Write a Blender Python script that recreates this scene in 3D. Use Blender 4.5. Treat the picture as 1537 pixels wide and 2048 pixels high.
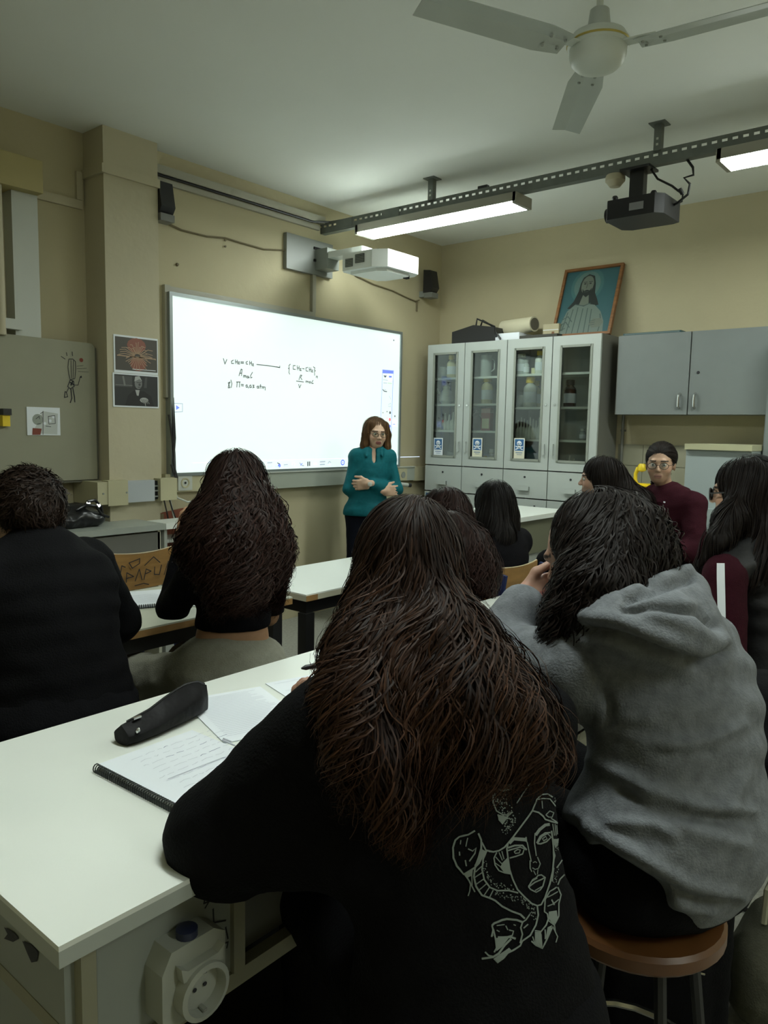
import bpy, bmesh, math, random
import numpy as np
from mathutils import Vector, Matrix

for _o in list(bpy.data.objects): bpy.data.objects.remove(_o)
SC = bpy.context.scene
COL = SC.collection
rng = np.random.default_rng(7)
random.seed(7)

# ------------------------------------------------------------------ camera
CX, CY, F_PX, CAM_H = 768.5, 1024.0, 1528.0, 1.48
RM = np.array([[0.6420279616, 0.0704526905, -0.7634373025],
               [-0.7664591982, 0.0829434725, -0.6369149691],
               [0.0184497677, 0.9940607621, 0.1072511413]])
cam_d = bpy.data.cameras.new('camera'); cam = bpy.data.objects.new('camera', cam_d); COL.objects.link(cam)
cam_d.sensor_fit = 'HORIZONTAL'; cam_d.sensor_width = 36.0; cam_d.lens = F_PX / 1537.0 * 36.0
cam_d.clip_start = 0.05
_m = Matrix([[*RM[0], 0], [*RM[1], 0], [*RM[2], CAM_H], [0, 0, 0, 1]])
cam.matrix_world = _m
SC.camera = cam
SC.view_settings.view_transform = 'Standard'; SC.view_settings.look = 'None'
SC.view_settings.gamma = 1.0; SC.view_settings.use_curve_mapping = False
SC.view_settings.exposure = 1.15
SC.cycles.glossy_bounces = 2; SC.cycles.max_bounces = 6; SC.cycles.transparent_max_bounces = 6
SC.cycles.caustics_reflective = False; SC.cycles.caustics_refractive = False

# ------------------------------------------------------------------ world (evening outside) and lamps' strengths
wd = bpy.data.worlds.new('world'); SC.world = wd; wd.use_nodes = True
wd.node_tree.nodes['Background'].inputs[0].default_value = (0.55, 0.62, 0.60, 1)
wd.node_tree.nodes['Background'].inputs[1].default_value = 0.02
TUBE_COLOR = (0.91, 1.0, 0.94)
TUBE_STRENGTH = 20.0         # diffusers of the lit ceiling lamps
SCREEN_STRENGTH = 0.36       # projected picture on the whiteboard

# ------------------------------------------------------------------ pixel <-> world helpers (1537 x 2048 frame)
def ray(px, py): return RM @ np.array([px - CX, -(py - CY), -F_PX])
def at(px, py, axis, val):
    o = np.array([0, 0, CAM_H]); r = ray(px, py)
    return o + r * ((val - o[axis]) / r[axis])
def W(px, py, dep): return RM @ (np.array([(px - CX) / F_PX, -(py - CY) / F_PX, -1.0]) * dep) + np.array([0, 0, CAM_H])
def V3(*a): return np.array(a, float)
def unit(v): v = np.asarray(v, float); return v / (np.linalg.norm(v) + 1e-12)

# ------------------------------------------------------------------ materials
def lin(c):
    c = [x / 255.0 for x in c]
    return tuple(((x + 0.055) / 1.055) ** 2.4 if x > 0.04045 else x / 12.92 for x in c)
MATS = {}
def mat(name, rgb, rough=0.6, metal=0.0, var=0.0, vscale=8.0, bump=0.0, bscale=60.0, spec=0.5, emit=None, estr=0.0, sheen=0.0,
        alpha=1.0, trans=0.0, attr=None, linear=False, stretch=None, dirt=None):
    if name in MATS: return MATS[name]
    m = bpy.data.materials.new(name); m.use_nodes = True
    nt = m.node_tree; b = nt.nodes['Principled BSDF']; L = nt.links
    col = tuple(rgb) if linear else lin(rgb)
    b.inputs['Base Color'].default_value = (*col, 1)
    b.inputs['Roughness'].default_value = rough; b.inputs['Metallic'].default_value = metal
    b.inputs['Specular IOR Level'].default_value = spec
    if sheen: b.inputs['Sheen Weight'].default_value = sheen
    if trans: b.inputs['Transmission Weight'].default_value = trans
    if alpha < 1: b.inputs['Alpha'].default_value = alpha
    src = None
    if attr:
        a = nt.nodes.new('ShaderNodeAttribute'); a.attribute_name = attr; src = a.outputs['Color']
    if var or bump or dirt:
        tc = nt.nodes.new('ShaderNodeTexCoord'); co = tc.outputs['Object']
        if stretch:
            mp = nt.nodes.new('ShaderNodeMapping'); mp.inputs['Scale'].default_value = stretch
            L.new(co, mp.inputs['Vector']); co = mp.outputs['Vector']
    if var:
        n = nt.nodes.new('ShaderNodeTexNoise'); n.inputs['Scale'].default_value = vscale; n.inputs['Detail'].default_value = 3
        L.new(co, n.inputs['Vector'])
        mr = nt.nodes.new('ShaderNodeMapRange'); mr.inputs['From Min'].default_value = 0.25; mr.inputs['From Max'].default_value = 0.75
        mr.inputs['To Min'].default_value = 1 - var; mr.inputs['To Max'].default_value = 1 + var
        L.new(n.outputs['Fac'], mr.inputs['Value'])
        mx = nt.nodes.new('ShaderNodeMix'); mx.data_type = 'RGBA'; mx.blend_type = 'MULTIPLY'; mx.inputs['Factor'].default_value = 1.0
        if src is not None: L.new(src, mx.inputs['A'])
        else: mx.inputs['A'].default_value = (*col, 1)
        L.new(mr.outputs['Result'], mx.inputs['B']); src = mx.outputs['Result']
    if dirt:
        n = nt.nodes.new('ShaderNodeTexNoise'); n.inputs['Scale'].default_value = dirt[1]; n.inputs['Detail'].default_value = 8
        L.new(co, n.inputs['Vector'])
        rp = nt.nodes.new('ShaderNodeValToRGB'); rp.color_ramp.elements[0].position = dirt[2]; rp.color_ramp.elements[1].position = dirt[2] + 0.06
        L.new(n.outputs['Fac'], rp.inputs['Fac'])
        mx = nt.nodes.new('ShaderNodeMix'); mx.data_type = 'RGBA'
        if src is not None: L.new(src, mx.inputs['A'])
        else: mx.inputs['A'].default_value = (*col, 1)
        mx.inputs['B'].default_value = (*lin(dirt[0]), 1); L.new(rp.outputs['Color'], mx.inputs['Factor']); src = mx.outputs['Result']
    if src is not None: L.new(src, b.inputs['Base Color'])
    if bump:
        n = nt.nodes.new('ShaderNodeTexNoise'); n.inputs['Scale'].default_value = bscale; n.inputs['Detail'].default_value = 2
        L.new(co, n.inputs['Vector'])
        bp = nt.nodes.new('ShaderNodeBump'); bp.inputs['Strength'].default_value = bump; bp.inputs['Distance'].default_value = 0.01
        L.new(n.outputs['Fac'], bp.inputs['Height']); L.new(bp.outputs['Normal'], b.inputs['Normal'])
    if emit is not None:
        b.inputs['Emission Color'].default_value = (*emit, 1); b.inputs['Emission Strength'].default_value = estr
    MATS[name] = m
    return m

# ------------------------------------------------------------------ objects
def tag(o, label=None, cat=None, group=None, kind=None):
    if label: o['label'] = label
    if cat: o['category'] = cat
    if group: o['group'] = group
    if kind: o['kind'] = kind
    return o
def thing(name, loc, label, cat, group=None):
    o = bpy.data.objects.new(name, None); COL.objects.link(o); o.location = tuple(float(x) for x in loc)
    o.empty_display_size = 0.05
    return tag(o, label, cat, group)
def rootloc(p):
    while p.parent is not None: p = p.parent
    return np.array(p.location)
def link_mesh(name, me, material, parent=None, smooth=False):
    o = bpy.data.objects.new(name, me); COL.objects.link(o)
    if material is not None and not len(me.materials): me.materials.append(material)
    if smooth: me.polygons.foreach_set('use_smooth', np.ones(len(me.polygons), bool))
    if parent is not None: o.parent = parent
    return o

class MB:
    """collects shapes in world coordinates; build() links them as one mesh object"""
    def __init__(s): s.bm = bmesh.new()
    def faces(s, vs, fs):
        bv = [s.bm.verts.new(tuple(map(float, v))) for v in vs]
        for f in fs:
            try: s.bm.faces.new([bv[i] for i in f])
            except ValueError: pass
        return s
    def box(s, x0, x1, y0, y1, z0, z1):
        vs = [(x, y, z) for z in (z0, z1) for y in (y0, y1) for x in (x0, x1)]
        return s.faces(vs, [(0, 2, 3, 1), (4, 5, 7, 6), (0, 1, 5, 4), (2, 6, 7, 3), (0, 4, 6, 2), (1, 3, 7, 5)])
    def obox(s, c, ax, half):
        c = np.asarray(c, float); A = [unit(a) * h for a, h in zip(ax, half)]
        if np.dot(np.cross(A[0], A[1]), A[2]) < 0: A[0] = -A[0]
        vs = [c + i * A[0] + j * A[1] + k * A[2] for k in (-1, 1) for j in (-1, 1) for i in (-1, 1)]
        return s.faces(vs, [(0, 2, 3, 1), (4, 5, 7, 6), (0, 1, 5, 4), (2, 6, 7, 3), (0, 4, 6, 2), (1, 3, 7, 5)])
    def bar(s, a, b, w, h, up=(0, 0, 1)):
        a = np.asarray(a, float); b = np.asarray(b, float); d = unit(b - a); r = np.cross(d, up)
        r = unit(r) if np.linalg.norm(r) > 1e-6 else V3(1, 0, 0)
        u = np.cross(r, d)
        return s.obox((a + b) / 2, (d, r, u), (np.linalg.norm(b - a) / 2, w / 2, h / 2))
    def prism(s, pts, o, u, v, n, t):
        """polygon pts (2d) in the plane o,u,v extruded by t along n"""
        o, u, v, n = [np.asarray(q, float) for q in (o, u, v, n)]
        ar = sum(pts[i][0] * pts[(i + 1) % len(pts)][1] - pts[(i + 1) % len(pts)][0] * pts[i][1] for i in range(len(pts)))
        if (ar > 0) != (np.dot(np.cross(u, v), n) > 0): pts = pts[::-1]
        k = len(pts)
        a = [o + u * p[0] + v * p[1] for p in pts]
        vs = a + [q + n * t for q in a]
        fs = [tuple(range(k))[::-1], tuple(range(k, 2 * k))] + [(i, (i + 1) % k, k + (i + 1) % k, k + i) for i in range(k)]
        return s.faces(vs, fs)
    def tube(s, path, r, n=8, cap=True):
        path = [np.asarray(p, float) for p in path]; m = len(path)
        rr = r if hasattr(r, '__len__') else [r] * m
        T = [unit(path[min(i + 1, m - 1)] - path[max(i - 1, 0)]) for i in range(m)]
        up = V3(0, 0, 1) if abs(T[0][2]) < 0.9 else V3(1, 0, 0)
        N = unit(np.cross(T[0], up)); vs = []
        for i in range(m):
            N = unit(N - T[i] * np.dot(N, T[i])); B = np.cross(T[i], N)
            for j in range(n):
                a = 2 * math.pi * j / n
                vs.append(path[i] + rr[i] * (math.cos(a) * N + math.sin(a) * B))
        fs = [(i * n + j, i * n + (j + 1) % n, (i + 1) * n + (j + 1) % n, (i + 1) * n + j) for i in range(m - 1) for j in range(n)]
        if cap: fs += [tuple(range(n))[::-1], tuple(range((m - 1) * n, m * n))]
        return s.faces(vs, fs)
    def cyl(s, a, b, r, n=16, r2=None): return s.tube([a, b], [r, r if r2 is None else r2], n)
    def lathe(s, prof, c, axis=(0, 0, 1), n=20):
        """prof: (radius, height) list along axis from point c"""
        axis = unit(axis); up = V3(1, 0, 0) if abs(axis[0]) < 0.9 else V3(0, 1, 0)
        N = unit(np.cross(axis, up)); B = np.cross(axis, N); c = np.asarray(c, float); vs = []; m = len(prof)
        for (r, h) in prof:
            for j in range(n):
                a = 2 * math.pi * j / n; vs.append(c + axis * h + max(r, 1e-4) * (math.cos(a) * N + math.sin(a) * B))
        fs = [(i * n + j, i * n + (j + 1) % n, (i + 1) * n + (j + 1) % n, (i + 1) * n + j) for i in range(m - 1) for j in range(n)]
        fs += [tuple(range(n))[::-1], tuple(range((m - 1) * n, m * n))]
        return s.faces(vs, fs)
    def build(s, name, material, parent=None, bevel=0.0, smooth=False, seg=2):
        bm = s.bm
        if bevel:
            es = [e for e in bm.edges if len(e.link_faces) == 2 and e.calc_face_angle(0) > 0.5]
            bmesh.ops.bevel(bm, geom=es, offset=bevel, segments=seg, affect='EDGES', clamp_overlap=True)
        bmesh.ops.recalc_face_normals(bm, faces=bm.faces)
        me = bpy.data.meshes.new(name)
        off = rootloc(parent) if parent is not None else None
        if off is not None: bmesh.ops.translate(bm, verts=bm.verts, vec=tuple(-off))
        bm.to_mesh(me); bm.free()
        o = link_mesh(name, me, material, parent, smooth)
        if smooth:
            try: me.set_sharp_from_angle(angle=math.radians(40))
            except Exception: pass
        return o
def struct(name, mb, material, **k):
    o = mb.build(name, material, **k); o['kind'] = 'structure'; return o

def copy_tree(o, parent=None):
    c = o.copy(); COL.objects.link(c); c.parent = parent
    for ch in list(o.children): copy_tree(ch, c)
    return c

class Art:
    """flat print on a surface: o origin, u/v axes (metres), n outward normal"""
    def __init__(s, o, u, v, n, base=0.0006): s.o, s.u, s.v, s.n, s.base = [np.asarray(q, float) for q in (o, u, v, n)] + [base]; s.g = {}
    def P(s, p, l): return s.o + s.u * p[0] + s.v * p[1] + s.n * (s.base + 0.0004 * l)
    def poly(s, pts, key, l=0):
        if np.dot(np.cross(s.u, s.v), s.n) < 0: sgn = -1
        else: sgn = 1
        ar = sum(pts[i][0] * pts[(i + 1) % len(pts)][1] - pts[(i + 1) % len(pts)][0] * pts[i][1] for i in range(len(pts)))
        if ar * sgn < 0: pts = pts[::-1]
        s.g.setdefault(key, MB()).faces([s.P(p, l) for p in pts], [tuple(range(len(pts)))])
    def disc(s, c, r, key, l=0, n=16, ry=None):
        s.poly([(c[0] + r * math.cos(2 * math.pi * i / n), c[1] + (ry or r) * math.sin(2 * math.pi * i / n)) for i in range(n)], key, l)
    def stroke(s, pts, w, key, l=1):
        pts = [np.array(p, float) for p in pts]
        for i in range(len(pts) - 1):
            a, b = pts[i], pts[i + 1]; d = b - a; L = np.linalg.norm(d)
            if L < 1e-9: continue
            d /= L; q = np.array([-d[1], d[0]]) * w / 2
            a2 = a - d * w * 0.3; b2 = b + d * w * 0.3
            s.poly([tuple(a2 - q), tuple(b2 - q), tuple(b2 + q), tuple(a2 + q)], key, l + (i % 2) * 0.25)
    def build(s, names, mats, parent):
        out = []
        for k in s.g:
            many = len(s.g[k].bm.faces) > 1
            o = s.g[k].build(names.get(k, 'print'), mats[k], parent)
            if many: o['kind'] = 'stuff'
            out.append(o)
        return out

# ================================================================== THE ROOM
YF, XR, ZC = 4.30, 5.92, 3.18       # front wall, right wall, ceiling
XL, YB = -1.6, -3.0
m_wall = mat('cream_wall_paint', (0.47, 0.42, 0.27), 0.75, var=0.05, vscale=1.6, bump=0.15, bscale=25, linear=True)
m_ceil = mat('white_ceiling_paint', (0.80, 0.82, 0.78), 0.85, var=0.03, vscale=1.2, linear=True)
m_floor = mat('grey_terrazzo', (0.30, 0.30, 0.26), 0.45, var=0.25, vscale=60, linear=True)
m_pillar = mat('pillar_paint', (0.50, 0.455, 0.32), 0.75, var=0.05, vscale=2.0, bump=0.2, bscale=18, linear=True)
m_white_plastic = mat('white_plastic', (0.50, 0.52, 0.47), 0.4, linear=True)
m_beige_plastic = mat('beige_plastic', (0.48, 0.45, 0.29), 0.45, var=0.04, linear=True)
m_cream_paint = mat('cream_boxing', (0.40, 0.34, 0.15), 0.6, var=0.05, linear=True)
m_grey_plastic = mat('grey_plastic', (0.26, 0.28, 0.255), 0.45, linear=True)
m_black = mat('black_plastic', (0.012, 0.012, 0.013), 0.4, linear=True)
m_black_metal = mat('black_painted_metal', (0.012, 0.012, 0.012), 0.45, var=0.1, linear=True)
m_steel = mat('galvanised_steel', (0.15, 0.165, 0.15), 0.5, 0.3, var=0.12, vscale=14, linear=True)
m_chrome = mat('chrome', (0.6, 0.6, 0.58), 0.2, 1.0, linear=True)
m_paper = mat('white_paper', (0.78, 0.82, 0.86), 0.8, linear=True)
m_ink = mat('dark_ink', (0.02, 0.02, 0.025), 0.7, linear=True)
m_inkgrey = mat('pencil_grey', (0.52, 0.54, 0.60), 0.8, linear=True)
m_white_lam = mat('white_laminate', (0.80, 0.83, 0.77), 0.28, var=0.02, vscale=3, linear=True)
m_dark_gap = mat('dark_gap', (0.01, 0.01, 0.01), 0.9, linear=True)

struct('floor', MB().box(XL, XR, YB, 4.5, -0.1, 0), m_floor)
struct('ceiling', MB().box(XL, XR, YB, 4.5, ZC, ZC + 0.12), m_ceil)
struct('wall_front', MB().box(2.6, XR + 0.15, YF, YF + 0.2, 0, ZC).box(XL, 2.6, 4.41, 4.61, 0, ZC), m_wall)
struct('wall_right', MB().box(XR, XR + 0.15, YB, YF, 0, ZC), m_wall)
struct('wall_left', MB().box(XL - 0.15, XL, YB, 4.41, 0, ZC), m_wall)
struct('wall_back', MB().box(XL, XR, YB - 0.15, YB, 0, ZC), m_wall)
struct('wall_pillar', MB().box(2.45, 2.81, 4.19, 4.42, 0, ZC), m_pillar, bevel=0.006)
# shallow painted-over cable duct round the pillar and along the wall
t = thing('painted_cable_duct', (2.45, 4.19, 2.9), 'thin painted-over cable duct wrapped round the pillar top', 'cable duct')
MB().box(2.448, 2.815, 4.172, 4.19, 2.915, 2.965).build('front_run', m_pillar, t, bevel=0.003)
MB().box(2.432, 2.45, 4.172, 4.40, 2.915, 2.965).build('side_run', m_pillar, t, bevel=0.003)
MB().box(2.12, 2.430, 4.39, 4.409, 2.74, 2.79).build('lower_run', m_pillar, t, bevel=0.003)
MB().box(2.395, 2.430, 4.388, 4.409, 2.792, 2.95).build('riser', m_pillar, t, bevel=0.003)

# left recess: boxed pipe with its cream head
t = thing('boxed_drain_pipe', (2.04, 4.33, 1.9), 'white boxed-in pipe going down the wall left of the pillar', 'pipe')
MB().box(1.975, 2.118, 4.31, 4.41, 0.0, 2.73).build('duct', m_white_plastic, t, bevel=0.012)
MB().box(1.80, 2.118, 4.24, 4.41, 2.73, 2.90).build('head_box', m_cream_paint, t, bevel=0.01)
MB().tube([(1.88, 4.28, 2.73), (1.88, 4.28, 1.95)], 0.03, 10).build('side_pipe', m_pillar, t, smooth=True)
MB().box(1.78, 1.995, 4.26, 4.31, 1.985, 2.04).build('clip_rail', m_white_plastic, t, bevel=0.005)

# grey-green pin board on the left
m_board = mat('grey_green_board', (0.30, 0.295, 0.215), 0.6, var=0.06, vscale=3, linear=True)
m_boardedge = mat('board_edge', (0.10, 0.10, 0.07), 0.6, linear=True)
t = thing('notice_board', (2.0, 4.3, 1.15), 'large grey-green board with a rounded corner left of the pillar', 'board')
pts = [(1.2, 1.145), (2.432, 1.15), (2.432, 1.93)] + [(2.432 - 0.03 + 0.03 * math.cos(a), 1.925 + 0.03 * math.sin(a)) for a in (0.4, 0.8, 1.2, 1.57)] + [(1.2, 1.965)]
MB().prism(pts, (0, 4.315, 0), (1, 0, 0), (0, 0, 1), (0, -1, 0), 0.02).build('panel', m_board, t)
MB().box(2.432, 2.44, 4.295, 4.318, 1.15, 1.93).box(1.2, 2.435, 4.298, 4.318, 1.135, 1.146).build('edge_strip', m_boardedge, t)
def on_y(y): return lambda px, py: tuple(at(px, py, 1, y)[[0, 2]])
q = on_y(4.294)
A = Art((0, 4.294, 0), (1, 0, 0), (0, 0, 1), (0, -1, 0))
def cr(x, y, r=(0, 640, 400, 1060), w=1537.0):     # pixel in an enlarged crop -> frame pixel
    s = (r[2] - r[0]) / w; return (r[0] + x * s, r[1] + y * s)
def doodle(pts, w=0.004, k='ink', l=1): A.stroke([q(*cr(*p)) for p in pts], w, k, l)
doodle([(530, 300), (522, 360), (530, 420), (540, 460), (575, 450), (582, 380), (580, 320), (560, 300), (530, 300)])
doodle([(545, 310), (550, 450)], 0.003); doodle([(565, 310), (562, 450)], 0.003)
doodle([(540, 460), (520, 510), (540, 530), (570, 510), (565, 470), (540, 460)], 0.005)
doodle([(540, 480), (570, 500)], 0.008); doodle([(545, 500), (560, 470)], 0.008)
doodle([(575, 500), (600, 500), (615, 440), (625, 430)]); doodle([(530, 520), (508, 560)])
doodle([(545, 530), (552, 600), (540, 635)], 0.006); doodle([(560, 525), (572, 590), (575, 630)], 0.006)
doodle([(500, 550), (495, 595), (520, 590), (510, 555), (500, 550)], 0.005); doodle([(470, 280), (500, 300)]); doodle([(510, 250), (515, 275)]); doodle([(555, 245), (557, 275)])
doodle([(590, 355), (640, 350)], 0.002); doodle([(590, 375), (665, 372)], 0.002); doodle([(600, 395), (680, 400)], 0.002)
A.disc(q(*cr(625, 308)), 0.012, 'red'); A.disc(q(*cr(622, 438)), 0.006, 'ink')
A.build({'ink': 'marker_doodle', 'red': 'red_blot'}, {'ink': m_ink, 'red': mat('dark_red_mark', (0.22, 0.05, 0.03), 0.7, linear=True)}, t)
# cartoon sheet
t = thing('cartoon_sheet', (2.1, 4.292, 1.41), 'white paper with a grey round-faced cartoon taped to the grey-green board', 'paper')
MB().box(2.013, 2.205, 4.2905, 4.2935, 1.412, 1.570).build('sheet', m_paper, t)
A = Art((0, 4.2905, 0), (1, 0, 0), (0, 0, 1), (0, -1, 0)); q = on_y(4.2905)
A.poly([q(*cr(x, y)) for x, y in ((250, 870), (440, 880), (445, 720), (330, 700))], 'pale', 0)
A.disc(q(*cr(290, 765)), 0.031, 'grey', 1)
A.poly([q(*cr(x, y)) for x, y in ((248, 882), (310, 882), (320, 835), (250, 830))], 'red', 2)
for c in ((345, 795), (385, 775), (410, 745)): A.disc(q(*cr(*c)), 0.009, 'white', 2, 6)
for p in ([(275, 760), (300, 740), (303, 760)], [(285, 800), (310, 795)], [(330, 700), (330, 880)], [(370, 740), (420, 735), (425, 795), (375, 800), (370, 740)], [(350, 815), (390, 820)], [(310, 720), (330, 705)]):
    doodle(p, 0.003, 'ink', 3)
A.build({'pale': 'pale_patch', 'grey': 'round_face', 'red': 'red_patch', 'white': 'jigsaw_piece', 'ink': 'outline'},
        {'pale': mat('pale_print', (0.55, 0.58, 0.56), 0.8, linear=True), 'grey': mat('grey_print', (0.32, 0.35, 0.31), 0.8, linear=True),
         'red': mat('brown_red_print', (0.22, 0.06, 0.04), 0.8, linear=True), 'white': m_paper, 'ink': m_ink}, t)
t = thing('yellow_hook', (1.89, 4.27, 1.45), 'yellow hook with a black cap on the grey-green board at the picture edge', 'hook')
m_yel = mat('yellow_plastic', (0.80, 0.58, 0.02), 0.4, linear=True)
MB().box(1.865, 1.905, 4.255, 4.296, 1.46, 1.52).build('tag', m_yel, t, bevel=0.004)
MB().box(1.865, 1.91, 4.245, 4.296, 1.52, 1.555).build('cap', m_black, t, bevel=0.006)

# two posters on the pillar
t = thing('fireworks_poster', (2.64, 4.189, 1.8), 'dark poster of red and gold streaks bursting, on the pillar', 'poster')
MB().box(2.492, 2.793, 4.1865, 4.1895, 1.79, 2.012).build('sheet', m_paper, t)
A = Art((2.644, 4.1865, 1.903), (1, 0, 0), (0, 0, 1), (0, -1, 0))
A.poly([(-0.143, -0.098), (0.143, -0.098), (0.143, 0.098), (-0.143, 0.098)], 'dark', 0)
A.disc((0.0, 0.055), 0.065, 'red', 1, 12, 0.045); A.disc((0.01, -0.055), 0.055, 'red', 1, 12, 0.042)
R_ = random.Random(3)
for i in range(34):
    a = 2 * math.pi * i / 34 + R_.uniform(-.05, .05); L = R_.uniform(0.07, 0.13); c = (0.005, -0.005)
    A.stroke([(c[0] + 0.02 * math.cos(a), c[1] + 0.012 * math.sin(a)), (c[0] + 0.7 * L * math.cos(a), c[1] + 0.6 * L * math.sin(a) + 0.006),
              (c[0] + L * math.cos(a), c[1] + 0.68 * L * math.sin(a) - 0.002)], 0.0035, 'gold', 2)
A.stroke([(-0.13, -0.012), (0.13, -0.016)], 0.006, 'gold', 2); A.stroke([(-0.03, -0.087), (0.13, -0.087)], 0.004, 'pale', 2)
A.build({'dark': 'dark_ground', 'red': 'red_burst', 'gold': 'streaks', 'pale': 'caption_line'},
        {'dark': mat('poster_dark', (0.07, 0.062, 0.05), 0.5, linear=True), 'red': mat('poster_red', (0.26, 0.09, 0.06), 0.5, linear=True),
         'gold': mat('poster_gold', (0.42, 0.28, 0.18), 0.5, linear=True), 'pale': m_paper}, t)
t = thing('portrait_poster', (2.64, 4.189, 1.59), 'black-and-white photo poster of a seated man with clasped hands, on the pillar', 'poster')
MB().box(2.482, 2.795, 4.1865, 4.1895, 1.586, 1.788).build('sheet', m_paper, t)
A = Art((2.64, 4.1865, 1.687), (1, 0, 0), (0, 0, 1), (0, -1, 0))
A.poly([(-0.148, -0.092), (0.148, -0.092), (0.148, 0.092), (-0.148, 0.092)], 'dark', 0)
A.poly([(-0.148, 0.02), (-0.03, 0.02), (-0.03, 0.085), (-0.148, 0.085)], 'mid', 1); A.poly([(0.05, 0.02), (0.06, 0.085), (0.075, 0.085), (0.07, 0.02)], 'mid', 1)
A.stroke([(-0.08, 0.03), (-0.09, 0.08)], 0.012, 'grey', 2); A.stroke([(-0.14, 0.03), (-0.03, 0.03)], 0.004, 'grey', 2)
A.poly([(-0.08, -0.09), (-0.06, -0.03), (-0.02, 0.0), (0.05, 0.0), (0.10, -0.03), (0.12, -0.09)], 'black', 2)
A.disc((0.012, 0.045), 0.026, 'grey', 3, 14, 0.034); A.poly([(-0.016, 0.055), (-0.01, 0.085), (0.02, 0.09), (0.038, 0.06), (0.02, 0.072)], 'light', 4)
A.disc((0.02, 0.038), 0.008, 'mid', 4); A.stroke([(0.0, 0.05), (0.03, 0.052)], 0.003, 'black', 5); A.stroke([(0.008, 0.022), (0.026, 0.022)], 0.003, 'black', 5)
A.poly([(-0.01, 0.005), (0.02, 0.005), (0.012, -0.03), (0.0, -0.028)], 'light', 3)
A.disc((0.05, -0.055), 0.03, 'light', 3, 10, 0.016)
for k in range(4): A.stroke([(0.03 + 0.012 * k, -0.05), (0.05 + 0.012 * k, -0.075)], 0.005, 'grey', 4)
A.stroke([(0.055, -0.06), (0.06, -0.09)], 0.004, 'light', 4)
A.build({'dark': 'dark_ground', 'mid': 'background_shapes', 'black': 'suit', 'grey': 'face', 'light': 'light_tones'},
        {'dark': mat('print_dark', (0.025, 0.026, 0.026), 0.5, linear=True), 'mid': mat('print_mid', (0.07, 0.072, 0.07), 0.5, linear=True),
         'black': mat('print_black', (0.012, 0.012, 0.012), 0.5, linear=True), 'grey': mat('print_grey', (0.20, 0.205, 0.20), 0.5, linear=True),
         'light': mat('print_light', (0.42, 0.43, 0.42), 0.5, linear=True)}, t)

# trunking at desk height round the pillar
t = thing('pillar_trunking', (2.6, 4.1, 1.0), 'beige and white plastic cable trunking round the pillar foot', 'trunking')
MB().box(2.335, 2.45, 4.125, 4.40, 1.01, 1.143).box(2.40, 2.53, 4.12, 4.19, 1.0, 1.15).build('beige_corner', m_beige_plastic, t, bevel=0.008)
MB().box(2.53, 2.722, 4.132, 4.19, 1.012, 1.142).build('white_cover', mat('cool_white_plastic', (0.42, 0.45, 0.47), 0.45, linear=True), t, bevel=0.004)
MB().box(2.722, 2.765, 4.15, 4.19, 1.02, 1.135).build('open_end', m_dark_gap, t)
for z in (1.035, 1.07, 1.10): MB().box(2.722, 2.77, 4.14, 4.152, z, z + 0.008).build('cable_bundle', m_grey_plastic, t)
MB().box(2.755, 2.875, 4.118, 4.20, 1.012, 1.15).build('end_box', m_beige_plastic, t, bevel=0.006)
for xx, yy in ((2.52, 4.12), (2.37, 4.125)): MB().lathe([(0.006, 0), (0.006, 0.004)], (xx, yy, 1.075), (0, -1, 0), 10).build('screw', m_grey_plastic, t)
t = thing('wall_socket_box', (2.97, 4.28, 1.05), 'cream double wall socket box below the whiteboard corner', 'socket')
MB().box(2.885, 3.22, 4.255, 4.30, 1.045, 1.165).build('box', m_beige_plastic, t, bevel=0.008)
MB().box(2.975, 3.085, 4.246, 4.256, 1.055, 1.155).build('plate', m_white_plastic, t, bevel=0.006)
MB().lathe([(0.034, 0), (0.034, 0.006), (0.026, 0.006), (0.022, 0.001)], (3.03, 4.248, 1.105), (0, -1, 0), 20).build('outlet', m_beige_plastic, t, smooth=True)
MB().lathe([(0.008, 0), (0.008, 0.003)], (3.03, 4.246, 1.105), (0, -1, 0), 8).build('pin_hole', m_ink, t)
t = thing('white_mains_lead', (2.9, 4.2, 0.9), 'white mains lead looping below the wall socket', 'cable')
MB().tube([(2.88, 4.17, 1.08), (2.90, 4.15, 1.02), (2.97, 4.14, 0.99), (3.06, 4.16, 0.99), (3.16, 4.2, 1.01)], 0.006, 8).build('loop', m_white_plastic, t, smooth=True)
MB().tube([(2.85, 4.16, 1.02), (2.87, 4.15, 0.9), (2.92, 4.12, 0.72)], 0.006, 8).build('drop', m_white_plastic, t, smooth=True)
t = thing('black_cable_run', (2.92, 4.2, 1.0), 'black cables hanging beside the left edge of the whiteboard', 'cable')
for k, p in enumerate(([(2.93, 4.25, 1.66), (2.935, 4.24, 1.45), (2.945, 4.24, 1.3), (2.935, 4.22, 1.14)], [(2.945, 4.25, 1.66), (2.95, 4.24, 1.4), (2.93, 4.23, 1.25), (2.94, 4.22, 1.14)],
                       [(2.91, 4.25, 1.55), (2.93, 4.24, 1.38), (2.94, 4.23, 1.2), (2.95, 4.22, 1.14)], [(2.915, 4.24, 1.23), (2.93, 4.23, 1.17), (2.94, 4.22, 1.14)],
                       [(2.80, 4.15, 1.01), (2.82, 4.15, 0.93), (2.83, 4.15, 0.88)], [(2.84, 4.15, 1.01), (2.86, 4.15, 0.95), (2.89, 4.14, 0.86)])):
    MB().tube(p, 0.006 if k < 3 else 0.0045, 7).build('cable', m_black, t, smooth=True)

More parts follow.
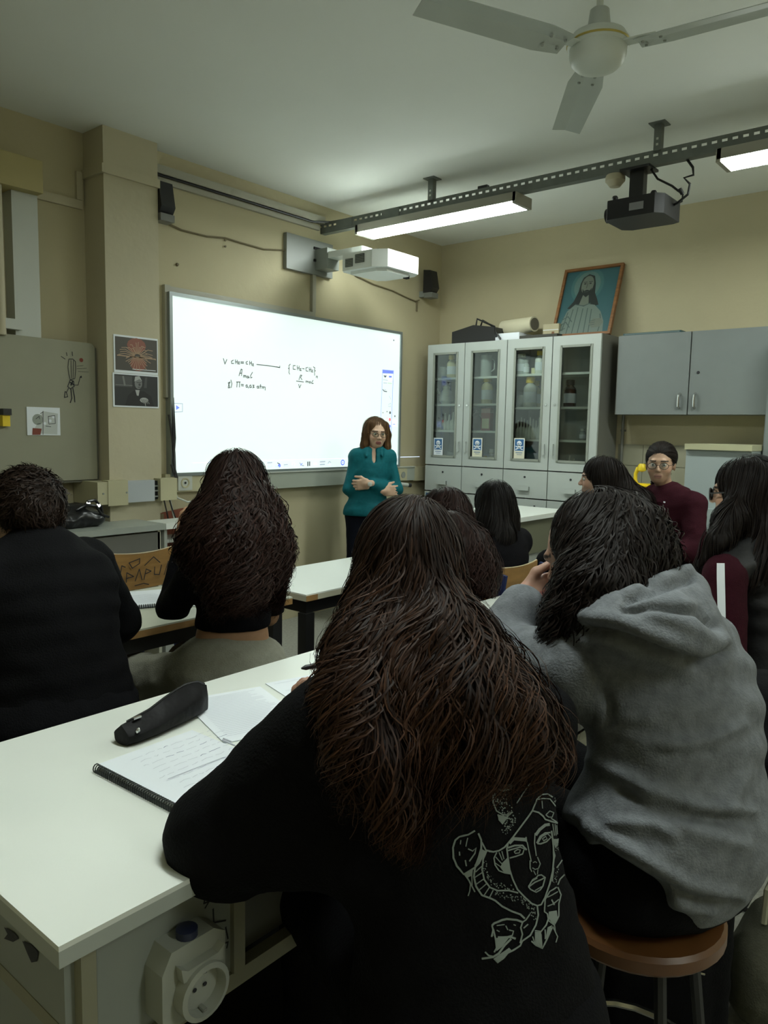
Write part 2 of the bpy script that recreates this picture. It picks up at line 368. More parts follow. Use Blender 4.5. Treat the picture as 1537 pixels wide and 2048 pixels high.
# ------------------------------------------------------------------ interactive whiteboard
BY = 4.255
bx0, bx1 = at(345, 768, 1, BY)[0], at(798, 800, 1, BY)[0]
bz0, bz1 = at(346, 946, 1, BY)[2], at(344, 591, 1, BY)[2]
m_screen = mat('projected_screen', (0.60, 0.63, 0.61), 0.5, emit=(0.80, 1.0, 0.93), estr=SCREEN_STRENGTH, linear=True)
m_alu = mat('aluminium_frame', (0.30, 0.34, 0.34), 0.35, 0.6, linear=True)
t = thing('interactive_whiteboard', (bx0, BY, bz0), 'wide wall whiteboard with projected chemistry notes and toolbars', 'whiteboard')
MB().box(bx0, bx1, BY, YF, bz0, bz1).build('screen', m_screen, t)
fw = 0.022
MB().box(bx0 - fw, bx1 + fw, BY - 0.012, YF, bz1, bz1 + fw).build('top_frame', m_alu, t, bevel=0.004)
MB().box(bx0 - fw, bx1 + fw, BY - 0.012, YF, bz0 - fw, bz0).build('bottom_frame', m_alu, t, bevel=0.004)
MB().box(bx0 - fw, bx0, BY - 0.012, YF, bz0, bz1).build('side_frame', m_alu, t, bevel=0.004)
MB().box(bx1, bx1 + fw, BY - 0.012, YF, bz0, bz1).build('side_frame', m_alu, t, bevel=0.004)
A = Art((0, BY, 0), (1, 0, 0), (0, 0, 1), (0, -1, 0)); q = on_y(BY)
def sb(pts, r, w, k='pen', l=1):
    A.stroke([q(*cr(x, y, r)) for x, y in pts], w, k, l)
r1 = (420, 700, 660, 800)
PW = 0.006
for p in ([(172, 110), (192, 180), (216, 122)], [(300, 130), (275, 145), (278, 172), (305, 172)], [(326, 125), (330, 175)], [(350, 130), (352, 178)], [(328, 150), (352, 155)],
          [(362, 155), (378, 152), (362, 178), (382, 178)], [(395, 152), (432, 154)], [(395, 168), (432, 170)], [(482, 145), (462, 158), (466, 180), (486, 182)],
          [(508, 142), (510, 190)], [(532, 146), (534, 195)], [(508, 165), (532, 168)], [(544, 178), (558, 178), (544, 200), (562, 202)],
          [(600, 186), (740, 200), (895, 224)], [(895, 205), (895, 224), (850, 216)],
          [(1030, 182), (1012, 200), (1016, 232), (1005, 236), (1016, 245), (1012, 290), (1022, 310)],
          [(1095, 200), (1068, 200), (1066, 245), (1096, 248)], [(1118, 200), (1122, 255)], [(1142, 205), (1144, 258)], [(1120, 228), (1142, 232)], [(1154, 240), (1168, 238), (1154, 264), (1172, 264)],
          [(1186, 238), (1208, 242)], [(1252, 222), (1230, 230), (1232, 268), (1256, 272)], [(1272, 222), (1274, 275)], [(1292, 226), (1294, 278)], [(1274, 248), (1292, 252)],
          [(1302, 255), (1316, 258), (1302, 280), (1320, 282)], [(1325, 215), (1345, 230), (1338, 258), (1352, 266), (1340, 275), (1342, 325)], [(1362, 355), (1364, 335), (1378, 338), (1378, 360)],
          [(372, 330), (400, 245), (412, 250), (404, 330)], [(380, 300), (405, 296)], [(430, 350), (432, 325), (446, 328), (446, 350)], [(446, 330), (460, 328), (462, 352)],
          [(490, 335), (474, 338), (476, 358), (494, 356), (490, 335)], [(500, 345), (504, 358)], [(545, 285), (520, 330), (524, 358), (540, 350)],
          [(235, 420), (258, 410), (240, 450), (234, 485), (258, 482), (240, 440), (235, 420)], [(268, 385), (282, 430), (272, 482)],
          [(340, 410), (388, 410)], [(348, 410), (344, 475)], [(380, 410), (378, 475)], [(400, 440), (430, 442)], [(402, 458), (430, 460)],
          [(475, 445), (460, 455), (465, 478), (484, 474), (475, 445)], [(496, 475), (492, 488)], [(522, 448), (508, 458), (512, 482), (532, 478), (522, 448)],
          [(548, 450), (566, 452), (552, 465), (568, 478), (548, 484)], [(620, 462), (602, 468), (606, 488), (624, 486), (624, 465), (628, 490)], [(648, 440), (646, 490)], [(638, 462), (660, 464)],
          [(668, 492), (670, 470), (684, 474), (684, 495), (686, 472), (708, 476), (708, 515)],
          [(1140, 382), (1160, 322), (1178, 325), (1160, 350), (1180, 382)], [(1108, 398), (1200, 410)], [(1136, 440), (1148, 485), (1166, 445)],
          [(1228, 415), (1230, 398), (1244, 400), (1244, 418), (1248, 402), (1262, 404), (1262, 420)], [(1285, 402), (1272, 410), (1276, 424), (1292, 420), (1285, 402)], [(1322, 388), (1304, 415), (1306, 430), (1326, 428)]):
    sb(p, r1, PW)
# right-hand palette
r2 = (740, 660, 820, 880); w2 = 745.0
def pb(pts, k, l=0): A.poly([q(*cr(x, y, r2, w2)) for x, y in pts], k, l)
def ps(pts, w, k, l=1): A.stroke([q(*cr(x, y, r2, w2)) for x, y in pts], w, k, l)
pb([(238, 738), (440, 755), (436, 815), (236, 805)], 'blue', 0); pb([(335, 815), (436, 822), (432, 940), (332, 930)], 'paleblue', 0)
ps([(238, 740), (225, 1100), (205, 1620)], 0.004, 'blue'); ps([(440, 755), (425, 1100), (395, 2040)], 0.005, 'blue'); ps([(360, 1880), (355, 2040)], 0.004, 'paleblue')
ps([(250, 928), (335, 935)], 0.004, 'grey'); pb([(255, 845), (315, 852), (285, 890)], 'dark', 1); pb([(355, 850), (410, 855), (405, 890), (355, 885)], 'blue', 1)
ps([(255, 985), (320, 990)], 0.005, 'grey'); ps([(340, 990), (408, 998)], 0.006, 'green'); ps([(240, 1110), (270, 1140), (315, 1148)], 0.008, 'dark'); ps([(265, 1110), (300, 1115)], 0.004, 'grey')
for c, k, r in (((377, 1540), 'dark', 0.012), ((372, 1668), 'redp', 0.014), ((372, 1792), 'blue', 0.013), ((245, 1540), 'dark', 0.005), ((320, 1520), 'dark', 0.006), ((320, 1640), 'redp', 0.004), ((466, 1605), 'dark', 0.008), ((447, 192), 'dark', 0.007)):
    A.disc(q(*cr(*c, r2, w2)), r, k, 1)
pb([(412, 1665), (500, 1675), (498, 1795), (408, 1790)], 'paleblue', 0); ps([(430, 1755), (470, 1757)], 0.006, 'blue')
ps([(415, 145), (480, 150), (475, 230), (445, 250)], 0.003, 'paleblue'); ps([(360, 1230), (390, 1290)], 0.003, 'grey'); ps([(345, 1390), (390, 1360), (385, 1430), (345, 1420)], 0.003, 'grey')
# lower toolbar
r3 = (480, 900, 720, 990)
def ts(pts, w, k, l=1): A.stroke([q(*cr(x, y, r3)) for x, y in pts], w, k, l)
A.stroke([tuple(np.array(q(*cr(-600, 165, r3)))), q(*cr(260, 135, r3)), q(*cr(1340, 108, r3)), q(*cr(2300, 85, r3))], 0.004, 'paleblue')
for x in (275,):
    for yy in (165, 185, 205): ts([(x - 20, yy), (x + 30, yy - 1)], 0.005, 'cyan')
ts([(355, 165), (410, 162)], 0.008, 'grey'); ts([(362, 190), (405, 188), (405, 215), (362, 217), (362, 190)], 0.005, 'cyan')
ts([(460, 190), (455, 215), (500, 215)], 0.006, 'cyan'); ts([(480, 165), (510, 178)], 0.006, 'dark'); A.disc(q(*cr(505, 200, r3)), 0.014, 'blue', 1)
ts([(565, 190), (610, 186)], 0.007, 'grey'); ts([(560, 210), (620, 206), (622, 175)], 0.004, 'cyan'); ts([(670, 183), (720, 180)], 0.006, 'paleblue'); ts([(696, 155), (697, 205)], 0.006, 'paleblue'); A.disc(q(*cr(695, 183, r3)), 0.009, 'grey', 1)
ts([(768, 165), (790, 195), (818, 200)], 0.008, 'grey'); ts([(775, 195), (800, 170)], 0.006, 'blue'); ts([(870, 155), (870, 200)], 0.012, 'dark'); ts([(893, 153), (893, 198)], 0.012, 'dark')
for k in range(3): ts([(945 + 18 * k, 165), (955 + 18 * k, 180), (945 + 18 * k, 188)], 0.005, 'paleblue')
ts([(1028, 152), (1090, 148)], 0.009, 'grey'); ts([(1028, 187), (1085, 184)], 0.009, 'grey'); ts([(1130, 170), (1145, 145), (1165, 160)], 0.006, 'grey'); ts([(1130, 190), (1165, 190)], 0.005, 'paleblue')
A.disc(q(*cr(1318, 160, r3)), 0.024, 'blue', 0, 18); A.disc(q(*cr(1318, 160, r3)), 0.013, 'paleblue', 1, 14); A.disc(q(*cr(1318, 160, r3)), 0.006, 'blue', 2, 10)
# page arrow at the left
r4 = (320, 560, 860, 1000)
def ls(pts, w, k, l=1): A.stroke([q(*cr(x, y, r4)) for x, y in pts], w, k, l)
ls([(75, 702), (128, 704), (128, 750), (75, 752)], 0.005, 'grey'); A.poly([q(*cr(x, y, r4)) for x, y in ((92, 712), (112, 727), (92, 740))], 'blue', 1)
def emat(n, c, e=0.55): return mat(n, c, 0.6, emit=c, estr=e, linear=True)
A.build({'pen': 'handwriting', 'blue': 'blue_icon', 'paleblue': 'pale_blue_icon', 'dark': 'dark_icon', 'grey': 'grey_icon', 'redp': 'red_icon', 'green': 'green_icon', 'cyan': 'cyan_icon'},
        {'pen': mat('pen_ink', (0.16, 0.17, 0.18), 0.7, linear=True), 'blue': emat('icon_blue', (0.13, 0.19, 0.60)), 'paleblue': emat('icon_pale_blue', (0.55, 0.66, 0.95), 0.8),
         'dark': emat('icon_dark', (0.06, 0.07, 0.09)), 'grey': emat('icon_grey', (0.30, 0.35, 0.42)), 'redp': emat('icon_red', (0.75, 0.15, 0.18)),
         'green': emat('icon_green', (0.35, 0.5, 0.35)), 'cyan': emat('icon_cyan', (0.45, 0.62, 0.70))}, t)

# white plastic conduit framing the board, drop from the mount
m_conduit = mat('cream_conduit', (0.36, 0.35, 0.28), 0.5, linear=True)
t = thing('board_conduit', (2.92, 4.28, 1.6), 'cream cable conduit running up and over the whiteboard edge', 'conduit')
MB().box(2.905, 2.945, 4.268, 4.30, 1.66, bz1 + 0.065).build('upright', m_conduit, t, bevel=0.004)
MB().box(2.945, 4.255, 4.274, 4.30, bz1 + 0.024, bz1 + 0.06).build('top_run', m_conduit, t, bevel=0.004)
MB().box(4.222, 4.258, 4.272, 4.30, bz1 + 0.06, 2.67).build('drop', m_conduit, t, bevel=0.004)
t = thing('wall_top_conduit', (3.6, 4.28, 3.0), 'long double cable conduit high on the wall above the whiteboard', 'conduit')
MB().box(2.81, 4.33, 4.25, 4.30, 3.035, 3.085).build('upper_duct', m_conduit, t, bevel=0.005)
MB().box(2.81, 4.30, 4.275, 4.30, 2.985, 3.02).build('lower_duct', m_conduit, t, bevel=0.004)
MB().tube([(2.82, 4.262, 3.026), (3.6, 4.26, 3.028), (4.2, 4.26, 3.026), (4.34, 4.2, 3.045), (4.40, 4.0, 3.06)], 0.007, 7).build('black_cable', m_black, t, smooth=True)

# lower trunking under the board
t = thing('wall_trunking', (4.4, 4.27, 1.03), 'wide pale grey trunking along the wall under the whiteboard', 'trunking')
m_trunk = mat('pale_trunking', (0.38, 0.41, 0.35), 0.4, linear=True)
MB().box(3.25, 5.50, 4.235, 4.30, 1.03, 1.148).build('body', m_trunk, t, bevel=0.004)
MB().box(5.50, 5.915, 4.25, 4.30, 1.02, 1.145).build('end_run', m_beige_plastic, t, bevel=0.004)
MB().box(3.25, 5.50, 4.225, 4.26, 1.148, 1.156).build('lip', m_white_plastic, t)
t = thing('trunk_socket', (5.28, 4.22, 1.05), 'small cream socket on the trunking beside the teacher', 'socket')
MB().box(5.235, 5.345, 4.20, 4.235, 1.035, 1.14).build('body', m_beige_plastic, t, bevel=0.006)
MB().lathe([(0.028, 0), (0.028, 0.004), (0.02, 0.002)], (5.29, 4.20, 1.085), (0, -1, 0), 14).build('outlet', m_grey_plastic, t)
t = thing('rolled_pointer', (5.2, 4.13, 0.99), 'white tube with a dark end sticking out behind the teacher', 'tube')
MB().cyl((5.02, 4.2, 1.03), (5.27, 4.13, 1.0), 0.017, 12).build('tube', m_white_plastic, t, smooth=True)
MB().cyl((5.27, 4.13, 1.0), (5.30, 4.122, 0.997), 0.018, 12).build('end_cap', m_black, t, smooth=True)

# wall speakers and their wire
def speaker(c, label):
    t = thing('wall_speaker', c, label, 'speaker', 'wall speakers beside the whiteboard')
    x, y, z = c
    MB().prism([(0, -0.0), (0.075, 0), (0.105, 0.04), (0.075, 0.19), (0, 0.2)], (x - 0.05, y, z), (0, -1, 0), (0, 0, 1), (1, 0, 0), 0.1).build('cabinet', m_black, t, bevel=0.006)
    MB().box(x - 0.05, x + 0.05, y - 0.095, y - 0.01, z - 0.045, z - 0.001).build('base', mat('grey_speaker_base', (0.16, 0.165, 0.15), 0.4, linear=True), t, bevel=0.005)
    MB().box(x - 0.03, x + 0.03, y - 0.012, YF - 0.001, z - 0.03, z + 0.02).build('bracket', m_grey_plastic, t)
    return t
speaker((2.862, 4.26, 2.775), 'small black wall speaker half hidden by the pillar')
speaker((5.62, 4.24, 2.70), 'small black wall speaker near the room corner above the cabinets')
t = thing('speaker_wire', (3.4, 4.29, 2.75), 'thin brown wire sagging from the pillar speaker to the projector mount', 'wire')
ww = [(2.92, 4.29, 2.76), (3.05, 4.29, 2.735), (3.25, 4.29, 2.735), (3.40, 4.29, 2.755), (3.52, 4.29, 2.75), (3.75, 4.29, 2.745), (3.95, 4.29, 2.775)]
m_wire = mat('brown_wire', (0.16, 0.13, 0.07), 0.6, linear=True)
MB().tube(ww, 0.006, 7).build('wire', m_wire, t, smooth=True)
for z in (2.74, 2.70): MB().lathe([(0.007, 0), (0.007, 0.006)], (3.405, 4.294, z), (0, -1, 0), 8).build('clip', m_wire, t)
t = thing('corner_speaker_wire', (5.3, 4.29, 2.7), 'thin brown wire running from the white projector to the corner speaker', 'wire')
MB().tube([(4.72, 4.29, 2.72), (4.95, 4.29, 2.685), (5.2, 4.29, 2.67), (5.40, 4.29, 2.64), (5.53, 4.29, 2.625), (5.57, 4.28, 2.64)], 0.006, 7).build('wire', m_wire, t, smooth=True)
MB().tube([(5.55, 4.29, 2.63), (5.55, 4.29, 2.54)], 0.008, 7).build('drop', m_wire, t, smooth=True)
t = thing('wall_nail', (3.06, 4.295, 2.46), 'dark nail in the bare wall above the whiteboard corner', 'nail')
_p = at(355, 529, 1, 4.295); MB().lathe([(0.012, 0), (0.008, 0.012)], (_p[0], 4.299, _p[2]), (0, -1, 0), 8).build('head', m_wire, t)

# ------------------------------------------------------------------ slotted ceiling rail with hangers
TX = 4.33
t = thing('slotted_ceiling_rail', (TX, 2.0, 2.97), 'long grey slotted steel rail hung under the ceiling, carrying the lamps', 'rail')
ylo, yhi = -2.6, YF
pitch = 0.052
mb = MB().box(TX - 0.003, TX, ylo, yhi, 3.026, 3.044).box(TX - 0.003, TX, ylo, yhi, 2.97, 3.010)
y = ylo
while y < yhi - 0.03:
    mb.box(TX - 0.003, TX, y, y + 0.024, 3.010, 3.026); y += pitch
mb.build('slotted_web', m_steel, t)
MB().box(TX, TX + 0.045, ylo, yhi, 3.040, 3.044).build('top_flange', m_steel, t)
MB().box(TX - 0.003, TX + 0.05, ylo, yhi, 2.966, 2.970).build('bottom_flange', m_steel, t)
for yy in (4.05, 3.60):
    MB().box(TX - 0.008, TX - 0.003, yy - 0.08, yy + 0.08, 2.975, 3.04).build('joint_plate', m_steel, t)
for yy in (3.24, 1.69, -0.1, -1.8):
    h = MB().box(TX - 0.02, TX + 0.02, yy - 0.02, yy + 0.02, 3.035, ZC - 0.006)
    h = h.build('hanger', m_steel, t)
    MB().box(TX - 0.045, TX + 0.045, yy - 0.045, yy + 0.045, ZC - 0.006, ZC).build('ceiling_plate', m_steel, h)
    for z in (3.06, 3.09): MB().box(TX - 0.0215, TX - 0.02, yy - 0.006, yy + 0.006, z, z + 0.012).build('slot', m_white_plastic, h)
MB().box(TX + 0.0, TX + 0.03, 2.80, 2.87, 3.044, 3.062).build('cable_clip', m_black, t, bevel=0.004)

m_tube = mat('lamp_diffuser', (0.9, 0.9, 0.88), 0.5, emit=TUBE_COLOR, estr=TUBE_STRENGTH, linear=True)
m_house = mat('lamp_housing', (0.32, 0.31, 0.26), 0.5, linear=True)
def lamp(x0, x1, y0, y1, z, label, rail=True):
    t = thing('ceiling_lamp', ((x0 + x1) / 2, (y0 + y1) / 2, z), label, 'lamp', 'long ceiling lamps on the rail')
    MB().box(x0, x1, y0, y1, z + 0.012, z + 0.066).build('housing', m_house, t, bevel=0.004)
    MB().box(x0 + 0.008, x1 - 0.008, y0 + 0.02, y1 - 0.02, z, z + 0.012).build('diffuser', m_tube, t)
    MB().box(x0, x1, y0 - 0.004, y0 + 0.02, z - 0.002, z + 0.066).build('end_cap', m_house, t, bevel=0.004)
    MB().box(x0, x1, y1 - 0.02, y1 + 0.004, z - 0.002, z + 0.066).build('end_cap', m_house, t, bevel=0.004)
    return t
lamp(4.285, 4.485, 2.56, 3.90, 2.90, 'lit long ceiling lamp nearest the white projector')
lamp(4.285, 4.485, 0.02, 1.36, 2.90, 'lit long ceiling lamp cut by the right picture edge')
# unseen lamps, added above and behind the photographer to brighten bench and people
lamp(1.15, 1.35, 0.35, 1.69, 2.90, 'added unseen long ceiling lamp above the front bench, over the picture top')
lamp(1.15, 1.35, -2.65, -1.31, 2.90, 'added unseen long ceiling lamp at the back of the room, left row')
lamp(4.285, 4.485, -2.45, -1.11, 2.90, 'added unseen long ceiling lamp at the back of the room, right row')
t = thing('added_row_rail', (1.25, -0.4, 2.97), 'slotted steel rail of the added unseen lamp row above the photographer', 'rail')  # unseen rail, added to carry the added lamps
MB().box(1.22, 1.28, -2.7, 2.1, 2.967, 3.03).build('web', m_steel, t)
for yy in (-2.3, -0.2, 1.6): MB().box(1.23, 1.27, yy - 0.02, yy + 0.02, 3.03, ZC).build('hanger', m_steel, t)

# ------------------------------------------------------------------ white short-throw projector with wall arm
t = thing('white_projector', (4.3, 3.9, 2.6), 'white short-throw projector on a wall arm above the whiteboard', 'projector')
m_proj = mat('projector_white', (0.74, 0.77, 0.74), 0.4, linear=True)
MB().box(3.945, 4.43, 4.265, 4.30, 2.645, 2.90).build('wall_plate', mat('mount_grey', (0.25, 0.265, 0.25), 0.45, linear=True), t, bevel=0.004)
for z in (2.83, 2.74): MB().box(4.22, 4.34, 4.255, 4.266, z, z + 0.018).build('plate_slot', m_dark_gap, t)
MB().box(4.25, 4.36, 3.80, 4.27, 2.755, 2.80).build('arm', m_proj, t, bevel=0.006)
MB().box(4.24, 4.37, 4.14, 4.27, 2.68, 2.83).build('arm_foot', m_grey_plastic, t, bevel=0.006)
def prj(px, py, z): return at(px, py, 2, z)
zb, ztp = 2.615, 2.735
# body outline: plan polygon, slightly bellied underneath
plan = [(4.155, 3.90), (4.155, 3.62), (4.21, 3.52), (4.56, 3.52), (4.62, 3.60), (4.62, 3.88), (4.58, 3.93), (4.20, 3.93)]
body = MB().prism(plan, (0, 0, zb), (1, 0, 0), (0, 1, 0), (0, 0, 1), ztp - zb).build('body', m_proj, t, bevel=0.018, seg=3)
MB().prism([(4.20, 3.86), (4.20, 3.62), (4.25, 3.56), (4.50, 3.56), (4.50, 3.86)], (0, 0, zb - 0.022), (1, 0, 0), (0, 1, 0), (0, 0, 1), 0.03).build('belly', m_proj, t, bevel=0.01)
for k, (ya, yb2, za, zz) in enumerate(((3.80, 3.87, 2.638, 2.695), (3.69, 3.775, 2.655, 2.715))):
    g = MB().box(4.150, 4.157, ya, yb2, za, zz).build('vent', mat('vent_dark', (0.08, 0.09, 0.08), 0.6, linear=True), t)
    for j in range(5): MB().box(4.147, 4.151, ya, yb2, za + 0.005 + j * 0.011, za + 0.009 + j * 0.011).build('slat', m_grey_plastic, g)
MB().box(4.24, 4.56, 3.62, 3.90, ztp, ztp + 0.016).build('top_lid', m_grey_plastic, t, bevel=0.004)
MB().box(4.27, 4.42, 3.66, 3.86, ztp + 0.012, ztp + 0.03).build('mirror_window', m_black, t, bevel=0.004)
MB().box(4.52, 4.56, 3.60, 3.63, zb - 0.024, zb).build('button', m_dark_gap, t)

# ------------------------------------------------------------------ black projector hung from the rail
t = thing('black_projector', (4.36, 1.77, 2.65), 'black projector hanging from the slotted rail with loose cables', 'projector')
MB().box(4.33, 4.385, 1.765, 1.845, 2.80, 2.97).build('pole', m_black, t, bevel=0.006)
MB().box(4.29, 4.43, 1.72, 1.89, 2.955, 2.968).build('mount_plate', m_black, t)
m_pb = mat('projector_black', (0.006, 0.006, 0.007), 0.45, var=0.1, linear=True)
MB().prism([(4.24, 1.93), (4.24, 1.66), (4.28, 1.62), (4.52, 1.62), (4.54, 1.66), (4.54, 1.90), (4.50, 1.95), (4.28, 1.95)], (0, 0, 2.685), (1, 0, 0), (0, 1, 0), (0, 0, 1), 0.105).build('body', m_pb, t, bevel=0.014)
MB().lathe([(0.04, 0), (0.04, 0.03), (0.032, 0.034)], (4.34, 1.945, 2.735), (0, 1, 0), 18).build('lens', m_black, t, smooth=True)
MB().box(4.235, 4.242, 1.72, 1.80, 2.715, 2.755).build('label', mat('grey_label', (0.22, 0.22, 0.23), 0.5, linear=True), t)
for xx, yy in ((4.27, 1.90), (4.30, 1.69), (4.50, 1.88)): MB().lathe([(0.012, 0), (0.018, 0.02), (0.012, 0.03)], (xx, yy, 2.788), (0, 0, 1), 10).build('mount_stud', m_black, t, smooth=True)
MB().tube([(4.36, 1.745, 2.97), (4.37, 1.70, 2.90), (4.38, 1.62, 2.85), (4.40, 1.565, 2.80), (4.42, 1.575, 2.77), (4.43, 1.64, 2.755)], 0.006, 8).build('cable', m_black, t, smooth=True)
MB().cyl((4.385, 1.58, 2.83), (4.395, 1.565, 2.80), 0.011, 10).build('cable_choke', m_black, t, smooth=True)
MB().tube([(4.36, 1.54, 2.97), (4.36, 1.505, 2.92), (4.36, 1.50, 2.88), (4.36, 1.55, 2.875), (4.37, 1.52, 2.84), (4.38, 1.53, 2.79), (4.42, 1.60, 2.765), (4.44, 1.66, 2.75)], 0.007, 8).build('cable', m_black, t, smooth=True)
t = thing('smoke_detector', (4.36, 1.95, 2.93), 'round beige detector under the rail beside the black projector', 'detector')
m_det = mat('detector_beige', (0.55, 0.50, 0.36), 0.5, linear=True)
_c = at(1231, 352, 0, 4.36)
MB().lathe([(0.05, 0.0), (0.056, -0.012), (0.056, -0.035), (0.042, -0.05), (0.03, -0.066), (0.01, -0.07)], (4.365, _c[1], 2.966), (0, 0, 1), 20).build('base', m_det, t, smooth=True)
MB().lathe([(0.044, -0.036), (0.044, -0.044)], (4.365, _c[1], 2.964), (0, 0, 1), 18).build('slot_ring', m_grey_plastic, t)

# ------------------------------------------------------------------ ceiling fan
FX, FY = 2.86, 1.37
t = thing('ceiling_fan', (FX, FY, 2.8), 'white three-bladed ceiling fan with a round motor', 'fan')
m_fan = mat('fan_white', (0.50, 0.53, 0.47), 0.4, linear=True); m_blade = mat('blade_white', (0.40, 0.43, 0.39), 0.45, var=0.05, vscale=5, linear=True)
fz = at(1197, 105, 0, FX)[2]
MB().cyl((FX, FY, fz + 0.06), (FX, FY, ZC), 0.013, 12).build('rod', m_fan, t, smooth=True)
MB().lathe([(0.045, 0.075), (0.042, 0.10), (0.036, 0.15), (0.03, 0.155)], (FX, FY, fz), (0, 0, 1), 20).build('cup', m_blade, t, smooth=True)
MB().lathe([(0.05, 0.08), (0.10, 0.06), (0.115, 0.035), (0.115, 0.02), (0.107, 0.012), (0.107, -0.01), (0.10, -0.035), (0.08, -0.055), (0.04, -0.066), (0.01, -0.068)], (FX, FY, fz), (0, 0, 1), 32).build('motor', m_fan, t, smooth=True)
MB().lathe([(0.1165, 0.03), (0.1185, 0.026), (0.1165, 0.022)], (FX, FY, fz), (0, 0, 1), 32).build('gold_ring', mat('gold_trim', (0.45, 0.36, 0.10), 0.35, 0.6, linear=True), t, smooth=True)
_tip = at(1132, 266, 2, fz - 0.005); ang0 = math.atan2(_tip[1] - FY, _tip[0] - FX)
for k in range(3):
    a = ang0 + 2 * math.pi * k / 3; d = V3(math.cos(a), math.sin(a), 0); r = V3(-math.sin(a), math.cos(a), 0); c = V3(FX, FY, fz)
    rt = unit(r + V3(0, 0, 0.16)); up = np.cross(d, rt)
    L = 0.76
    vs = []
    for s_, w_ in ((0.15, 0.055), (0.26, 0.072), (L, 0.066)):
        for e in (-1.0, 0.12, 1.0): vs.append(c + d * s_ + rt * w_ * e + up * (0.004 if e == 0.12 else -0.004))
    n = len(vs); vs = vs + [v - up * 0.003 for v in vs]
    fs = []
    for i in range(2):
        for j in range(2):
            q0 = i * 3 + j; fs += [(q0, q0 + 1, q0 + 4, q0 + 3), (n + q0 + 3, n + q0 + 4, n + q0 + 1, n + q0)]
    ring = [0, 1, 2, 5, 8, 7, 6, 3]
    fs += [(ring[i], n + ring[i], n + ring[(i + 1) % 8], ring[(i + 1) % 8]) for i in range(8)]
    b = MB().faces(vs, fs).build('blade', m_blade, t)
    MB().bar(c + d * 0.095 + V3(0, 0, 0.012), c + d * 0.22 + up * 0.006, 0.05, 0.006).build('bracket', m_fan, b)
    for s_, e in ((0.175, 0.5), (0.175, -0.5), (0.24, -0.55), (0.24, 0.55)):
        p = c + d * s_ + rt * 0.05 * e - up * 0.009
        MB().lathe([(0.007, 0), (0.005, 0.006)], p, -up, 8).build('screw', m_grey_plastic, b)

# ================================================================== GLASS CABINETS on the right wall
m_cab = mat('pale_grey_laminate', (0.43, 0.465, 0.44), 0.45, var=0.03, vscale=4, linear=True)
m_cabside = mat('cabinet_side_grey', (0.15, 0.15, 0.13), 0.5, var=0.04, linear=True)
m_cabin = mat('cabinet_inside', (0.40, 0.42, 0.40), 0.6, linear=True)
m_gasket = mat('pane_moulding', (0.26, 0.28, 0.24), 0.4, linear=True)
def glass_mat():
    m = bpy.data.materials.new('pane_glass'); m.use_nodes = True; nt = m.node_tree; nt.nodes.clear()
    o = nt.nodes.new('ShaderNodeOutputMaterial'); mx = nt.nodes.new('ShaderNodeMixShader'); tr = nt.nodes.new('ShaderNodeBsdfTransparent')
    gl = nt.nodes.new('ShaderNodeBsdfGlossy'); fr = nt.nodes.new('ShaderNodeFresnel'); fr.inputs['IOR'].default_value = 1.5
    tr.inputs['Color'].default_value = (0.93, 0.97, 0.95, 1); gl.inputs['Roughness'].default_value = 0.03
    nt.links.new(fr.outputs[0], mx.inputs[0]); nt.links.new(tr.outputs[0], mx.inputs[1]); nt.links.new(gl.outputs[0], mx.inputs[2]); nt.links.new(mx.outputs[0], o.inputs[0])
    return m
m_glass = glass_mat()
CXF = 5.54
edges = [4.150, 3.751, 3.333, 2.921, 2.515]
SH = [[1.946, 1.717, 1.486], [1.954, 1.686, 1.425]]
CAB_NAMES = ['pale grey glass-fronted cabinet nearest the whiteboard wall, full of white labware', 'pale grey glass-fronted cabinet beside the wall cupboard, below the framed portrait']
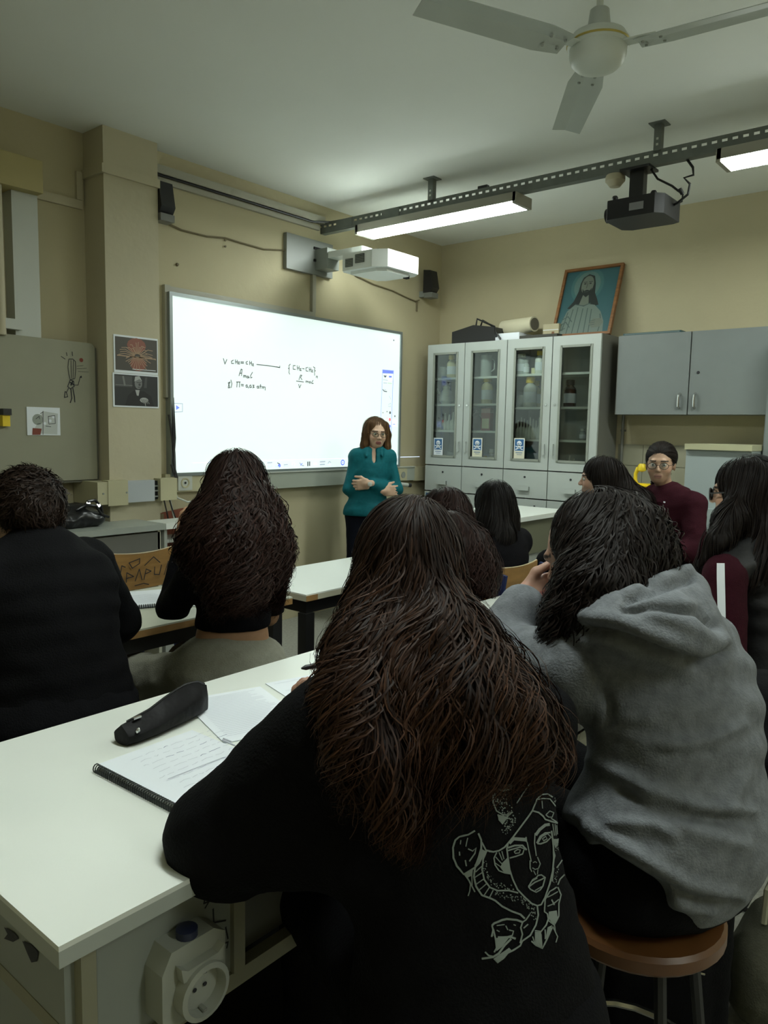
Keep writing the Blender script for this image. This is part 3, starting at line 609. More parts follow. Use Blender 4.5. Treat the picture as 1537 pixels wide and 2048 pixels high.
for u in range(2):
    y1, y0 = edges[2 * u], edges[2 * u + 2]; ym = edges[2 * u + 1]
    t = thing('glass_cabinet', (5.72, (y0 + y1) / 2, 0), CAB_NAMES[u], 'cabinet', 'glass cabinets on the right wall')
    g = 0.004
    MB().box(CXF + 0.02, 5.90, y0 + 0.002, y0 + 0.02, 0.06, 2.235).build('side_panel', m_cabside, t)
    MB().box(CXF + 0.02, 5.90, y1 - 0.02, y1 - 0.002, 0.06, 2.235).build('side_panel', m_cabside, t)
    MB().box(5.888, 5.90, y0 + 0.02, y1 - 0.02, 0.06, 2.225).build('back_panel', m_cabin, t)
    MB().box(CXF + 0.02, 5.90, y0 + 0.02, y1 - 0.02, 2.215, 2.235).build('top_panel', m_cabside, t)
    MB().box(CXF + 0.02, 5.888, y0 + 0.02, y1 - 0.02, 1.15, 1.17).build('cabinet_floor', m_cabin, t)
    MB().box(CXF + 0.05, 5.88, y0 + 0.02, y1 - 0.02, 0.0, 0.06).build('plinth', m_cabside, t)
    if u == 1: MB().box(5.84, 5.862, 2.70, 2.722, 1.17, 2.215).build('inner_post', m_white_lam, t)
    if u == 0: MB().box(CXF + 0.03, 5.888, ym - 0.008, ym + 0.008, 1.17, 2.215).build('divider', m_cabin, t)
    for z in SH[u]:
        MB().box(CXF + 0.05, 5.888, y0 + 0.02, ym - 0.008, z - 0.018, z).build('shelf', m_white_lam, t)
        MB().box(CXF + 0.05, 5.888, ym + 0.008, y1 - 0.02, z - 0.018, z).build('shelf', m_white_lam, t)
    for k, (a, b) in enumerate(((ym, y1), (y0, ym))):
        a += g; b -= g; z0, z1 = 1.178, 2.232; fl, ft, fb = 0.075, 0.085, 0.08
        left = (k == 0)                                   # door nearer the front wall
        d = MB().box(CXF, CXF + 0.02, a, a + fl, z0, z1).box(CXF, CXF + 0.02, b - fl, b, z0, z1).box(CXF, CXF + 0.02, a + fl, b - fl, z0, z0 + fb).box(CXF, CXF + 0.02, a + fl, b - fl, z1 - ft, z1).build('door', m_cab, t)
        ga, gb, gz0, gz1 = a + fl, b - fl, z0 + fb, z1 - ft
        mo = MB()
        for (p0, p1, p2, p3) in ((ga - 0.012, ga + 0.006, gz0 - 0.012, gz1 + 0.012), (gb - 0.006, gb + 0.012, gz0 - 0.012, gz1 + 0.012), (ga, gb, gz0 - 0.012, gz0 + 0.006), (ga, gb, gz1 - 0.006, gz1 + 0.012)):
            mo.box(CXF - 0.006, CXF + 0.003, p0, p1, p2, p3)
        mo.build('moulding', m_gasket, d)
        MB().box(CXF + 0.008, CXF + 0.012, ga, gb, gz0, gz1).build('pane', m_glass, d)
        ky = a + 0.035 if left else b - 0.035
        MB().lathe([(0.009, 0), (0.009, 0.006)], (CXF, ky, 1.70), (-1, 0, 0), 10).build('keyhole', m_chrome, d)
        MB().box(CXF - 0.022, CXF - 0.014, ky - 0.007, ky + 0.007, 1.30, 1.39).box(CXF - 0.02, CXF, ky - 0.006, ky + 0.006, 1.30, 1.312).box(CXF - 0.02, CXF, ky - 0.006, ky + 0.006, 1.378, 1.39).build('handle', m_cab, d)
        w = MB().box(CXF, CXF + 0.02, a, b, 0.945, 1.168).build('drawer', m_cab, t)
        yc = (a + b) / 2
        MB().lathe([(0.009, 0), (0.009, 0.004)], (CXF, yc, 1.115), (-1, 0, 0), 10).build('keyhole', m_ink, w)
        MB().box(CXF - 0.022, CXF - 0.012, yc - 0.05, yc + 0.05, 1.005, 1.04).box(CXF - 0.02, CXF, yc - 0.05, yc - 0.042, 1.008, 1.037).box(CXF - 0.02, CXF, yc + 0.042, yc + 0.05, 1.008, 1.037).build('handle', m_cab, w, bevel=0.002)
        lo = MB().box(CXF, CXF + 0.02, a, b, 0.07, 0.935).build('lower_door', m_cab, t)
        MB().lathe([(0.009, 0), (0.009, 0.004)], (CXF, yc - 0.1, 0.88), (-1, 0, 0), 10).build('keyhole', m_ink, lo)

# ---- poison warning signs on the panes
m_signblue = mat('sign_blue', (0.035, 0.13, 0.30), 0.5, linear=True)
m_signcream = mat('sign_cream', (0.68, 0.66, 0.52), 0.6, linear=True)
def skull_sign(px, py, k, wh):
    c = at(px, py, 0, CXF + 0.006)
    t = thing('poison_sign', c, ['blue skull-and-crossbones sign on the first glass door from the whiteboard', 'blue skull-and-crossbones sign on the second glass door from the whiteboard', 'blue skull-and-crossbones sign on the third glass door from the whiteboard'][k], 'sign', 'poison signs on the cabinet panes')
    w, h = 0.05, 0.085
    MB().box(CXF + 0.0055, CXF + 0.0075, c[1] - w, c[1] + w, c[2] - h, c[2] + h).build('card', m_signcream if k else m_paper, t)
    A = Art((CXF + 0.0055, c[1], c[2]), (0, -1, 0), (0, 0, 1), (-1, 0, 0))
    A.poly([(-0.046, -0.02), (0.046, -0.02), (0.046, 0.08), (-0.046, 0.08)], 'white', 0)
    A.poly([(-0.041, -0.018), (0.041, -0.018), (0.041, 0.076), (-0.041, 0.076)], 'blue', 1)
    A.disc((0, 0.042), 0.022, 'white', 2, 14, 0.021); A.poly([(-0.012, 0.012), (0.012, 0.012), (0.014, 0.03), (-0.014, 0.03)], 'white', 2)
    A.stroke([(-0.032, -0.008), (0.032, 0.018)], 0.008, 'white', 2); A.stroke([(-0.032, 0.018), (0.032, -0.008)], 0.008, 'white', 2)
    for sx in (-0.009, 0.009): A.disc((sx, 0.04), 0.0055, 'blue', 4, 8)
    A.poly([(-0.003, 0.026), (0.003, 0.026), (0, 0.032)], 'blue', 4)
    A.stroke([(-0.03, -0.035), (0.03, -0.035)], 0.005, 'blue', 1); A.stroke([(-0.02, -0.05), (0.025, -0.05)], 0.003, 'blue', 1)
    A.build({'white': 'skull', 'blue': 'blue_field'}, {'white': m_paper, 'blue': m_signblue}, t)
skull_sign(877, 895, 0, 0); skull_sign(955, 896, 1, 0); skull_sign(1039, 897, 2, 0)
t = thing('blue_rimmed_sticker', (CXF, 4.08, 0.86), 'small blue-rimmed sticker on the lower cabinet door by the corner', 'sticker')
MB().box(CXF - 0.002, CXF - 0.0005, 4.03, 4.13, 0.80, 0.92).build('rim', m_signblue, t); MB().box(CXF - 0.003, CXF - 0.002, 4.045, 4.115, 0.815, 0.905).build('centre', m_paper, t)

# ---- bottles and labware inside, each a thing of its own
m_pe = mat('white_polyethylene', (0.70, 0.72, 0.66), 0.4, linear=True); m_creampe = mat('cream_polyethylene', (0.66, 0.62, 0.38), 0.45, linear=True)
m_ycap = mat('yellow_cap', (0.85, 0.60, 0.01), 0.4, linear=True); m_clear = mat('frosted_labware', (0.50, 0.54, 0.52), 0.2, linear=True)
m_brown = mat('brown_glass', (0.05, 0.025, 0.01), 0.15, linear=True); m_redbox = mat('red_print_box', (0.30, 0.05, 0.04), 0.6, linear=True)
def bottle(px, py, z, r, h, label, body=None, cap=None, x=5.66, kind='bottle', group='labware in the glass cabinets'):
    y = at(px, py, 0, x)[1]
    t = thing('lab_' + kind if kind in ('flask', 'beaker', 'cone') else kind, (x, y, z), label, kind if kind not in ('cone',) else 'cone', group)
    body = body or m_pe
    if kind == 'bottle':
        MB().lathe([(r * .9, 0), (r, 0.006), (r, h * .62), (r * .85, h * .70), (r * .5, h * .78), (r * .48, h * .84)], (x, y, z + 0.001), n=14).build('body', body, t, smooth=True)
        MB().lathe([(r * .68, h * .80), (r * .68, h * .985), (r * .6, h)], (x, y, z + 0.001), n=14).build('cap', cap or m_pe, t, smooth=True)
        MB().lathe([(r * 1.012, h * .15), (r * 1.012, h * .5)], (x, y, z + 0.001), n=14).build('label_band', m_paper, t, smooth=True)
    elif kind == 'cone':
        MB().lathe([(r, 0), (r, h * .35), (r * .8, h * .5), (r * .32, h * .62), (r * .2, h * .98), (r * .12, h)], (x, y, z + 0.001), n=10).build('body', body, t, smooth=True)
        MB().lathe([(r * 1.05, h * 0.0), (r * 1.05, h * 0.04)], (x, y, z + 0.001), n=10).build('foot_ring', body, t, smooth=True)
    elif kind == 'beaker':
        MB().lathe([(r * .95, 0), (r, 0.005), (r, h * .97), (r * 1.08, h), (r * .94, h), (r * .92, 0.008)], (x, y, z + 0.001), n=16).build('body', body, t, smooth=True)
        MB().tube([(x, y - r, z + h * .85), (x, y - r * 1.6, z + h * .75), (x, y - r * 1.6, z + h * .35), (x, y - r, z + h * .25)], 0.005, 6).build('handle', body, t, smooth=True)
    elif kind == 'jug':
        MB().lathe([(r * .6, 0), (r, h * .18), (r * 1.02, h * .45), (r * .75, h * .72), (r * .45, h * .85), (r * .5, h)], (x, y, z + 0.001), n=16).build('body', body, t, smooth=True)
        MB().tube([(x, y + r * .8, z + h * .5), (x, y + r * 1.5, z + h * .8), (x, y + r * 1.6, z + h * .95)], [0.012, 0.008, 0.005], 8).build('spout', body, t, smooth=True)
        MB().lathe([(r * .5, h), (r * .3, h * 1.08), (r * .1, h * 1.15)], (x, y, z + 0.001), n=12).build('lid', cap or body, t, smooth=True)
    elif kind == 'box':
        MB().box(x - r * .6, x + r * .6, y - r, y + r, z + 0.001, z + h).build('carton', body, t, bevel=0.002)
        MB().box(x - r * .62, x - r * .6, y - r * .8, y + r * .8, z + h * .1, z + h * .55).build('printed_band', m_creampe, t)
        MB().box(x - r * .61, x + r * .61, y - r * 1.01, y + r * 1.01, z + h * .8, z + h * .97).build('lid_band', mat('pale_red', (0.5, 0.3, 0.26), 0.6, linear=True), t)
    return t
s0, s1 = SH[0], SH[1]; fl_ = 1.17
D = ['first', 'second', 'third', 'fourth']
bottle(886, 748, s0[0], 0.035, 0.10, 'small clear beaker on the top shelf behind the first glass door', m_clear, kind='beaker')
bottle(904, 748, s0[0], 0.045, 0.20, 'cream bottle with yellow cap on the top shelf behind the first glass door', m_creampe, m_ycap)
bottle(893, 800, s0[1], 0.065, 0.15, 'white spouted jug on the middle shelf behind the first glass door', m_pe, kind='jug')
for k, (px, h) in enumerate(((883, .11), (891, .15), (899, .14), (907, .16))):
    bottle(px, 850, s0[2], 0.035, h, ['left-hand', 'second', 'third', 'right-hand'][k] + ' white spouted wash bottle on the third shelf behind the first glass door', m_pe, kind='cone')
bottle(904, 905, fl_, 0.05, 0.12, 'pale beaker at the bottom behind the first glass door', m_clear, kind='beaker')
bottle(973, 745, s0[0], 0.05, 0.18, 'clear flask on the top shelf behind the second glass door', m_clear, kind='beaker')
bottle(974, 808, s0[1] - 0.0, 0.05, 0.23, 'cream bottle with yellow cap on the middle shelf behind the second glass door', m_creampe, m_ycap)
bottle(974, 870, s0[2], 0.045, 0.19, 'red and cream printed carton behind the second glass door', m_redbox, kind='box')
bottle(952, 868, s0[2], 0.06, 0.15, 'dark brown round jar behind the second glass door', m_brown, kind='jug')
bottle(974, 912, fl_, 0.04, 0.10, 'yellow-labelled dark bottle at the bottom behind the second glass door', m_brown, m_ycap)
bottle(984, 912, fl_, 0.04, 0.16, 'pale cream bottle at the bottom behind the second glass door', m_creampe, m_pe)
bottle(1043, 743, s1[0], 0.05, 0.17, 'tall cloudy bottle on the top shelf behind the third glass door', m_clear, m_creampe)
bottle(1052, 743, s1[0], 0.03, 0.12, 'short cloudy bottle on the top shelf behind the third glass door', m_clear, m_clear)
bottle(1080, 744, s1[0], 0.04, 0.185, 'white bottle with yellow cap on the top shelf behind the third glass door', m_pe, m_ycap)
bottle(1068, 744, s1[0], 0.02, 0.05, 'tiny cream pot on the top shelf behind the third glass door', m_creampe, kind='beaker')
bottle(1060, 812, s1[1], 0.055, 0.245, 'big white bottle with yellow cap on the middle shelf behind the third glass door', m_pe, m_ycap)
bottle(1070, 812, s1[1], 0.05, 0.225, 'cream bottle tucked behind the big white bottle at the third glass door', m_creampe, m_ycap, x=5.80)
bottle(1043, 812, s1[1], 0.035, 0.10, 'small clear beaker on the middle shelf behind the third glass door', m_clear, kind='beaker')
for k in range(9):
    bottle(1036 + 6.0 * k, 874, s1[2], 0.021, 0.165 + 0.012 * ((k * 5) % 3 - 1), ['leftmost', 'second', 'third', 'fourth', 'middle', 'sixth', 'seventh', 'eighth', 'rightmost'][k] + ' white pointed-cap bottle of the row of nine behind the third glass door', m_pe, kind='cone', x=5.64, group='row of white pointed-cap bottles')
bottle(1166, 868, s1[2], 0.026, 0.09, 'small white-capped vial on the lower shelf behind the fourth glass door', m_clear, m_pe)
for k, (px, h) in enumerate(((1133, .07), (1141, .13), (1149, .11), (1156, .08), (1163, .06))):
    bottle(px, 915, fl_, 0.03, h, ['leftmost', 'tallest', 'middle', 'fourth', 'rightmost'][k] + ' white wash bottle on the cabinet floor behind the fourth glass door', m_pe, kind='cone')
bottle(1140, 806, s1[1], 0.05, 0.22, 'dark tall bottle on the middle shelf behind the fourth glass door', m_brown, m_black, x=5.75)

# ---- on top of the cabinets
zt = 2.236
t = thing('black_case', (5.7, 3.7, zt), 'black box with tangled cables on top of the glass cabinet', 'box')
MB().prism([(3.92, 0), (3.49, 0), (3.49, 0.115), (3.70, 0.145), (3.92, 0.10)], (5.58, 0, zt), (0, 1, 0), (0, 0, 1), (1, 0, 0), 0.28).build('case', m_black, t, bevel=0.006)
MB().tube([(5.62, 3.70, zt + .14), (5.62, 3.69, zt + .20), (5.63, 3.60, zt + .16), (5.60, 3.50, zt + .12), (5.57, 3.46, zt + .06), (5.57, 3.42, zt + .01)], 0.008, 7).build('cable', m_black, t, smooth=True)
MB().tube([(5.66, 3.68, zt + .14), (5.66, 3.66, zt + .19), (5.66, 3.55, zt + .13)], 0.008, 7).build('cable', m_black, t, smooth=True)
t = thing('paper_roll', (5.7, 3.3, zt), 'rolled cream chart lying on top of the glass cabinets', 'roll')
ra, rb = V3(5.78, 3.52, zt + 0.128), V3(5.70, 3.18, zt + 0.13)
MB().tube([ra, rb], 0.062, 18).build('roll', mat('cream_roll', (0.60, 0.56, 0.40), 0.7, linear=True), t, smooth=True)
MB().tube([rb, rb + unit(rb - ra) * 0.003], 0.05, 18).build('open_end', mat('roll_inside', (0.12, 0.11, 0.08), 0.8, linear=True), t)
MB().lathe([(0.06, 0), (0.06, 0.02)], rb + unit(ra - rb) * 0.03, rb - ra, 18).build('edge_band', mat('cream_roll', (0, 0, 0)), t)
t = thing('folded_sheets', (5.7, 3.2, zt), 'folded papers under the rolled chart on the cabinets', 'paper')
MB().box(5.60, 5.86, 3.26, 3.54, zt, zt + 0.03).box(5.63, 5.87, 3.28, 3.50, zt + 0.032, zt + 0.064).build('sheets', m_paper, t)
MB().box(5.60, 5.86, 2.92, 3.26, zt, zt + 0.028).build('dark_folder', mat('dark_folder', (0.05, 0.05, 0.04), 0.7, linear=True), t)
t = thing('brown_carton', (5.8, 3.0, zt), 'low tan carton on the cabinets between the roll and the framed portrait', 'box')
MB().box(5.70, 5.88, 2.96, 3.10, zt + 0.029, zt + 0.12).build('carton', mat('tan_card', (0.45, 0.40, 0.26), 0.8, linear=True), t)
MB().box(5.699, 5.70, 2.96, 3.10, zt + 0.07, zt + 0.075).build('tape', m_paper, t)

# ---- framed print leaning on the wall
t = thing('framed_portrait', (5.8, 2.75, zt), 'teal portrait of a robed long-haired bearded figure in a wooden frame', 'picture')
bl = V3(5.70, 3.02, zt + 0.004); br = V3(5.70, 2.52, zt + 0.004)
tl = V3(5.905, 3.02, zt + 0.575)
vv = unit(tl - bl); uu = V3(0, -1, 0); nn = unit(np.cross(uu, vv)); 
if nn[0] > 0: nn = -nn
Wd, Hh = 0.50, 0.60
m_wood = mat('brown_wood_frame', (0.20, 0.085, 0.025), 0.4, var=0.3, vscale=10, stretch=(1, 1, 6), linear=True)
def panel(u0, u1, v0, v1, th, n0=0.0): return MB().prism([(u0, v0), (u1, v0), (u1, v1), (u0, v1)], bl + nn * n0, uu, vv, nn, th)
panel(0.005, Wd - 0.005, 0.005, Hh - 0.005, 0.006, -0.006).build('backing', m_wood, t)
for (a, b, c, d_) in ((0, 0.022, 0, Hh), (Wd - 0.022, Wd, 0, Hh), (0.022, Wd - 0.022, 0, 0.022), (0.022, Wd - 0.022, Hh - 0.022, Hh)):
    panel(a, b, c, d_, 0.03, -0.012).build('frame_strip', m_wood, t, bevel=0.003)
A = Art(bl + nn * 0.0, uu, vv, nn)
A.poly([(0.02, 0.02), (0.48, 0.02), (0.48, 0.58), (0.02, 0.58)], 'teal', 0)
def blob(pts, k, l): A.poly([(x * Wd, y * Hh) for x, y in pts], k, l)
hx, hy = 0.44, 0.74
for r_, k, l in ((0.205, 'halo1', 1), (0.165, 'halo2', 2)): A.disc((hx * Wd, hy * Hh), r_ * Wd * 1.35, k, l, 22, r_ * Hh * 1.25)
blob([(0.35, 0.86), (0.44, 0.905), (0.54, 0.87), (0.58, 0.76), (0.60, 0.62), (0.66, 0.52), (0.70, 0.44), (0.55, 0.40), (0.3, 0.40), (0.17, 0.42), (0.26, 0.52), (0.31, 0.66), (0.32, 0.78)], 'hair', 3)
A.disc((0.445 * Wd, 0.745 * Hh), 0.105 * Wd, 'skin', 4, 18, 0.135 * Hh)
blob([(0.37, 0.70), (0.40, 0.66), (0.45, 0.675), (0.50, 0.66), (0.53, 0.70), (0.52, 0.61), (0.455, 0.565), (0.39, 0.61)], 'hair', 5)
blob([(0.40, 0.60), (0.50, 0.60), (0.53, 0.45), (0.36, 0.45)], 'skin', 3.5)
blob([(0.10, 0.035), (0.12, 0.22), (0.18, 0.38), (0.30, 0.47), (0.36, 0.46), (0.45, 0.43), (0.54, 0.46), (0.64, 0.44), (0.76, 0.34), (0.84, 0.20), (0.86, 0.035)], 'robe', 6)
for pts in ([(0.16, 0.10), (0.20, 0.36)], [(0.24, 0.05), (0.28, 0.40)], [(0.34, 0.05), (0.36, 0.42)], [(0.44, 0.05), (0.45, 0.40)], [(0.54, 0.05), (0.53, 0.40)], [(0.62, 0.05), (0.60, 0.38)], [(0.30, 0.47), (0.45, 0.44), (0.56, 0.47)],
            [(0.13, 0.26), (0.22, 0.30), (0.30, 0.22)], [(0.12, 0.18), (0.2, 0.22), (0.28, 0.14)], [(0.76, 0.30), (0.80, 0.18), (0.78, 0.06)], [(0.12, 0.10), (0.2, 0.13)]):
    A.stroke([(x * Wd, y * Hh) for x, y in pts], 0.008, 'fold', 7)
blob([(0.60, 0.17), (0.66, 0.24), (0.78, 0.24), (0.84, 0.18), (0.80, 0.12), (0.66, 0.11)], 'skin', 8)
for k in range(3): A.stroke([(0.61 * Wd, (0.15 + 0.03 * k) * Hh), (0.70 * Wd, (0.16 + 0.03 * k) * Hh)], 0.004, 'fold', 9)
for sx in (-0.045, 0.045): A.disc(((0.445 + sx) * Wd, 0.765 * Hh), 0.011, 'hair', 6, 8, 0.006); A.stroke([((0.445 + sx - 0.03) * Wd, 0.79 * Hh), ((0.445 + sx + 0.03) * Wd, 0.79 * Hh)], 0.005, 'hair', 6)
A.stroke([(0.445 * Wd, 0.77 * Hh), (0.435 * Wd, 0.70 * Hh)], 0.006, 'shade', 6); A.stroke([(0.41 * Wd, 0.645 * Hh), (0.48 * Wd, 0.645 * Hh)], 0.006, 'shade', 7)
A.build({'teal': 'teal_ground', 'halo1': 'outer_glow_print', 'halo2': 'inner_glow_print', 'hair': 'hair_print', 'skin': 'skin_print', 'robe': 'robe_print', 'fold': 'fold_lines', 'shade': 'shading_print'},
        {k: mat('portrait_' + k, c, 0.35, linear=True) for k, c in dict(teal=(0.028, 0.095, 0.105), halo1=(0.045, 0.125, 0.125), halo2=(0.085, 0.155, 0.14), hair=(0.012, 0.018, 0.016), skin=(0.12, 0.14, 0.11), robe=(0.125, 0.165, 0.14), fold=(0.05, 0.08, 0.07), shade=(0.05, 0.06, 0.045)).items()}, t)

# ------------------------------------------------------------------ wall cupboard, fridge, tall cabinet
m_cup = mat('grey_blue_laminate', (0.19, 0.21, 0.205), 0.4, var=0.03, linear=True)
t = thing('wall_cupboard', (5.77, 1.9, 1.63), 'grey two-door wall cupboard right of the glass cabinets', 'cupboard')
ycs = [2.43, 1.888, 1.35]
MB().box(5.67, 5.915, 1.34, 2.44, 1.628, 2.215).build('carcass', m_cabside, t)
for k in range(2):
    d = MB().box(5.65, 5.668, ycs[k + 1] + 0.005, ycs[k] - 0.004, 1.628, 2.216).build('door', m_cup, t, bevel=0.003)
    hy_ = ycs[1] + (0.06 if k == 0 else -0.05)
    MB().tube([(5.65, hy_, 1.672), (5.625, hy_, 1.685), (5.622, hy_, 1.725), (5.625, hy_, 1.765), (5.65, hy_, 1.778)], 0.009, 8).build('handle', m_chrome, d, smooth=True)
    if k == 1: MB().lathe([(0.011, 0), (0.009, 0.006)], (5.65, ycs[1] - 0.06, 1.925), (-1, 0, 0), 10).build('lock', m_ink, d)
t = thing('teal_folder', (5.75, 2.15, 2.217), 'dark teal folder lying on top of the grey wall cupboard', 'folder')
MB().box(5.66, 5.88, 1.97, 2.40, 2.217, 2.232).build('cover', mat('teal_card', (0.02, 0.07, 0.08), 0.6, linear=True), t)
MB().box(5.658, 5.86, 1.98, 2.39, 2.220, 2.229).build('pages', mat('teal_pages', (0.12, 0.17, 0.17), 0.6, linear=True), t)
t = thing('tall_grey_cabinet', (5.7, 1.1, 0), 'tall grey cabinet at the right picture edge beside the wall cupboard', 'cabinet')
MB().box(5.47, 5.91, 0.55, 1.325, 0, 2.13).build('carcass', m_cup, t, bevel=0.003)
d = MB().box(5.45, 5.469, 0.56, 1.315, 0.08, 2.12).build('door', m_cup, t, bevel=0.003)
MB().box(5.43, 5.45, 0.60, 0.62, 1.0, 1.12).build('handle', m_chrome, d)
t = thing('white_fridge', (5.45, 1.62, 0), 'pale fridge with a cream top edge behind the maroon hoodie student', 'fridge')
MB().box(5.25, 5.80, 1.335, 1.745, 0.04, 1.385).build('body', mat('fridge_white', (0.34, 0.39, 0.385), 0.35, linear=True), t, bevel=0.01)
MB().box(5.225, 5.81, 1.33, 1.75, 1.386, 1.424).build('top', mat('fridge_cream', (0.45, 0.44, 0.28), 0.4, linear=True), t, bevel=0.008)
MB().box(5.205, 5.249, 1.34, 1.74, 0.06, 1.0).build('door', mat('fridge_white', (0, 0, 0)), t, bevel=0.008)
MB().box(5.27, 5.80, 1.35, 1.73, 0.0, 0.04).build('foot', m_black, t)
# tiled splashback and low counter behind the student
m_tile = mat('cream_tile', (0.30, 0.29, 0.21), 0.35, var=0.04, linear=True)
t = thing('side_counter', (5.65, 2.1, 0), 'low counter with pale top under the grey wall cupboard', 'counter')
MB().box(5.42, 5.905, 1.76, 2.50, 0.86, 0.90).build('worktop', m_white_lam, t, bevel=0.004)
MB().box(5.46, 5.90, 1.77, 2.49, 0.08, 0.86).build('body', m_cabin, t)
d = MB().box(5.445, 5.459, 1.78, 2.12, 0.10, 0.84).build('door', m_cup, t); MB().box(5.43, 5.445, 2.07, 2.09, 0.6, 0.7).build('handle', m_chrome, d)
d = MB().box(5.445, 5.459, 2.13, 2.48, 0.10, 0.84).build('door', m_cup, t); MB().box(5.43, 5.445, 2.15, 2.17, 0.6, 0.7).build('handle', m_chrome, d)
MB().box(5.48, 5.90, 1.78, 2.48, 0.0, 0.08).build('plinth', m_black, t)
sp = thing('tiled_splashback', (5.9, 2.1, 0.9), 'cream tiled splashback under the grey wall cupboard', 'tiles')
MB().box(5.91, 5.919, 1.34, 2.50, 0.905, 1.40).build('grout_bed', mat('grout', (0.30, 0.29, 0.22), 0.8, linear=True), sp)
for i in range(6):
    for j in range(3):
        MB().box(5.904, 5.911, 1.345 + i * 0.19, 1.345 + i * 0.19 + 0.186, 0.91 + j * 0.163, 0.91 + j * 0.163 + 0.159).build('tile', m_tile, sp)
t = thing('yellow_balance', (5.3, 2.05, 0.9), 'bright yellow hook-necked lab device on the counter behind the student', 'lab device')
yc = at(1280, 985, 0, 5.5); c0 = V3(5.52, yc[1], 0.901)
MB().lathe([(0.07, 0), (0.075, 0.02), (0.05, 0.03), (0.03, 0.05), (0.03, 0.15), (0.075, 0.18), (0.08, 0.205), (0.06, 0.215)], c0, n=18).build('stand', m_yel, t, smooth=True)
MB().tube([c0 + V3(0, 0.03, .20), c0 + V3(0, 0.045, .245), c0 + V3(0, 0.045, .29), c0 + V3(0, 0.03, .325), c0 + V3(0, 0.0, .335)], [0.016, 0.014, 0.014, 0.018, 0.016], 10).build('neck', m_yel, t, smooth=True)
MB().lathe([(0.01, -0.03), (0.03, -0.02), (0.032, 0.01), (0.02, 0.03)], c0 + V3(0, 0.0, .335), n=14).build('knob', m_yel, t, smooth=True)
MB().obox(c0 + V3(0, -0.03, 0.205), ((0, 1, 0), (1, 0, 0), (0, 0, 1)), (0.1, 0.03, 0.016)).build('arm', m_yel, t, bevel=0.006)
t = thing('wall_drop_pipe', (5.9, 2.44, 1.0), 'thin grey pipe on the wall between cabinet and counter', 'pipe')
MB().tube([(5.885, 2.46, 0.91), (5.885, 2.46, 1.85)], 0.012, 8).build('pipe', m_cabside, t, smooth=True)
for z in (1.1, 1.5): MB().box(5.88, 5.918, 2.445, 2.475, z, z + 0.015).build('clip', m_cabside, t)

# ================================================================== BENCHES, DESKS, SEATS
m_edge = mat('bench_edge_white', (0.40, 0.42, 0.38), 0.35, linear=True)
m_benchpanel = mat('bench_panel_grey', (0.27, 0.29, 0.26), 0.45, var=0.05, vscale=5, linear=True, dirt=((30, 28, 26), 9.0, 0.72))
m_strip = mat('cream_strip', (0.28, 0.27, 0.19), 0.5, linear=True)
m_woodedge = mat('plywood_edge', (0.30, 0.17, 0.06), 0.5, var=0.2, vscale=20, linear=True)
zA = 0.80
t = thing('front_bench', (1.9, 1.27, 0), 'long white laboratory bench in the foreground with a notebook and pencil case', 'bench')
MB().box(0.449, 3.75, 0.915, 1.63, zA - 0.008, zA).build('worktop', m_white_lam, t, bevel=0.0035, seg=3)
MB().box(0.449, 3.75, 0.915, 1.63, zA - 0.032, zA - 0.008).build('worktop_edge', mat('worktop_edge_shade_grey', (0.42, 0.45, 0.41), 0.4, linear=True), t, bevel=0.003)  # darker grey puts the shade of the edge face into its colour
MB().box(0.485, 0.502, 0.975, 1.57, 0.10, zA - 0.033).build('end_panel', m_benchpanel, t)
MB().box(0.50, 0.523, 0.955, 0.976, 0.02, zA - 0.033).build('corner_strip', m_strip, t)
MB().box(0.527, 0.768, 0.962, 0.978, 0.56, zA - 0.033).build('socket_panel', m_benchpanel, t)
MB().box(0.768, 0.792, 0.952, 0.98, 0.56, zA - 0.033).build('upright_strip', m_strip, t)
MB().box(0.50, 3.70, 0.955, 0.98, 0.53, 0.56).build('lower_rail', m_strip, t)
MB().box(0.792, 3.70, 0.99, 1.005, 0.56, zA - 0.033).build('apron', mat('apron_dark', (0.16, 0.16, 0.145), 0.5, var=0.1, linear=True, dirt=((20, 18, 16), 7.0, 0.7)), t)
MB().box(0.502, 3.70, 1.50, 1.52, 0.10, zA - 0.033).build('back_panel', m_benchpanel, t)
for x in (1.9, 3.2): MB().box(x, x + 0.04, 1.0, 1.5, 0.02, zA - 0.033).build('support_frame', m_benchpanel, t)
MB().box(0.49, 3.70, 1.0, 1.5, 0.0, 0.10).build('plinth', m_black_metal, t)
MB().box(0.484, 0.485, 0.98, 1.55, 0.60, 0.625).build('end_rail', m_strip, t)
# marker scribbles on the socket panel and end panel
A = Art((0, 0.962, 0), (1, 0, 0), (0, 0, 1), (0, -1, 0)); q = on_y(0.962)
rr = (0, 1640, 700, 2048)
def gs(pts, w=0.003): A.stroke([q(*cr(x, y, rr)) for x, y in pts], w, 'ink')
for p in ([(905, 300), (895, 365), (960, 340), (990, 290), (950, 270), (905, 300)], [(915, 320), (980, 330)], [(930, 280), (940, 350)], [(960, 265), (970, 340)], [(900, 350), (1000, 300)], [(900, 385), (915, 360)],
          [(885, 460), (990, 440)], [(935, 390), (940, 490)], [(890, 500), (930, 495)], [(930, 570), (930, 520), (975, 515), (975, 565)], [(985, 540), (1000, 535), (995, 560)], [(930, 610), (965, 605), (935, 665)], [(930, 640), (960, 635)], [(910, 690), (925, 685)], [(990, 470), (1000, 520)]):
    gs(p)
A.build({'ink': 'marker_scribble'}, {'ink': m_ink}, t)
A = Art((0.4838, 0, 0), (0, 1, 0), (0, 0, 1), (-1, 0, 0))
def qx(px, py): p = at(px, py, 0, 0.484); return (p[1], p[2])
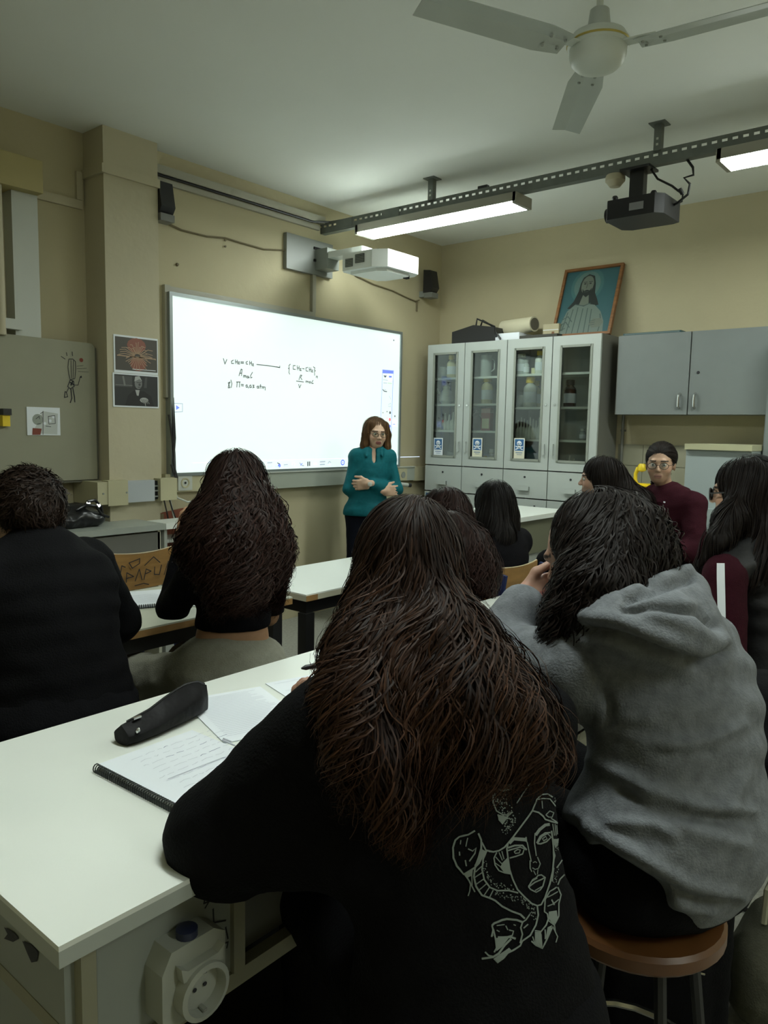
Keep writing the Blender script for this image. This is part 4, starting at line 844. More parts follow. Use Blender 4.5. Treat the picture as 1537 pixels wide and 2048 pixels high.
for pts in ([(20, 470), (60, 490), (85, 520), (60, 535), (20, 520), (35, 500)], [(100, 530), (140, 545), (170, 580), (165, 620), (140, 625), (120, 580)], [(305, 640), (340, 640), (345, 680), (325, 705), (308, 690)], [(230, 710), (238, 712), (248, 735), (240, 730)]):
    pp = [qx(*cr(x, y, rr)) for x, y in pts]
    if pts[0][0] < 200: A.poly(pp, 'ink', 0)
A.build({'ink': 'dark_smear'}, {'ink': mat('smear', (0.03, 0.03, 0.035), 0.7, linear=True)}, t)

# bench socket, Schuko outlet with its flap raised
t = thing('bench_socket', (0.66, 0.94, 0.62), 'chunky cream surface socket with open flap on the front bench side', 'socket')
m_sock = mat('socket_cream', (0.36, 0.375, 0.32), 0.35, linear=True)
pts = [(0.605, 0.585), (0.605, 0.665), (0.622, 0.695), (0.70, 0.695), (0.722, 0.68), (0.722, 0.585), (0.71, 0.572), (0.617, 0.572)]
MB().prism(pts, (0, 0.962, 0), (1, 0, 0), (0, 0, 1), (0, -1, 0), 0.045).build('housing', m_sock, t, bevel=0.008, seg=3)
MB().lathe([(0.044, 0), (0.044, 0.024), (0.036, 0.026), (0.034, 0.006), (0.0, 0.005)], (0.668, 0.918, 0.617), (0, -1, 0), 28).build('outlet_ring', m_sock, t, smooth=True)
for dx in (-0.0095, 0.0095): MB().lathe([(0.0035, 0), (0.0035, 0.001)], (0.668 + dx, 0.911, 0.617), (0, -1, 0), 8).build('pin_hole', m_ink, t)
for dz in (-0.031, 0.031): MB().box(0.665, 0.671, 0.897, 0.911, 0.617 + dz - 0.002, 0.617 + dz + 0.002).build('earth_clip', m_chrome, t)
MB().prism([(0.632, 0.648), (0.628, 0.672), (0.640, 0.664), (0.696, 0.664), (0.708, 0.672), (0.704, 0.648)], (0, 0.917, 0), (1, 0, 0), (0, 0, 1), (0, -1, 0), 0.016).build('flap_hinge', m_sock, t, bevel=0.003)
MB().lathe([(0.017, 0), (0.017, 0.012), (0.012, 0.014)], (0.662, 0.935, 0.695), (0, 0, 1), 16).build('cable_gland', mat('dark_blue_gland', (0.02, 0.025, 0.06), 0.4, linear=True), t, smooth=True)

# second row desks
def desk(name, x0, x1, y0, y1, z, label, top, edge, legs, leg_m, panel_m=None, under=0.06, leg_w=0.05):
    t = thing(name, ((x0 + x1) / 2, (y0 + y1) / 2, 0), label, 'desk')
    MB().box(x0, x1, y0, y1, z - 0.006, z).build('laminate_top', top, t)
    MB().box(x0, x1, y0, y1, z - 0.03, z - 0.006).build('board', edge, t, bevel=0.002)
    MB().box(x0 + 0.03, x1 - 0.03, y0 + 0.03, y0 + 0.06, z - 0.03 - under, z - 0.03).box(x0 + 0.03, x1 - 0.03, y1 - 0.06, y1 - 0.03, z - 0.03 - under, z - 0.03).box(x0 + 0.03, x0 + 0.06, y0 + 0.06, y1 - 0.06, z - 0.03 - under, z - 0.03).box(x1 - 0.06, x1 - 0.03, y0 + 0.06, y1 - 0.06, z - 0.03 - under, z - 0.03).build('frame', leg_m, t)
    for (lx, ly) in legs: MB().box(lx, lx + leg_w, ly, ly + leg_w, 0, z - 0.03 - under).build('leg', leg_m, t)
    return t
m_topB = mat('yellowed_laminate', (0.50, 0.51, 0.41), 0.35, var=0.04, linear=True)
desk('shared_desk', 0.62, 2.16, 2.29, 2.86, 0.78, 'cream desk with dark under-frame in front of the two left students', m_topB, m_woodedge, ((0.65, 2.32), (2.08, 2.32), (0.65, 2.78), (2.08, 2.78)), m_black_metal)
tC = desk('white_desk', 2.212, 3.75, 2.262, 2.77, 0.785, 'white desk with black square legs in the middle of the room', m_white_lam, mat('pale_edge', (0.52, 0.50, 0.38), 0.45, linear=True), ((2.23, 2.28), (3.67, 2.28), (2.23, 2.70), (3.67, 2.70)), m_black_metal)
MB().box(2.212, 2.28, 2.2605, 2.262, 0.755, 0.779).build('edge_patch', m_woodedge, tC)

# teacher's benches at the front
m_gtop = mat('grey_bench_top', (0.36, 0.39, 0.35), 0.4, var=0.03, linear=True)
t = thing('corner_bench', (2.1, 4.05, 0), 'grey-topped bench with a black bag, against the pillar', 'bench')
MB().prism([(1.2, 3.88), (2.625, 3.88), (2.625, 4.185), (2.44, 4.185), (2.44, 4.29), (1.2, 4.29)], (0, 0, 0.865), (1, 0, 0), (0, 1, 0), (0, 0, 1), 0.035).build('worktop', m_gtop, t, bevel=0.005)
MB().box(1.25, 2.60, 3.90, 3.92, 0.72, 0.852).build('apron', m_cabside, t)
MB().box(2.585, 2.605, 3.90, 4.18, 0.02, 0.864).build('end_panel', mat('end_panel_cream', (0.55, 0.55, 0.44), 0.5, linear=True), t)
MB().box(1.25, 1.27, 3.90, 4.28, 0.02, 0.864).build('end_panel', m_cabside, t)
MB().box(1.27, 2.585, 4.15, 4.17, 0.10, 0.864).build('back_panel', m_cabside, t)
MB().box(2.28, 2.30, 3.93, 4.15, 0.2, 0.72).build('divider', m_strip, t)
t = thing('side_bench', (2.95, 4.05, 0), 'white bench unit with open shelf beside the pillar bench', 'bench')
MB().box(2.63, 3.35, 3.88, 4.08, 0.865, 0.90).build('worktop', m_white_lam, t, bevel=0.004)
MB().box(2.63, 2.65, 3.90, 4.08, 0.02, 0.864).build('end_panel', m_edge, t)
MB().box(2.65, 3.33, 3.90, 4.08, 0.78, 0.80).build('shelf', m_edge, t)
MB().box(2.65, 3.33, 3.91, 3.93, 0.10, 0.62).build('front_panel', m_edge, t)
MB().box(3.33, 3.35, 3.90, 4.08, 0.02, 0.864).build('end_panel', m_edge, t)
t = thing('red_board', (3.0, 4.2, 0.9), 'rust-red board leaning on the wall behind the curly-haired student', 'board')
MB().prism([(2.80, 0), (3.30, 0), (3.30, 0.985), (2.80, 0.925)], (0, 4.20, 0), (1, 0, 0), (0, 0, 1), (0, -1, 0), 0.015).build('board', mat('rust_red', (0.20, 0.055, 0.025), 0.6, var=0.15, linear=True), t)
MB().box(2.80, 2.82, 4.184, 4.186, 0.0, 0.92).build('edge_tape', m_wire, t)

t = thing('demonstration_bench', (4.98, 2.9, 0), 'white-topped demonstration bench in front of the glass cabinets', 'bench')
MB().box(4.35, 5.33, 2.60, 3.18, 0.868, 0.90).build('worktop', m_white_lam, t, bevel=0.004)
MB().box(4.40, 5.29, 2.64, 2.66, 0.62, 0.868).build('apron', mat('bench_olive', (0.17, 0.17, 0.11), 0.5, linear=True), t)
MB().box(4.42, 5.28, 2.66, 2.68, 0.05, 0.62).build('front_panel', m_edge, t)
for x in (4.38, 5.25): MB().box(x, x + 0.04, 2.64, 3.14, 0, 0.868).build('end_panel', m_edge, t)

# black bag on the corner bench: a slumped sack
t = thing('black_bag', (2.2, 4.08, 0.9), 'slumped shiny black bag on the bench by the pillar', 'bag')
m_bag = mat('bag_black', (0.010, 0.010, 0.012), 0.28, bump=0.5, bscale=14, linear=True)

# ------------------------------------------------------------------ school chair: plywood back and seat, blue steel frame
m_ply = mat('varnished_plywood', (0.34, 0.19, 0.065), 0.4, var=0.22, vscale=7, stretch=(1, 1, 5), linear=True)
m_blue = mat('blue_steel', (0.02, 0.035, 0.12), 0.4, linear=True)
m_plyedge = mat('ply_edge', (0.60, 0.50, 0.33), 0.5, linear=True)
def make_chair(label):
    t = thing('school_chair', (0, 0, 0), label, 'chair', 'plywood school chairs with blue frames')
    def sheet(pts, o, u, v, n, th, bend, name):          # curved plywood sheet
        nx, vs = 9, []
        us = np.linspace(pts[0], pts[1], nx)
        for s_ in (0, th):
            for vv_ in (pts[2], pts[2] + 0.02, pts[3] - 0.02, pts[3]):
                for i, a in enumerate(us):
                    k = 0.96 if vv_ in (pts[2], pts[3]) else 1.0
                    e = (a / pts[1]); zc = (0.014 * e * e if vv_ == pts[3] and name == 'backrest' else 0)
                    vs.append(np.asarray(o) + np.asarray(u) * a * k + np.asarray(v) * (vv_ + zc) + np.asarray(n) * (bend * e * e + s_))
        n1 = nx * 4; fs = []
        for j in range(3):
            for i in range(nx - 1):
                a = j * nx + i; fs += [(a, a + 1, a + nx + 1, a + nx), (n1 + a + nx, n1 + a + nx + 1, n1 + a + 1, n1 + a)]
        ring = list(range(nx)) + [nx * 2 - 1, nx * 3 - 1] + list(range(nx * 4 - 1, nx * 3 - 1, -1)) + [nx * 2, nx]
        fs += [(ring[i], n1 + ring[i], n1 + ring[(i + 1) % len(ring)], ring[(i + 1) % len(ring)]) for i in range(len(ring))]
        return MB().faces(vs, fs).build(name, m_ply, t, smooth=False)
    b = sheet((-0.19, 0.19, 0.0, 0.185), (0, -0.178, 0.645), (1, 0, 0), unit((0, -0.12, 1)), (0, 1, 0.12), 0.009, 0.02, 'backrest')
    MB().tube([V3(x, -0.2 + 0.02 * (x / .19) ** 2 + 0.004, 0.833 + 0.014 * (x / .19) ** 2) for x in np.linspace(-0.18, 0.18, 9)], 0.0028, 6).build('pale_edge', m_plyedge, b, smooth=True)
    sheet((-0.19, 0.19, -0.17, 0.2), (0, 0, 0.445), (1, 0, 0), (0, 1, 0), (0, 0, 1), 0.01, 0.008, 'seat')
    for s in (-1, 1):
        MB().bar((s * 0.205, -0.20, 0.83), (s * 0.205, -0.14, 0.44), 0.016, 0.034, (0, 1, 0)).build('back_post', m_blue, t)
        MB().bar((s * 0.205, -0.15, 0.44), (s * 0.205, -0.26, 0.012), 0.016, 0.032, (0, 1, 0)).build('leg', m_blue, t)
        MB().bar((s * 0.205, 0.10, 0.44), (s * 0.205, 0.21, 0.012), 0.016, 0.032, (0, 1, 0)).build('leg', m_blue, t)
        MB().bar((s * 0.205, -0.16, 0.435), (s * 0.205, 0.14, 0.435), 0.016, 0.03).build('seat_rail', m_blue, t)
        for yy in (-0.262, 0.212): MB().box(s * 0.205 - 0.014, s * 0.205 + 0.014, yy - 0.02, yy + 0.02, 0.0, 0.014).build('rubber_foot', m_black, t)
    MB().bar((-0.2, 0.03, 0.43), (0.2, 0.03, 0.43), 0.02, 0.014).build('cross_bar', m_blue, t)
    return t
ch0 = make_chair('empty plywood chair with marker writing on its back, left of the curly-haired student')
ch0.location = (2.17, 3.60, 0)
# marker scrawl on the chair back
bk = [c for c in ch0.children if c.name.startswith('backrest')][0]
def dup_chair(loc, rz, label):
    c = copy_tree(ch0); c.location = loc; c.rotation_euler = (0, 0, rz); c['label'] = label
    return c
CHAIR_K = dup_chair((3.24, 2.03, 0), math.radians(-6), 'plywood chair under the black-topped student in the middle row')
CHAIR_Q = dup_chair((2.80, 1.99, 0), math.radians(-4), 'plywood chair under the tightly curled student in the middle row')
A = Art(V3(-0.0, -0.189, 0.645), (1, 0, 0), unit((0, -0.12, 1)), (0, -1, -0.12), base=0.0025)
for p in ([(-0.10, 0.05), (-0.10, 0.10), (-0.06, 0.075), (-0.10, 0.07)], [(-0.05, 0.05), (-0.03, 0.11), (-0.01, 0.05)], [(0.0, 0.05), (0.01, 0.105), (0.04, 0.09), (0.01, 0.08)], [(0.06, 0.11), (0.06, 0.07), (0.09, 0.065), (0.10, 0.115)],
          [(-0.09, 0.15), (-0.07, 0.12), (-0.03, 0.14), (-0.03, 0.165), (-0.09, 0.15)], [(0.0, 0.125), (0.05, 0.165), (0.09, 0.13)], [(-0.05, 0.025), (0.0, 0.03), (0.03, 0.02)], [(0.12, 0.06), (0.14, 0.13)], [(-0.14, 0.06), (-0.13, 0.14), (-0.11, 0.13)]):
    A.stroke(p, 0.005, 'ink')
o = A.g['ink'].build('marker_writing', m_ink, None); o.parent = bk

# lab stool: round wooden seat, black steel legs
def make_stool(label):
    t = thing('lab_stool', (0, 0, 0), label, 'stool', 'round wooden lab stools')
    MB().lathe([(0.0, 0.512), (0.165, 0.512), (0.172, 0.52), (0.172, 0.542), (0.165, 0.55), (0.0, 0.55)], (0, 0, 0), n=36).build('seat', mat('stool_wood', (0.115, 0.046, 0.013), 0.4, var=0.2, vscale=9, linear=True), t, smooth=True)
    for k in range(4):
        a = math.pi / 4 + k * math.pi / 2; d = V3(math.cos(a), math.sin(a), 0)
        MB().tube([d * 0.12 + V3(0, 0, 0.511), d * 0.19 + V3(0, 0, 0.012)], 0.012, 8).build('leg', m_black_metal, t, smooth=True)
        MB().lathe([(0.016, 0), (0.016, 0.012)], d * 0.192, n=10).build('rubber_foot', m_black, t)
    MB().tube([V3(0.165 * math.cos(a), 0.165 * math.sin(a), 0.2) for a in np.linspace(0, 2 * math.pi, 25)], 0.008, 6).build('foot_ring', m_chrome, t, smooth=True)
    return t
st0 = make_stool('round wooden stool under the grey hoodie student'); st0.location = (1.435, 0.525, 0)
def dup_stool(loc, label):
    c = copy_tree(st0); c.location = loc; c['label'] = label; return c

# ------------------------------------------------------------------ things on the desks
m_cover = mat('dark_spiral_cover', (0.03, 0.035, 0.035), 0.5, linear=True)
def spiral_notebook(corner, uax, vax, wu, wv, z, label, lines, n_rings, ring_r=0.007, thick=0.014):
    """corner: world xy; spine along uax, pages reach along vax"""
    c = V3(*corner, z); u = unit(V3(*uax, 0)); v = unit(V3(*vax, 0)); n = V3(0, 0, 1)
    t = thing('spiral_notebook', c, label, 'notebook')
    MB().prism([(0, 0.004), (wu, 0.004), (wu, wv), (0, wv)], c + n * 0.0005, u, v, n, 0.002).build('cover', m_cover, t)
    MB().prism([(0.002, 0.012), (wu - 0.002, 0.012), (wu - 0.003, wv - 0.004), (0.002, wv - 0.002)], c + n * 0.0025, u, v, n, thick - 0.0025).build('pages', m_paper, t)
    for k in range(n_rings):
        s = (k + 0.5) / n_rings * wu
        p = [c + u * s + v * (0.006 + ring_r * math.cos(a)) + n * (thick * 0.55 + ring_r * 1.25 * math.sin(a)) for a in np.linspace(-0.4, math.pi * 1.4, 9)]
        MB().tube(p, 0.0013, 5).build('ring', m_cover, t, smooth=True)
    A = Art(c + n * thick, u, v, n)
    for (pts, w, k) in lines: A.stroke(pts, w, k)
    A.build({'p': 'pencil_notes', 'b': 'ink_notes'}, {'p': m_inkgrey, 'b': mat('blue_ink', (0.06, 0.07, 0.22), 0.7, linear=True)}, t)
    return t
R_ = random.Random(5)
ln = []
for j in range(9):
    x = 0.035 + 0.022 * j; s0_ = 0.05 + 0.02 * R_.random(); s = s0_
    while s < 0.27 - 0.03 * R_.random():
        e = s + R_.uniform(0.008, 0.03)
        ln.append(([(x0_, y0_) for x0_, y0_ in ((x + R_.uniform(-.002, .002), s), (x + R_.uniform(-.003, .003), (s + e) / 2), (x + R_.uniform(-.002, .002), e))], 0.0012, 'p' if R_.random() < .8 else 'b'))
        s = e + R_.uniform(0.004, 0.012)
ln.append(([(0.16, 0.06), (0.165, 0.19)], 0.0018, 'p'))
spiral_notebook((0.742, 1.352), (0.03, -1.0), (1.0, 0.03), 0.30, 0.24, zA, 'open spiral notebook with pencil notes, spine to the left, on the front bench', ln, 44)
def sheet_thing(c, u, w, h, z, label, nlines, name='printed_sheet', curl=False):
    u = unit(V3(*u, 0)); v = V3(-u[1], u[0], 0); n = V3(0, 0, 1); c = V3(*c, z)
    t = thing(name, c, label, 'paper')
    MB().prism([(0, 0), (w, 0), (w, h), (0, h)], c + n * 0.0006, u, v, n, 0.0022).build('sheet', m_paper, t)
    A = Art(c + n * 0.0028, u, v, n); R2 = random.Random(nlines)
    for k in range(nlines):
        yy = h * (0.93 - 0.86 * k / nlines); A.stroke([(w * 0.08, yy), (w * R2.uniform(0.75, 0.93), yy)], 0.0014, 'p')
    A.build({'p': 'text_lines'}, {'p': m_inkgrey}, t)
    return t
sheet_thing((1.0, 1.27), (0.93, -0.30), 0.21, 0.30, zA, 'printed handout under the front student\'s arm on the front bench', 26)
sheet_thing((1.24, 1.22), (0.9, -0.25), 0.21, 0.29, zA, 'page being written on beside the pen hand on the front bench', 4)
t = thing('clip_pin', (1.0, 1.30, zA + 0.003), 'small dark clip at the corner of the printed handout', 'clip')
for a, b in (((445, 1480), (470, 1491)), ((447, 1477), (462, 1483))):
    p0, p1 = at(*a, 2, zA + 0.006), at(*b, 2, zA + 0.006); MB().tube([p0, p1], 0.0018, 6).build('wire', m_inkgrey, t, smooth=True)

# ================================================================== IMPLICIT-SURFACE MODELLING (people, cloth, hair)
class SDF:
    def __init__(s): s.ops = []
    def cap(s, a, b, ra, rb=None, k=0.02):
        a, b = np.asarray(a, float), np.asarray(b, float); rb = ra if rb is None else rb; r = max(ra, rb)
        s.ops.append(('u', k, lambda P: SDF._cap(P, a, b, ra, rb), np.minimum(a, b) - r, np.maximum(a, b) + r)); return s
    def chain(s, pts, rs, k=0.02):
        for i in range(len(pts) - 1): s.cap(pts[i], pts[i + 1], rs[i], rs[i + 1], k)
        return s
    def ell(s, c, r, rot=None, k=0.02, mode='u'):
        c = np.asarray(c, float); r = np.asarray(r, float); rot = np.eye(3) if rot is None else np.asarray(rot, float)
        e = np.abs(rot.T) @ r
        s.ops.append((mode, k, lambda P: SDF._ell(P, c, r, rot), c - e, c + e)); return s
    def rbox(s, c, hf, rot, rad, k=0.01):
        c = np.asarray(c, float); hf = np.asarray(hf, float); rot = np.asarray(rot, float); e = np.abs(rot.T) @ (hf)
        def f(P):
            q = np.abs((P - c) @ rot.T) - (hf - rad); return np.linalg.norm(np.maximum(q, 0), axis=-1) + np.minimum(q.max(-1), 0) - rad
        s.ops.append(('u', k, f, c - e, c + e)); return s
    def cut(s, p, n, k=0.004):
        p = np.asarray(p, float); n = unit(n)                       # removes the side n points to
        s.ops.append(('c', k, lambda P: (P - p) @ n, None, None)); return s
    @staticmethod
    def _cap(P, a, b, ra, rb):
        ba = b - a; L = ba @ ba + 1e-12; pa = P - a; h = np.clip((pa @ ba) / L, 0, 1)
        return np.linalg.norm(pa - h[..., None] * ba, axis=-1) - (ra + (rb - ra) * h)
    @staticmethod
    def _ell(P, c, r, rot):
        q = (P - c) @ rot.T; k0 = np.linalg.norm(q / r, axis=-1); k1 = np.linalg.norm(q / (r * r), axis=-1) + 1e-9
        return k0 * (k0 - 1) / k1
    @staticmethod
    def _smin(a, b, k):
        h = np.maximum(k - np.abs(a - b), 0) / k; return np.minimum(a, b) - h * h * k * 0.25
    def eval(s, P):
        v = np.full(P.shape[:-1], 1e3)
        for m, k, f, lo, hi in s.ops:
            d = f(P)
            if m == 'u': v = SDF._smin(v, d, k)
            elif m == 's': v = -SDF._smin(-v, d, k)
            else: v = -SDF._smin(-v, -d, k)
        return v
    def grad(s, P, e=0.004):
        v0 = s.eval(P); g = np.stack([s.eval(P + V3(*[e if i == j else 0 for j in range(3)])) - v0 for i in range(3)], -1)
        return g / (np.linalg.norm(g, axis=-1, keepdims=True) + 1e-9), v0
    def grid(s, h, noise=None):
        us = [o for o in s.ops if o[3] is not None and o[0] == 'u']
        lo = np.min([o[3] for o in us], 0) - 3 * h - 0.02; hi = np.max([o[4] for o in us], 0) + 3 * h + 0.02
        n = np.ceil((hi - lo) / h).astype(int) + 1
        ax = [lo[i] + h * np.arange(n[i]) for i in range(3)]
        v = np.full(n, 1.0, np.float32)
        for m, k, f, a, b in s.ops:
            if a is None: i0, i1 = np.zeros(3, int), n
            else:
                mg = k + 4 * h + 0.01
                i0 = np.clip(np.floor((a - mg - lo) / h).astype(int), 0, n); i1 = np.clip(np.ceil((b + mg - lo) / h).astype(int) + 1, 0, n)
            if np.any(i1 <= i0): continue
            G = np.stack(np.meshgrid(*[ax[i][i0[i]:i1[i]] for i in range(3)], indexing='ij'), -1)
            d = f(G); sl = tuple(slice(i0[i], i1[i]) for i in range(3)); c = v[sl]
            if m == 'u': v[sl] = SDF._smin(c, d, k)
            elif m == 's': v[sl] = -SDF._smin(-c, d, k)
            else: v[sl] = -SDF._smin(-c, -d, k)
        if noise is not None:
            near = np.argwhere(np.abs(v) < 0.035)
            P = lo + near * h; v[tuple(near.T)] += noise(P).astype(np.float32)
        return v, lo
    def mesh(s, h, noise=None):
        v, lo = s.grid(h, noise); return surface_nets(v, lo, h)

def surface_nets(v, lo, h):
    S = v < 0; nx, ny, nz = v.shape
    cnt = np.zeros((nx - 1, ny - 1, nz - 1), np.int8)
    off = [(i, j, k) for i in (0, 1) for j in (0, 1) for k in (0, 1)]
    for (i, j, k) in off: cnt += S[i:nx - 1 + i, j:ny - 1 + j, k:nz - 1 + k]
    cells = np.argwhere((cnt > 0) & (cnt < 8))
    idx = np.full(cnt.shape, -1, np.int64); idx[tuple(cells.T)] = np.arange(len(cells))
    acc = np.zeros((len(cells), 3)); num = np.zeros(len(cells))
    for a in off:
        for d in range(3):
            if a[d]: continue
            b = list(a); b[d] = 1
            va = v[cells[:, 0] + a[0], cells[:, 1] + a[1], cells[:, 2] + a[2]]; vb = v[cells[:, 0] + b[0], cells[:, 1] + b[1], cells[:, 2] + b[2]]
            m = (va < 0) != (vb < 0)
            t = np.where(m, va / np.where(m, va - vb, 1), 0)
            p = np.tile(np.array(a, float), (len(cells), 1)); p[:, d] += t
            acc[m] += p[m]; num[m] += 1
    verts = lo + (cells + acc / np.maximum(num, 1)[:, None]) * h
    F = []
    for d in range(3):
        e1, e2 = (d + 1) % 3, (d + 2) % 3
        sl0 = [slice(None)] * 3; sl1 = [slice(None)] * 3; sl0[d] = slice(0, -1); sl1[d] = slice(1, None)
        a = S[tuple(sl0)]; b = S[tuple(sl1)]
        E = np.argwhere(a != b)
        ok = (E[:, e1] > 0) & (E[:, e2] > 0) & (E[:, e1] < cnt.shape[e1]) & (E[:, e2] < cnt.shape[e2]) & (E[:, d] < cnt.shape[d]); E = E[ok]
        if not len(E): continue
        fl = a[tuple(E.T)]
        def c(o1, o2):
            q = E.copy(); q[:, e1] += o1; q[:, e2] += o2; return idx[tuple(q.T)]
        q = np.stack([c(-1, -1), c(0, -1), c(0, 0), c(-1, 0)], 1)
        q[~fl] = q[~fl][:, ::-1]; F.append(q)
    F = np.concatenate(F); F = F[(F >= 0).all(1)]
    return verts, F

def join(parts):
    vs, fs, n = [], [], 0
    for v, f in parts: vs.append(v); fs.append(f + n); n += len(v)
    return np.concatenate(vs), np.concatenate(fs)
def raw_mesh(name, v, f, material, parent=None, smooth=True, cols=None, off=None):
    if off is None: off = rootloc(parent) if parent is not None else np.zeros(3)
    me = bpy.data.meshes.new(name); v = (v - off).astype(np.float32); k = f.shape[1]
    me.vertices.add(len(v)); me.vertices.foreach_set('co', v.ravel())
    me.loops.add(f.size); me.loops.foreach_set('vertex_index', f.ravel().astype(np.int32))
    me.polygons.add(len(f)); me.polygons.foreach_set('loop_start', (np.arange(len(f)) * k).astype(np.int32))
    me.polygons.foreach_set('loop_total', np.full(len(f), k, np.int32))
    me.update(calc_edges=True)
    if cols is not None:
        a = me.color_attributes.new('Col', 'FLOAT_COLOR', 'POINT'); c = np.ones((len(v), 4), np.float32); c[:, :3] = cols; a.data.foreach_set('color', c.ravel())
    return link_mesh(name, me, material, parent, smooth)
def relax(v, f, it=2, lam=0.5):
    for _ in range(it):
        s = np.zeros_like(v); n = np.zeros(len(v))
        for a, b in ((0, 1), (1, 2), (2, 3), (3, 0)):
            np.add.at(s, f[:, a], v[f[:, b]]); np.add.at(s, f[:, b], v[f[:, a]]); np.add.at(n, f[:, a], 1); np.add.at(n, f[:, b], 1)
        v = v + lam * (s / np.maximum(n, 1)[:, None] - v)
    return v
def vnormals(v, f):
    fn = np.cross(v[f[:, 2]] - v[f[:, 0]], v[f[:, 3]] - v[f[:, 1]]); n = np.zeros_like(v)
    for i in range(4): np.add.at(n, f[:, i], fn)
    return n / (np.linalg.norm(n, axis=1, keepdims=True) + 1e-12)

def wrinkles(amp, seed=0, scale=1.0, aniso=(1, 1, 1.6)):
    g = np.random.default_rng(seed); K = [(unit(g.normal(size=3) * np.array(aniso)) * g.uniform(22, 60) * scale, unit(g.normal(size=3)) * g.uniform(12, 30) * scale, g.uniform(0, 6.28), g.uniform(0, 6.28)) for _ in range(5)]
    def f(P):
        s = 0
        for k, k2, a, b in K:
            q = np.sin(P @ k + a + 1.6 * np.sin(P @ k2 + b)); s = s + (1 - np.abs(q)) ** 2 - 0.35
        return -amp * s / 2.2
    return f

SKIN = {}
def skin_mat(): return mat('skin', (1, 1, 1), 0.5, attr='Col', var=0.05, vscale=40, spec=0.35)
m_skin = skin_mat()
def frame(yaw, pitch=0.0, roll=0.0):
    """rows: right, forward, up. yaw clockwise from +Y, pitch up positive (degrees), roll tilts the head to its right"""
    y, p, r = [math.radians(a) for a in (yaw, pitch, roll)]
    f = V3(math.sin(y) * math.cos(p), math.cos(y) * math.cos(p), math.sin(p)); R0 = V3(math.cos(y), -math.sin(y), 0); U = np.cross(R0, f)
    R1 = R0 * math.cos(r) - U * math.sin(r); U1 = np.cross(R1, f); return np.array([R1, f, U1])

def head_sdf(c, Fm, s=1.0, neck=None, neck_r=0.05):
    S = SDF(); T = lambda r, f, u: c + (Fm[0] * r + Fm[1] * f + Fm[2] * u) * s
    E = lambda p, r, k=0.02, m='u': S.ell(T(*p), np.array(r) * s, Fm, k * s, m)
    E((0, -.012, .03), (.075, .094, .088)); E((0, .024, -.02), (.060, .068, .085), .03); E((0, .045, -.072), (.040, .040, .034), .03)
    for q in (-1, 1):
        E((q * .036, .055, -.03), (.024, .03, .026), .02)                       # cheeks
        E((q * .03, .098, .003), (.017, .016, .012), .012, 's')                 # eye sockets
        E((q * .075, -.006, -.008), (.008, .017, .030), .008)                   # ears
        E((q * .010, .101, -.030), (.008, .009, .007), .006)                    # nostrils wings
    S.cap(T(-.032, .083, .022), T(.032, .083, .022), .010 * s, k=.014 * s)
    S.cap(T(0, .088, .008), T(0, .107, -.026), .006 * s, .010 * s, .010 * s)
    S.cap(T(-.017, .086, -.058), T(.017, .086, -.058), .007 * s, k=.008 * s); S.cap(T(-.014, .085, -.068), T(.014, .085, -.068), .007 * s, k=.008 * s)
    if neck is not None: S.cap(T(0, -.02, -.05), neck, neck_r * s * .95, neck_r * s * 1.1, .03)
    return S
def face_colors(v, c, Fm, s, skin, lips, brow):
    q = ((v - c) @ Fm.T) / s; col = np.tile(np.array(skin, float), (len(v), 1)); r, f, u = q[:, 0], q[:, 1], q[:, 2]
    near = np.linalg.norm(q, axis=1) < .2
    L = near & (np.abs(r) < .023 - np.abs(u + .063) * .7) & (np.abs(u + .063) < .0125) & (f > .07); col[L] = lips
    M = near & (np.abs(r) < .018) & (np.abs(u + .0630) < .0018) & (f > .07); col[M] = np.array(lips) * .3
    B = near & (np.abs(np.abs(r) - .031) < .019) & (np.abs(u - (.0235 - (np.abs(r) - .03) ** 2 * 4)) < .0042) & (f > .05); col[B] = brow
    K = near & (f > .06) & (np.abs(r) > .02) & (np.abs(u + .02) < .02); col[K] = col[K] * np.array([1.06, .96, .95])
    return col

def hand_sdf(w, d, pn, side, s=1.0, curl=(20, 25, 20), spread=1.0, thumb=(35, 25), curls=None):
    """w wrist, d direction of the palm, pn palm normal (out of the palm), side +1 right / -1 left"""
    d = unit(d); pn = unit(pn - d * np.dot(pn, d)); ac = np.cross(d, pn) * side     # ac: towards the thumb side
    S = SDF(); R3 = np.array([ac, d, pn])
    S.cap(w - d * .02, w + d * .02, .025 * s, .025 * s, .02)
    S.rbox(w + d * .048 * s, np.array([.040, .045, .014]) * s, R3, .012 * s, .02)
    for k, (o, L) in enumerate(((.030, .070), (.010, .079), (-.010, .073), (-.029, .058))):
        cu = curls[k] if curls else curl
        b = w + d * (.088 - .004 * abs(k - 1)) * s + ac * o * s; dirn = unit(d + ac * (o * 2.5 * spread)); up = pn; r = (.0088 - .0006 * (k == 3)) * s; a = 0; pts = [b - dirn * .02 * s, b]
        for j, (fr, cc) in enumerate(zip((.46, .30, .24), cu)):
            a += math.radians(cc); b = b + (dirn * math.cos(a) + up * math.sin(a)) * L * fr * s; pts.append(b)
        S.chain(pts, [r * 1.05, r * 1.1, r, r * .92, r * .8], .005)
    b = w + d * .028 * s + ac * .034 * s; a1, a2 = [math.radians(x) for x in thumb]
    t1 = unit(d * math.cos(a1) + ac * math.sin(a1) + pn * .25); t2 = unit(d * math.cos(a1 - a2) + ac * math.sin(a1 - a2) + pn * .35)
    S.chain([b - t1 * .015 * s, b + t1 * .035 * s, b + t1 * .035 * s + t2 * .05 * s], [.013 * s, .011 * s, .0085 * s], .008)
    return S

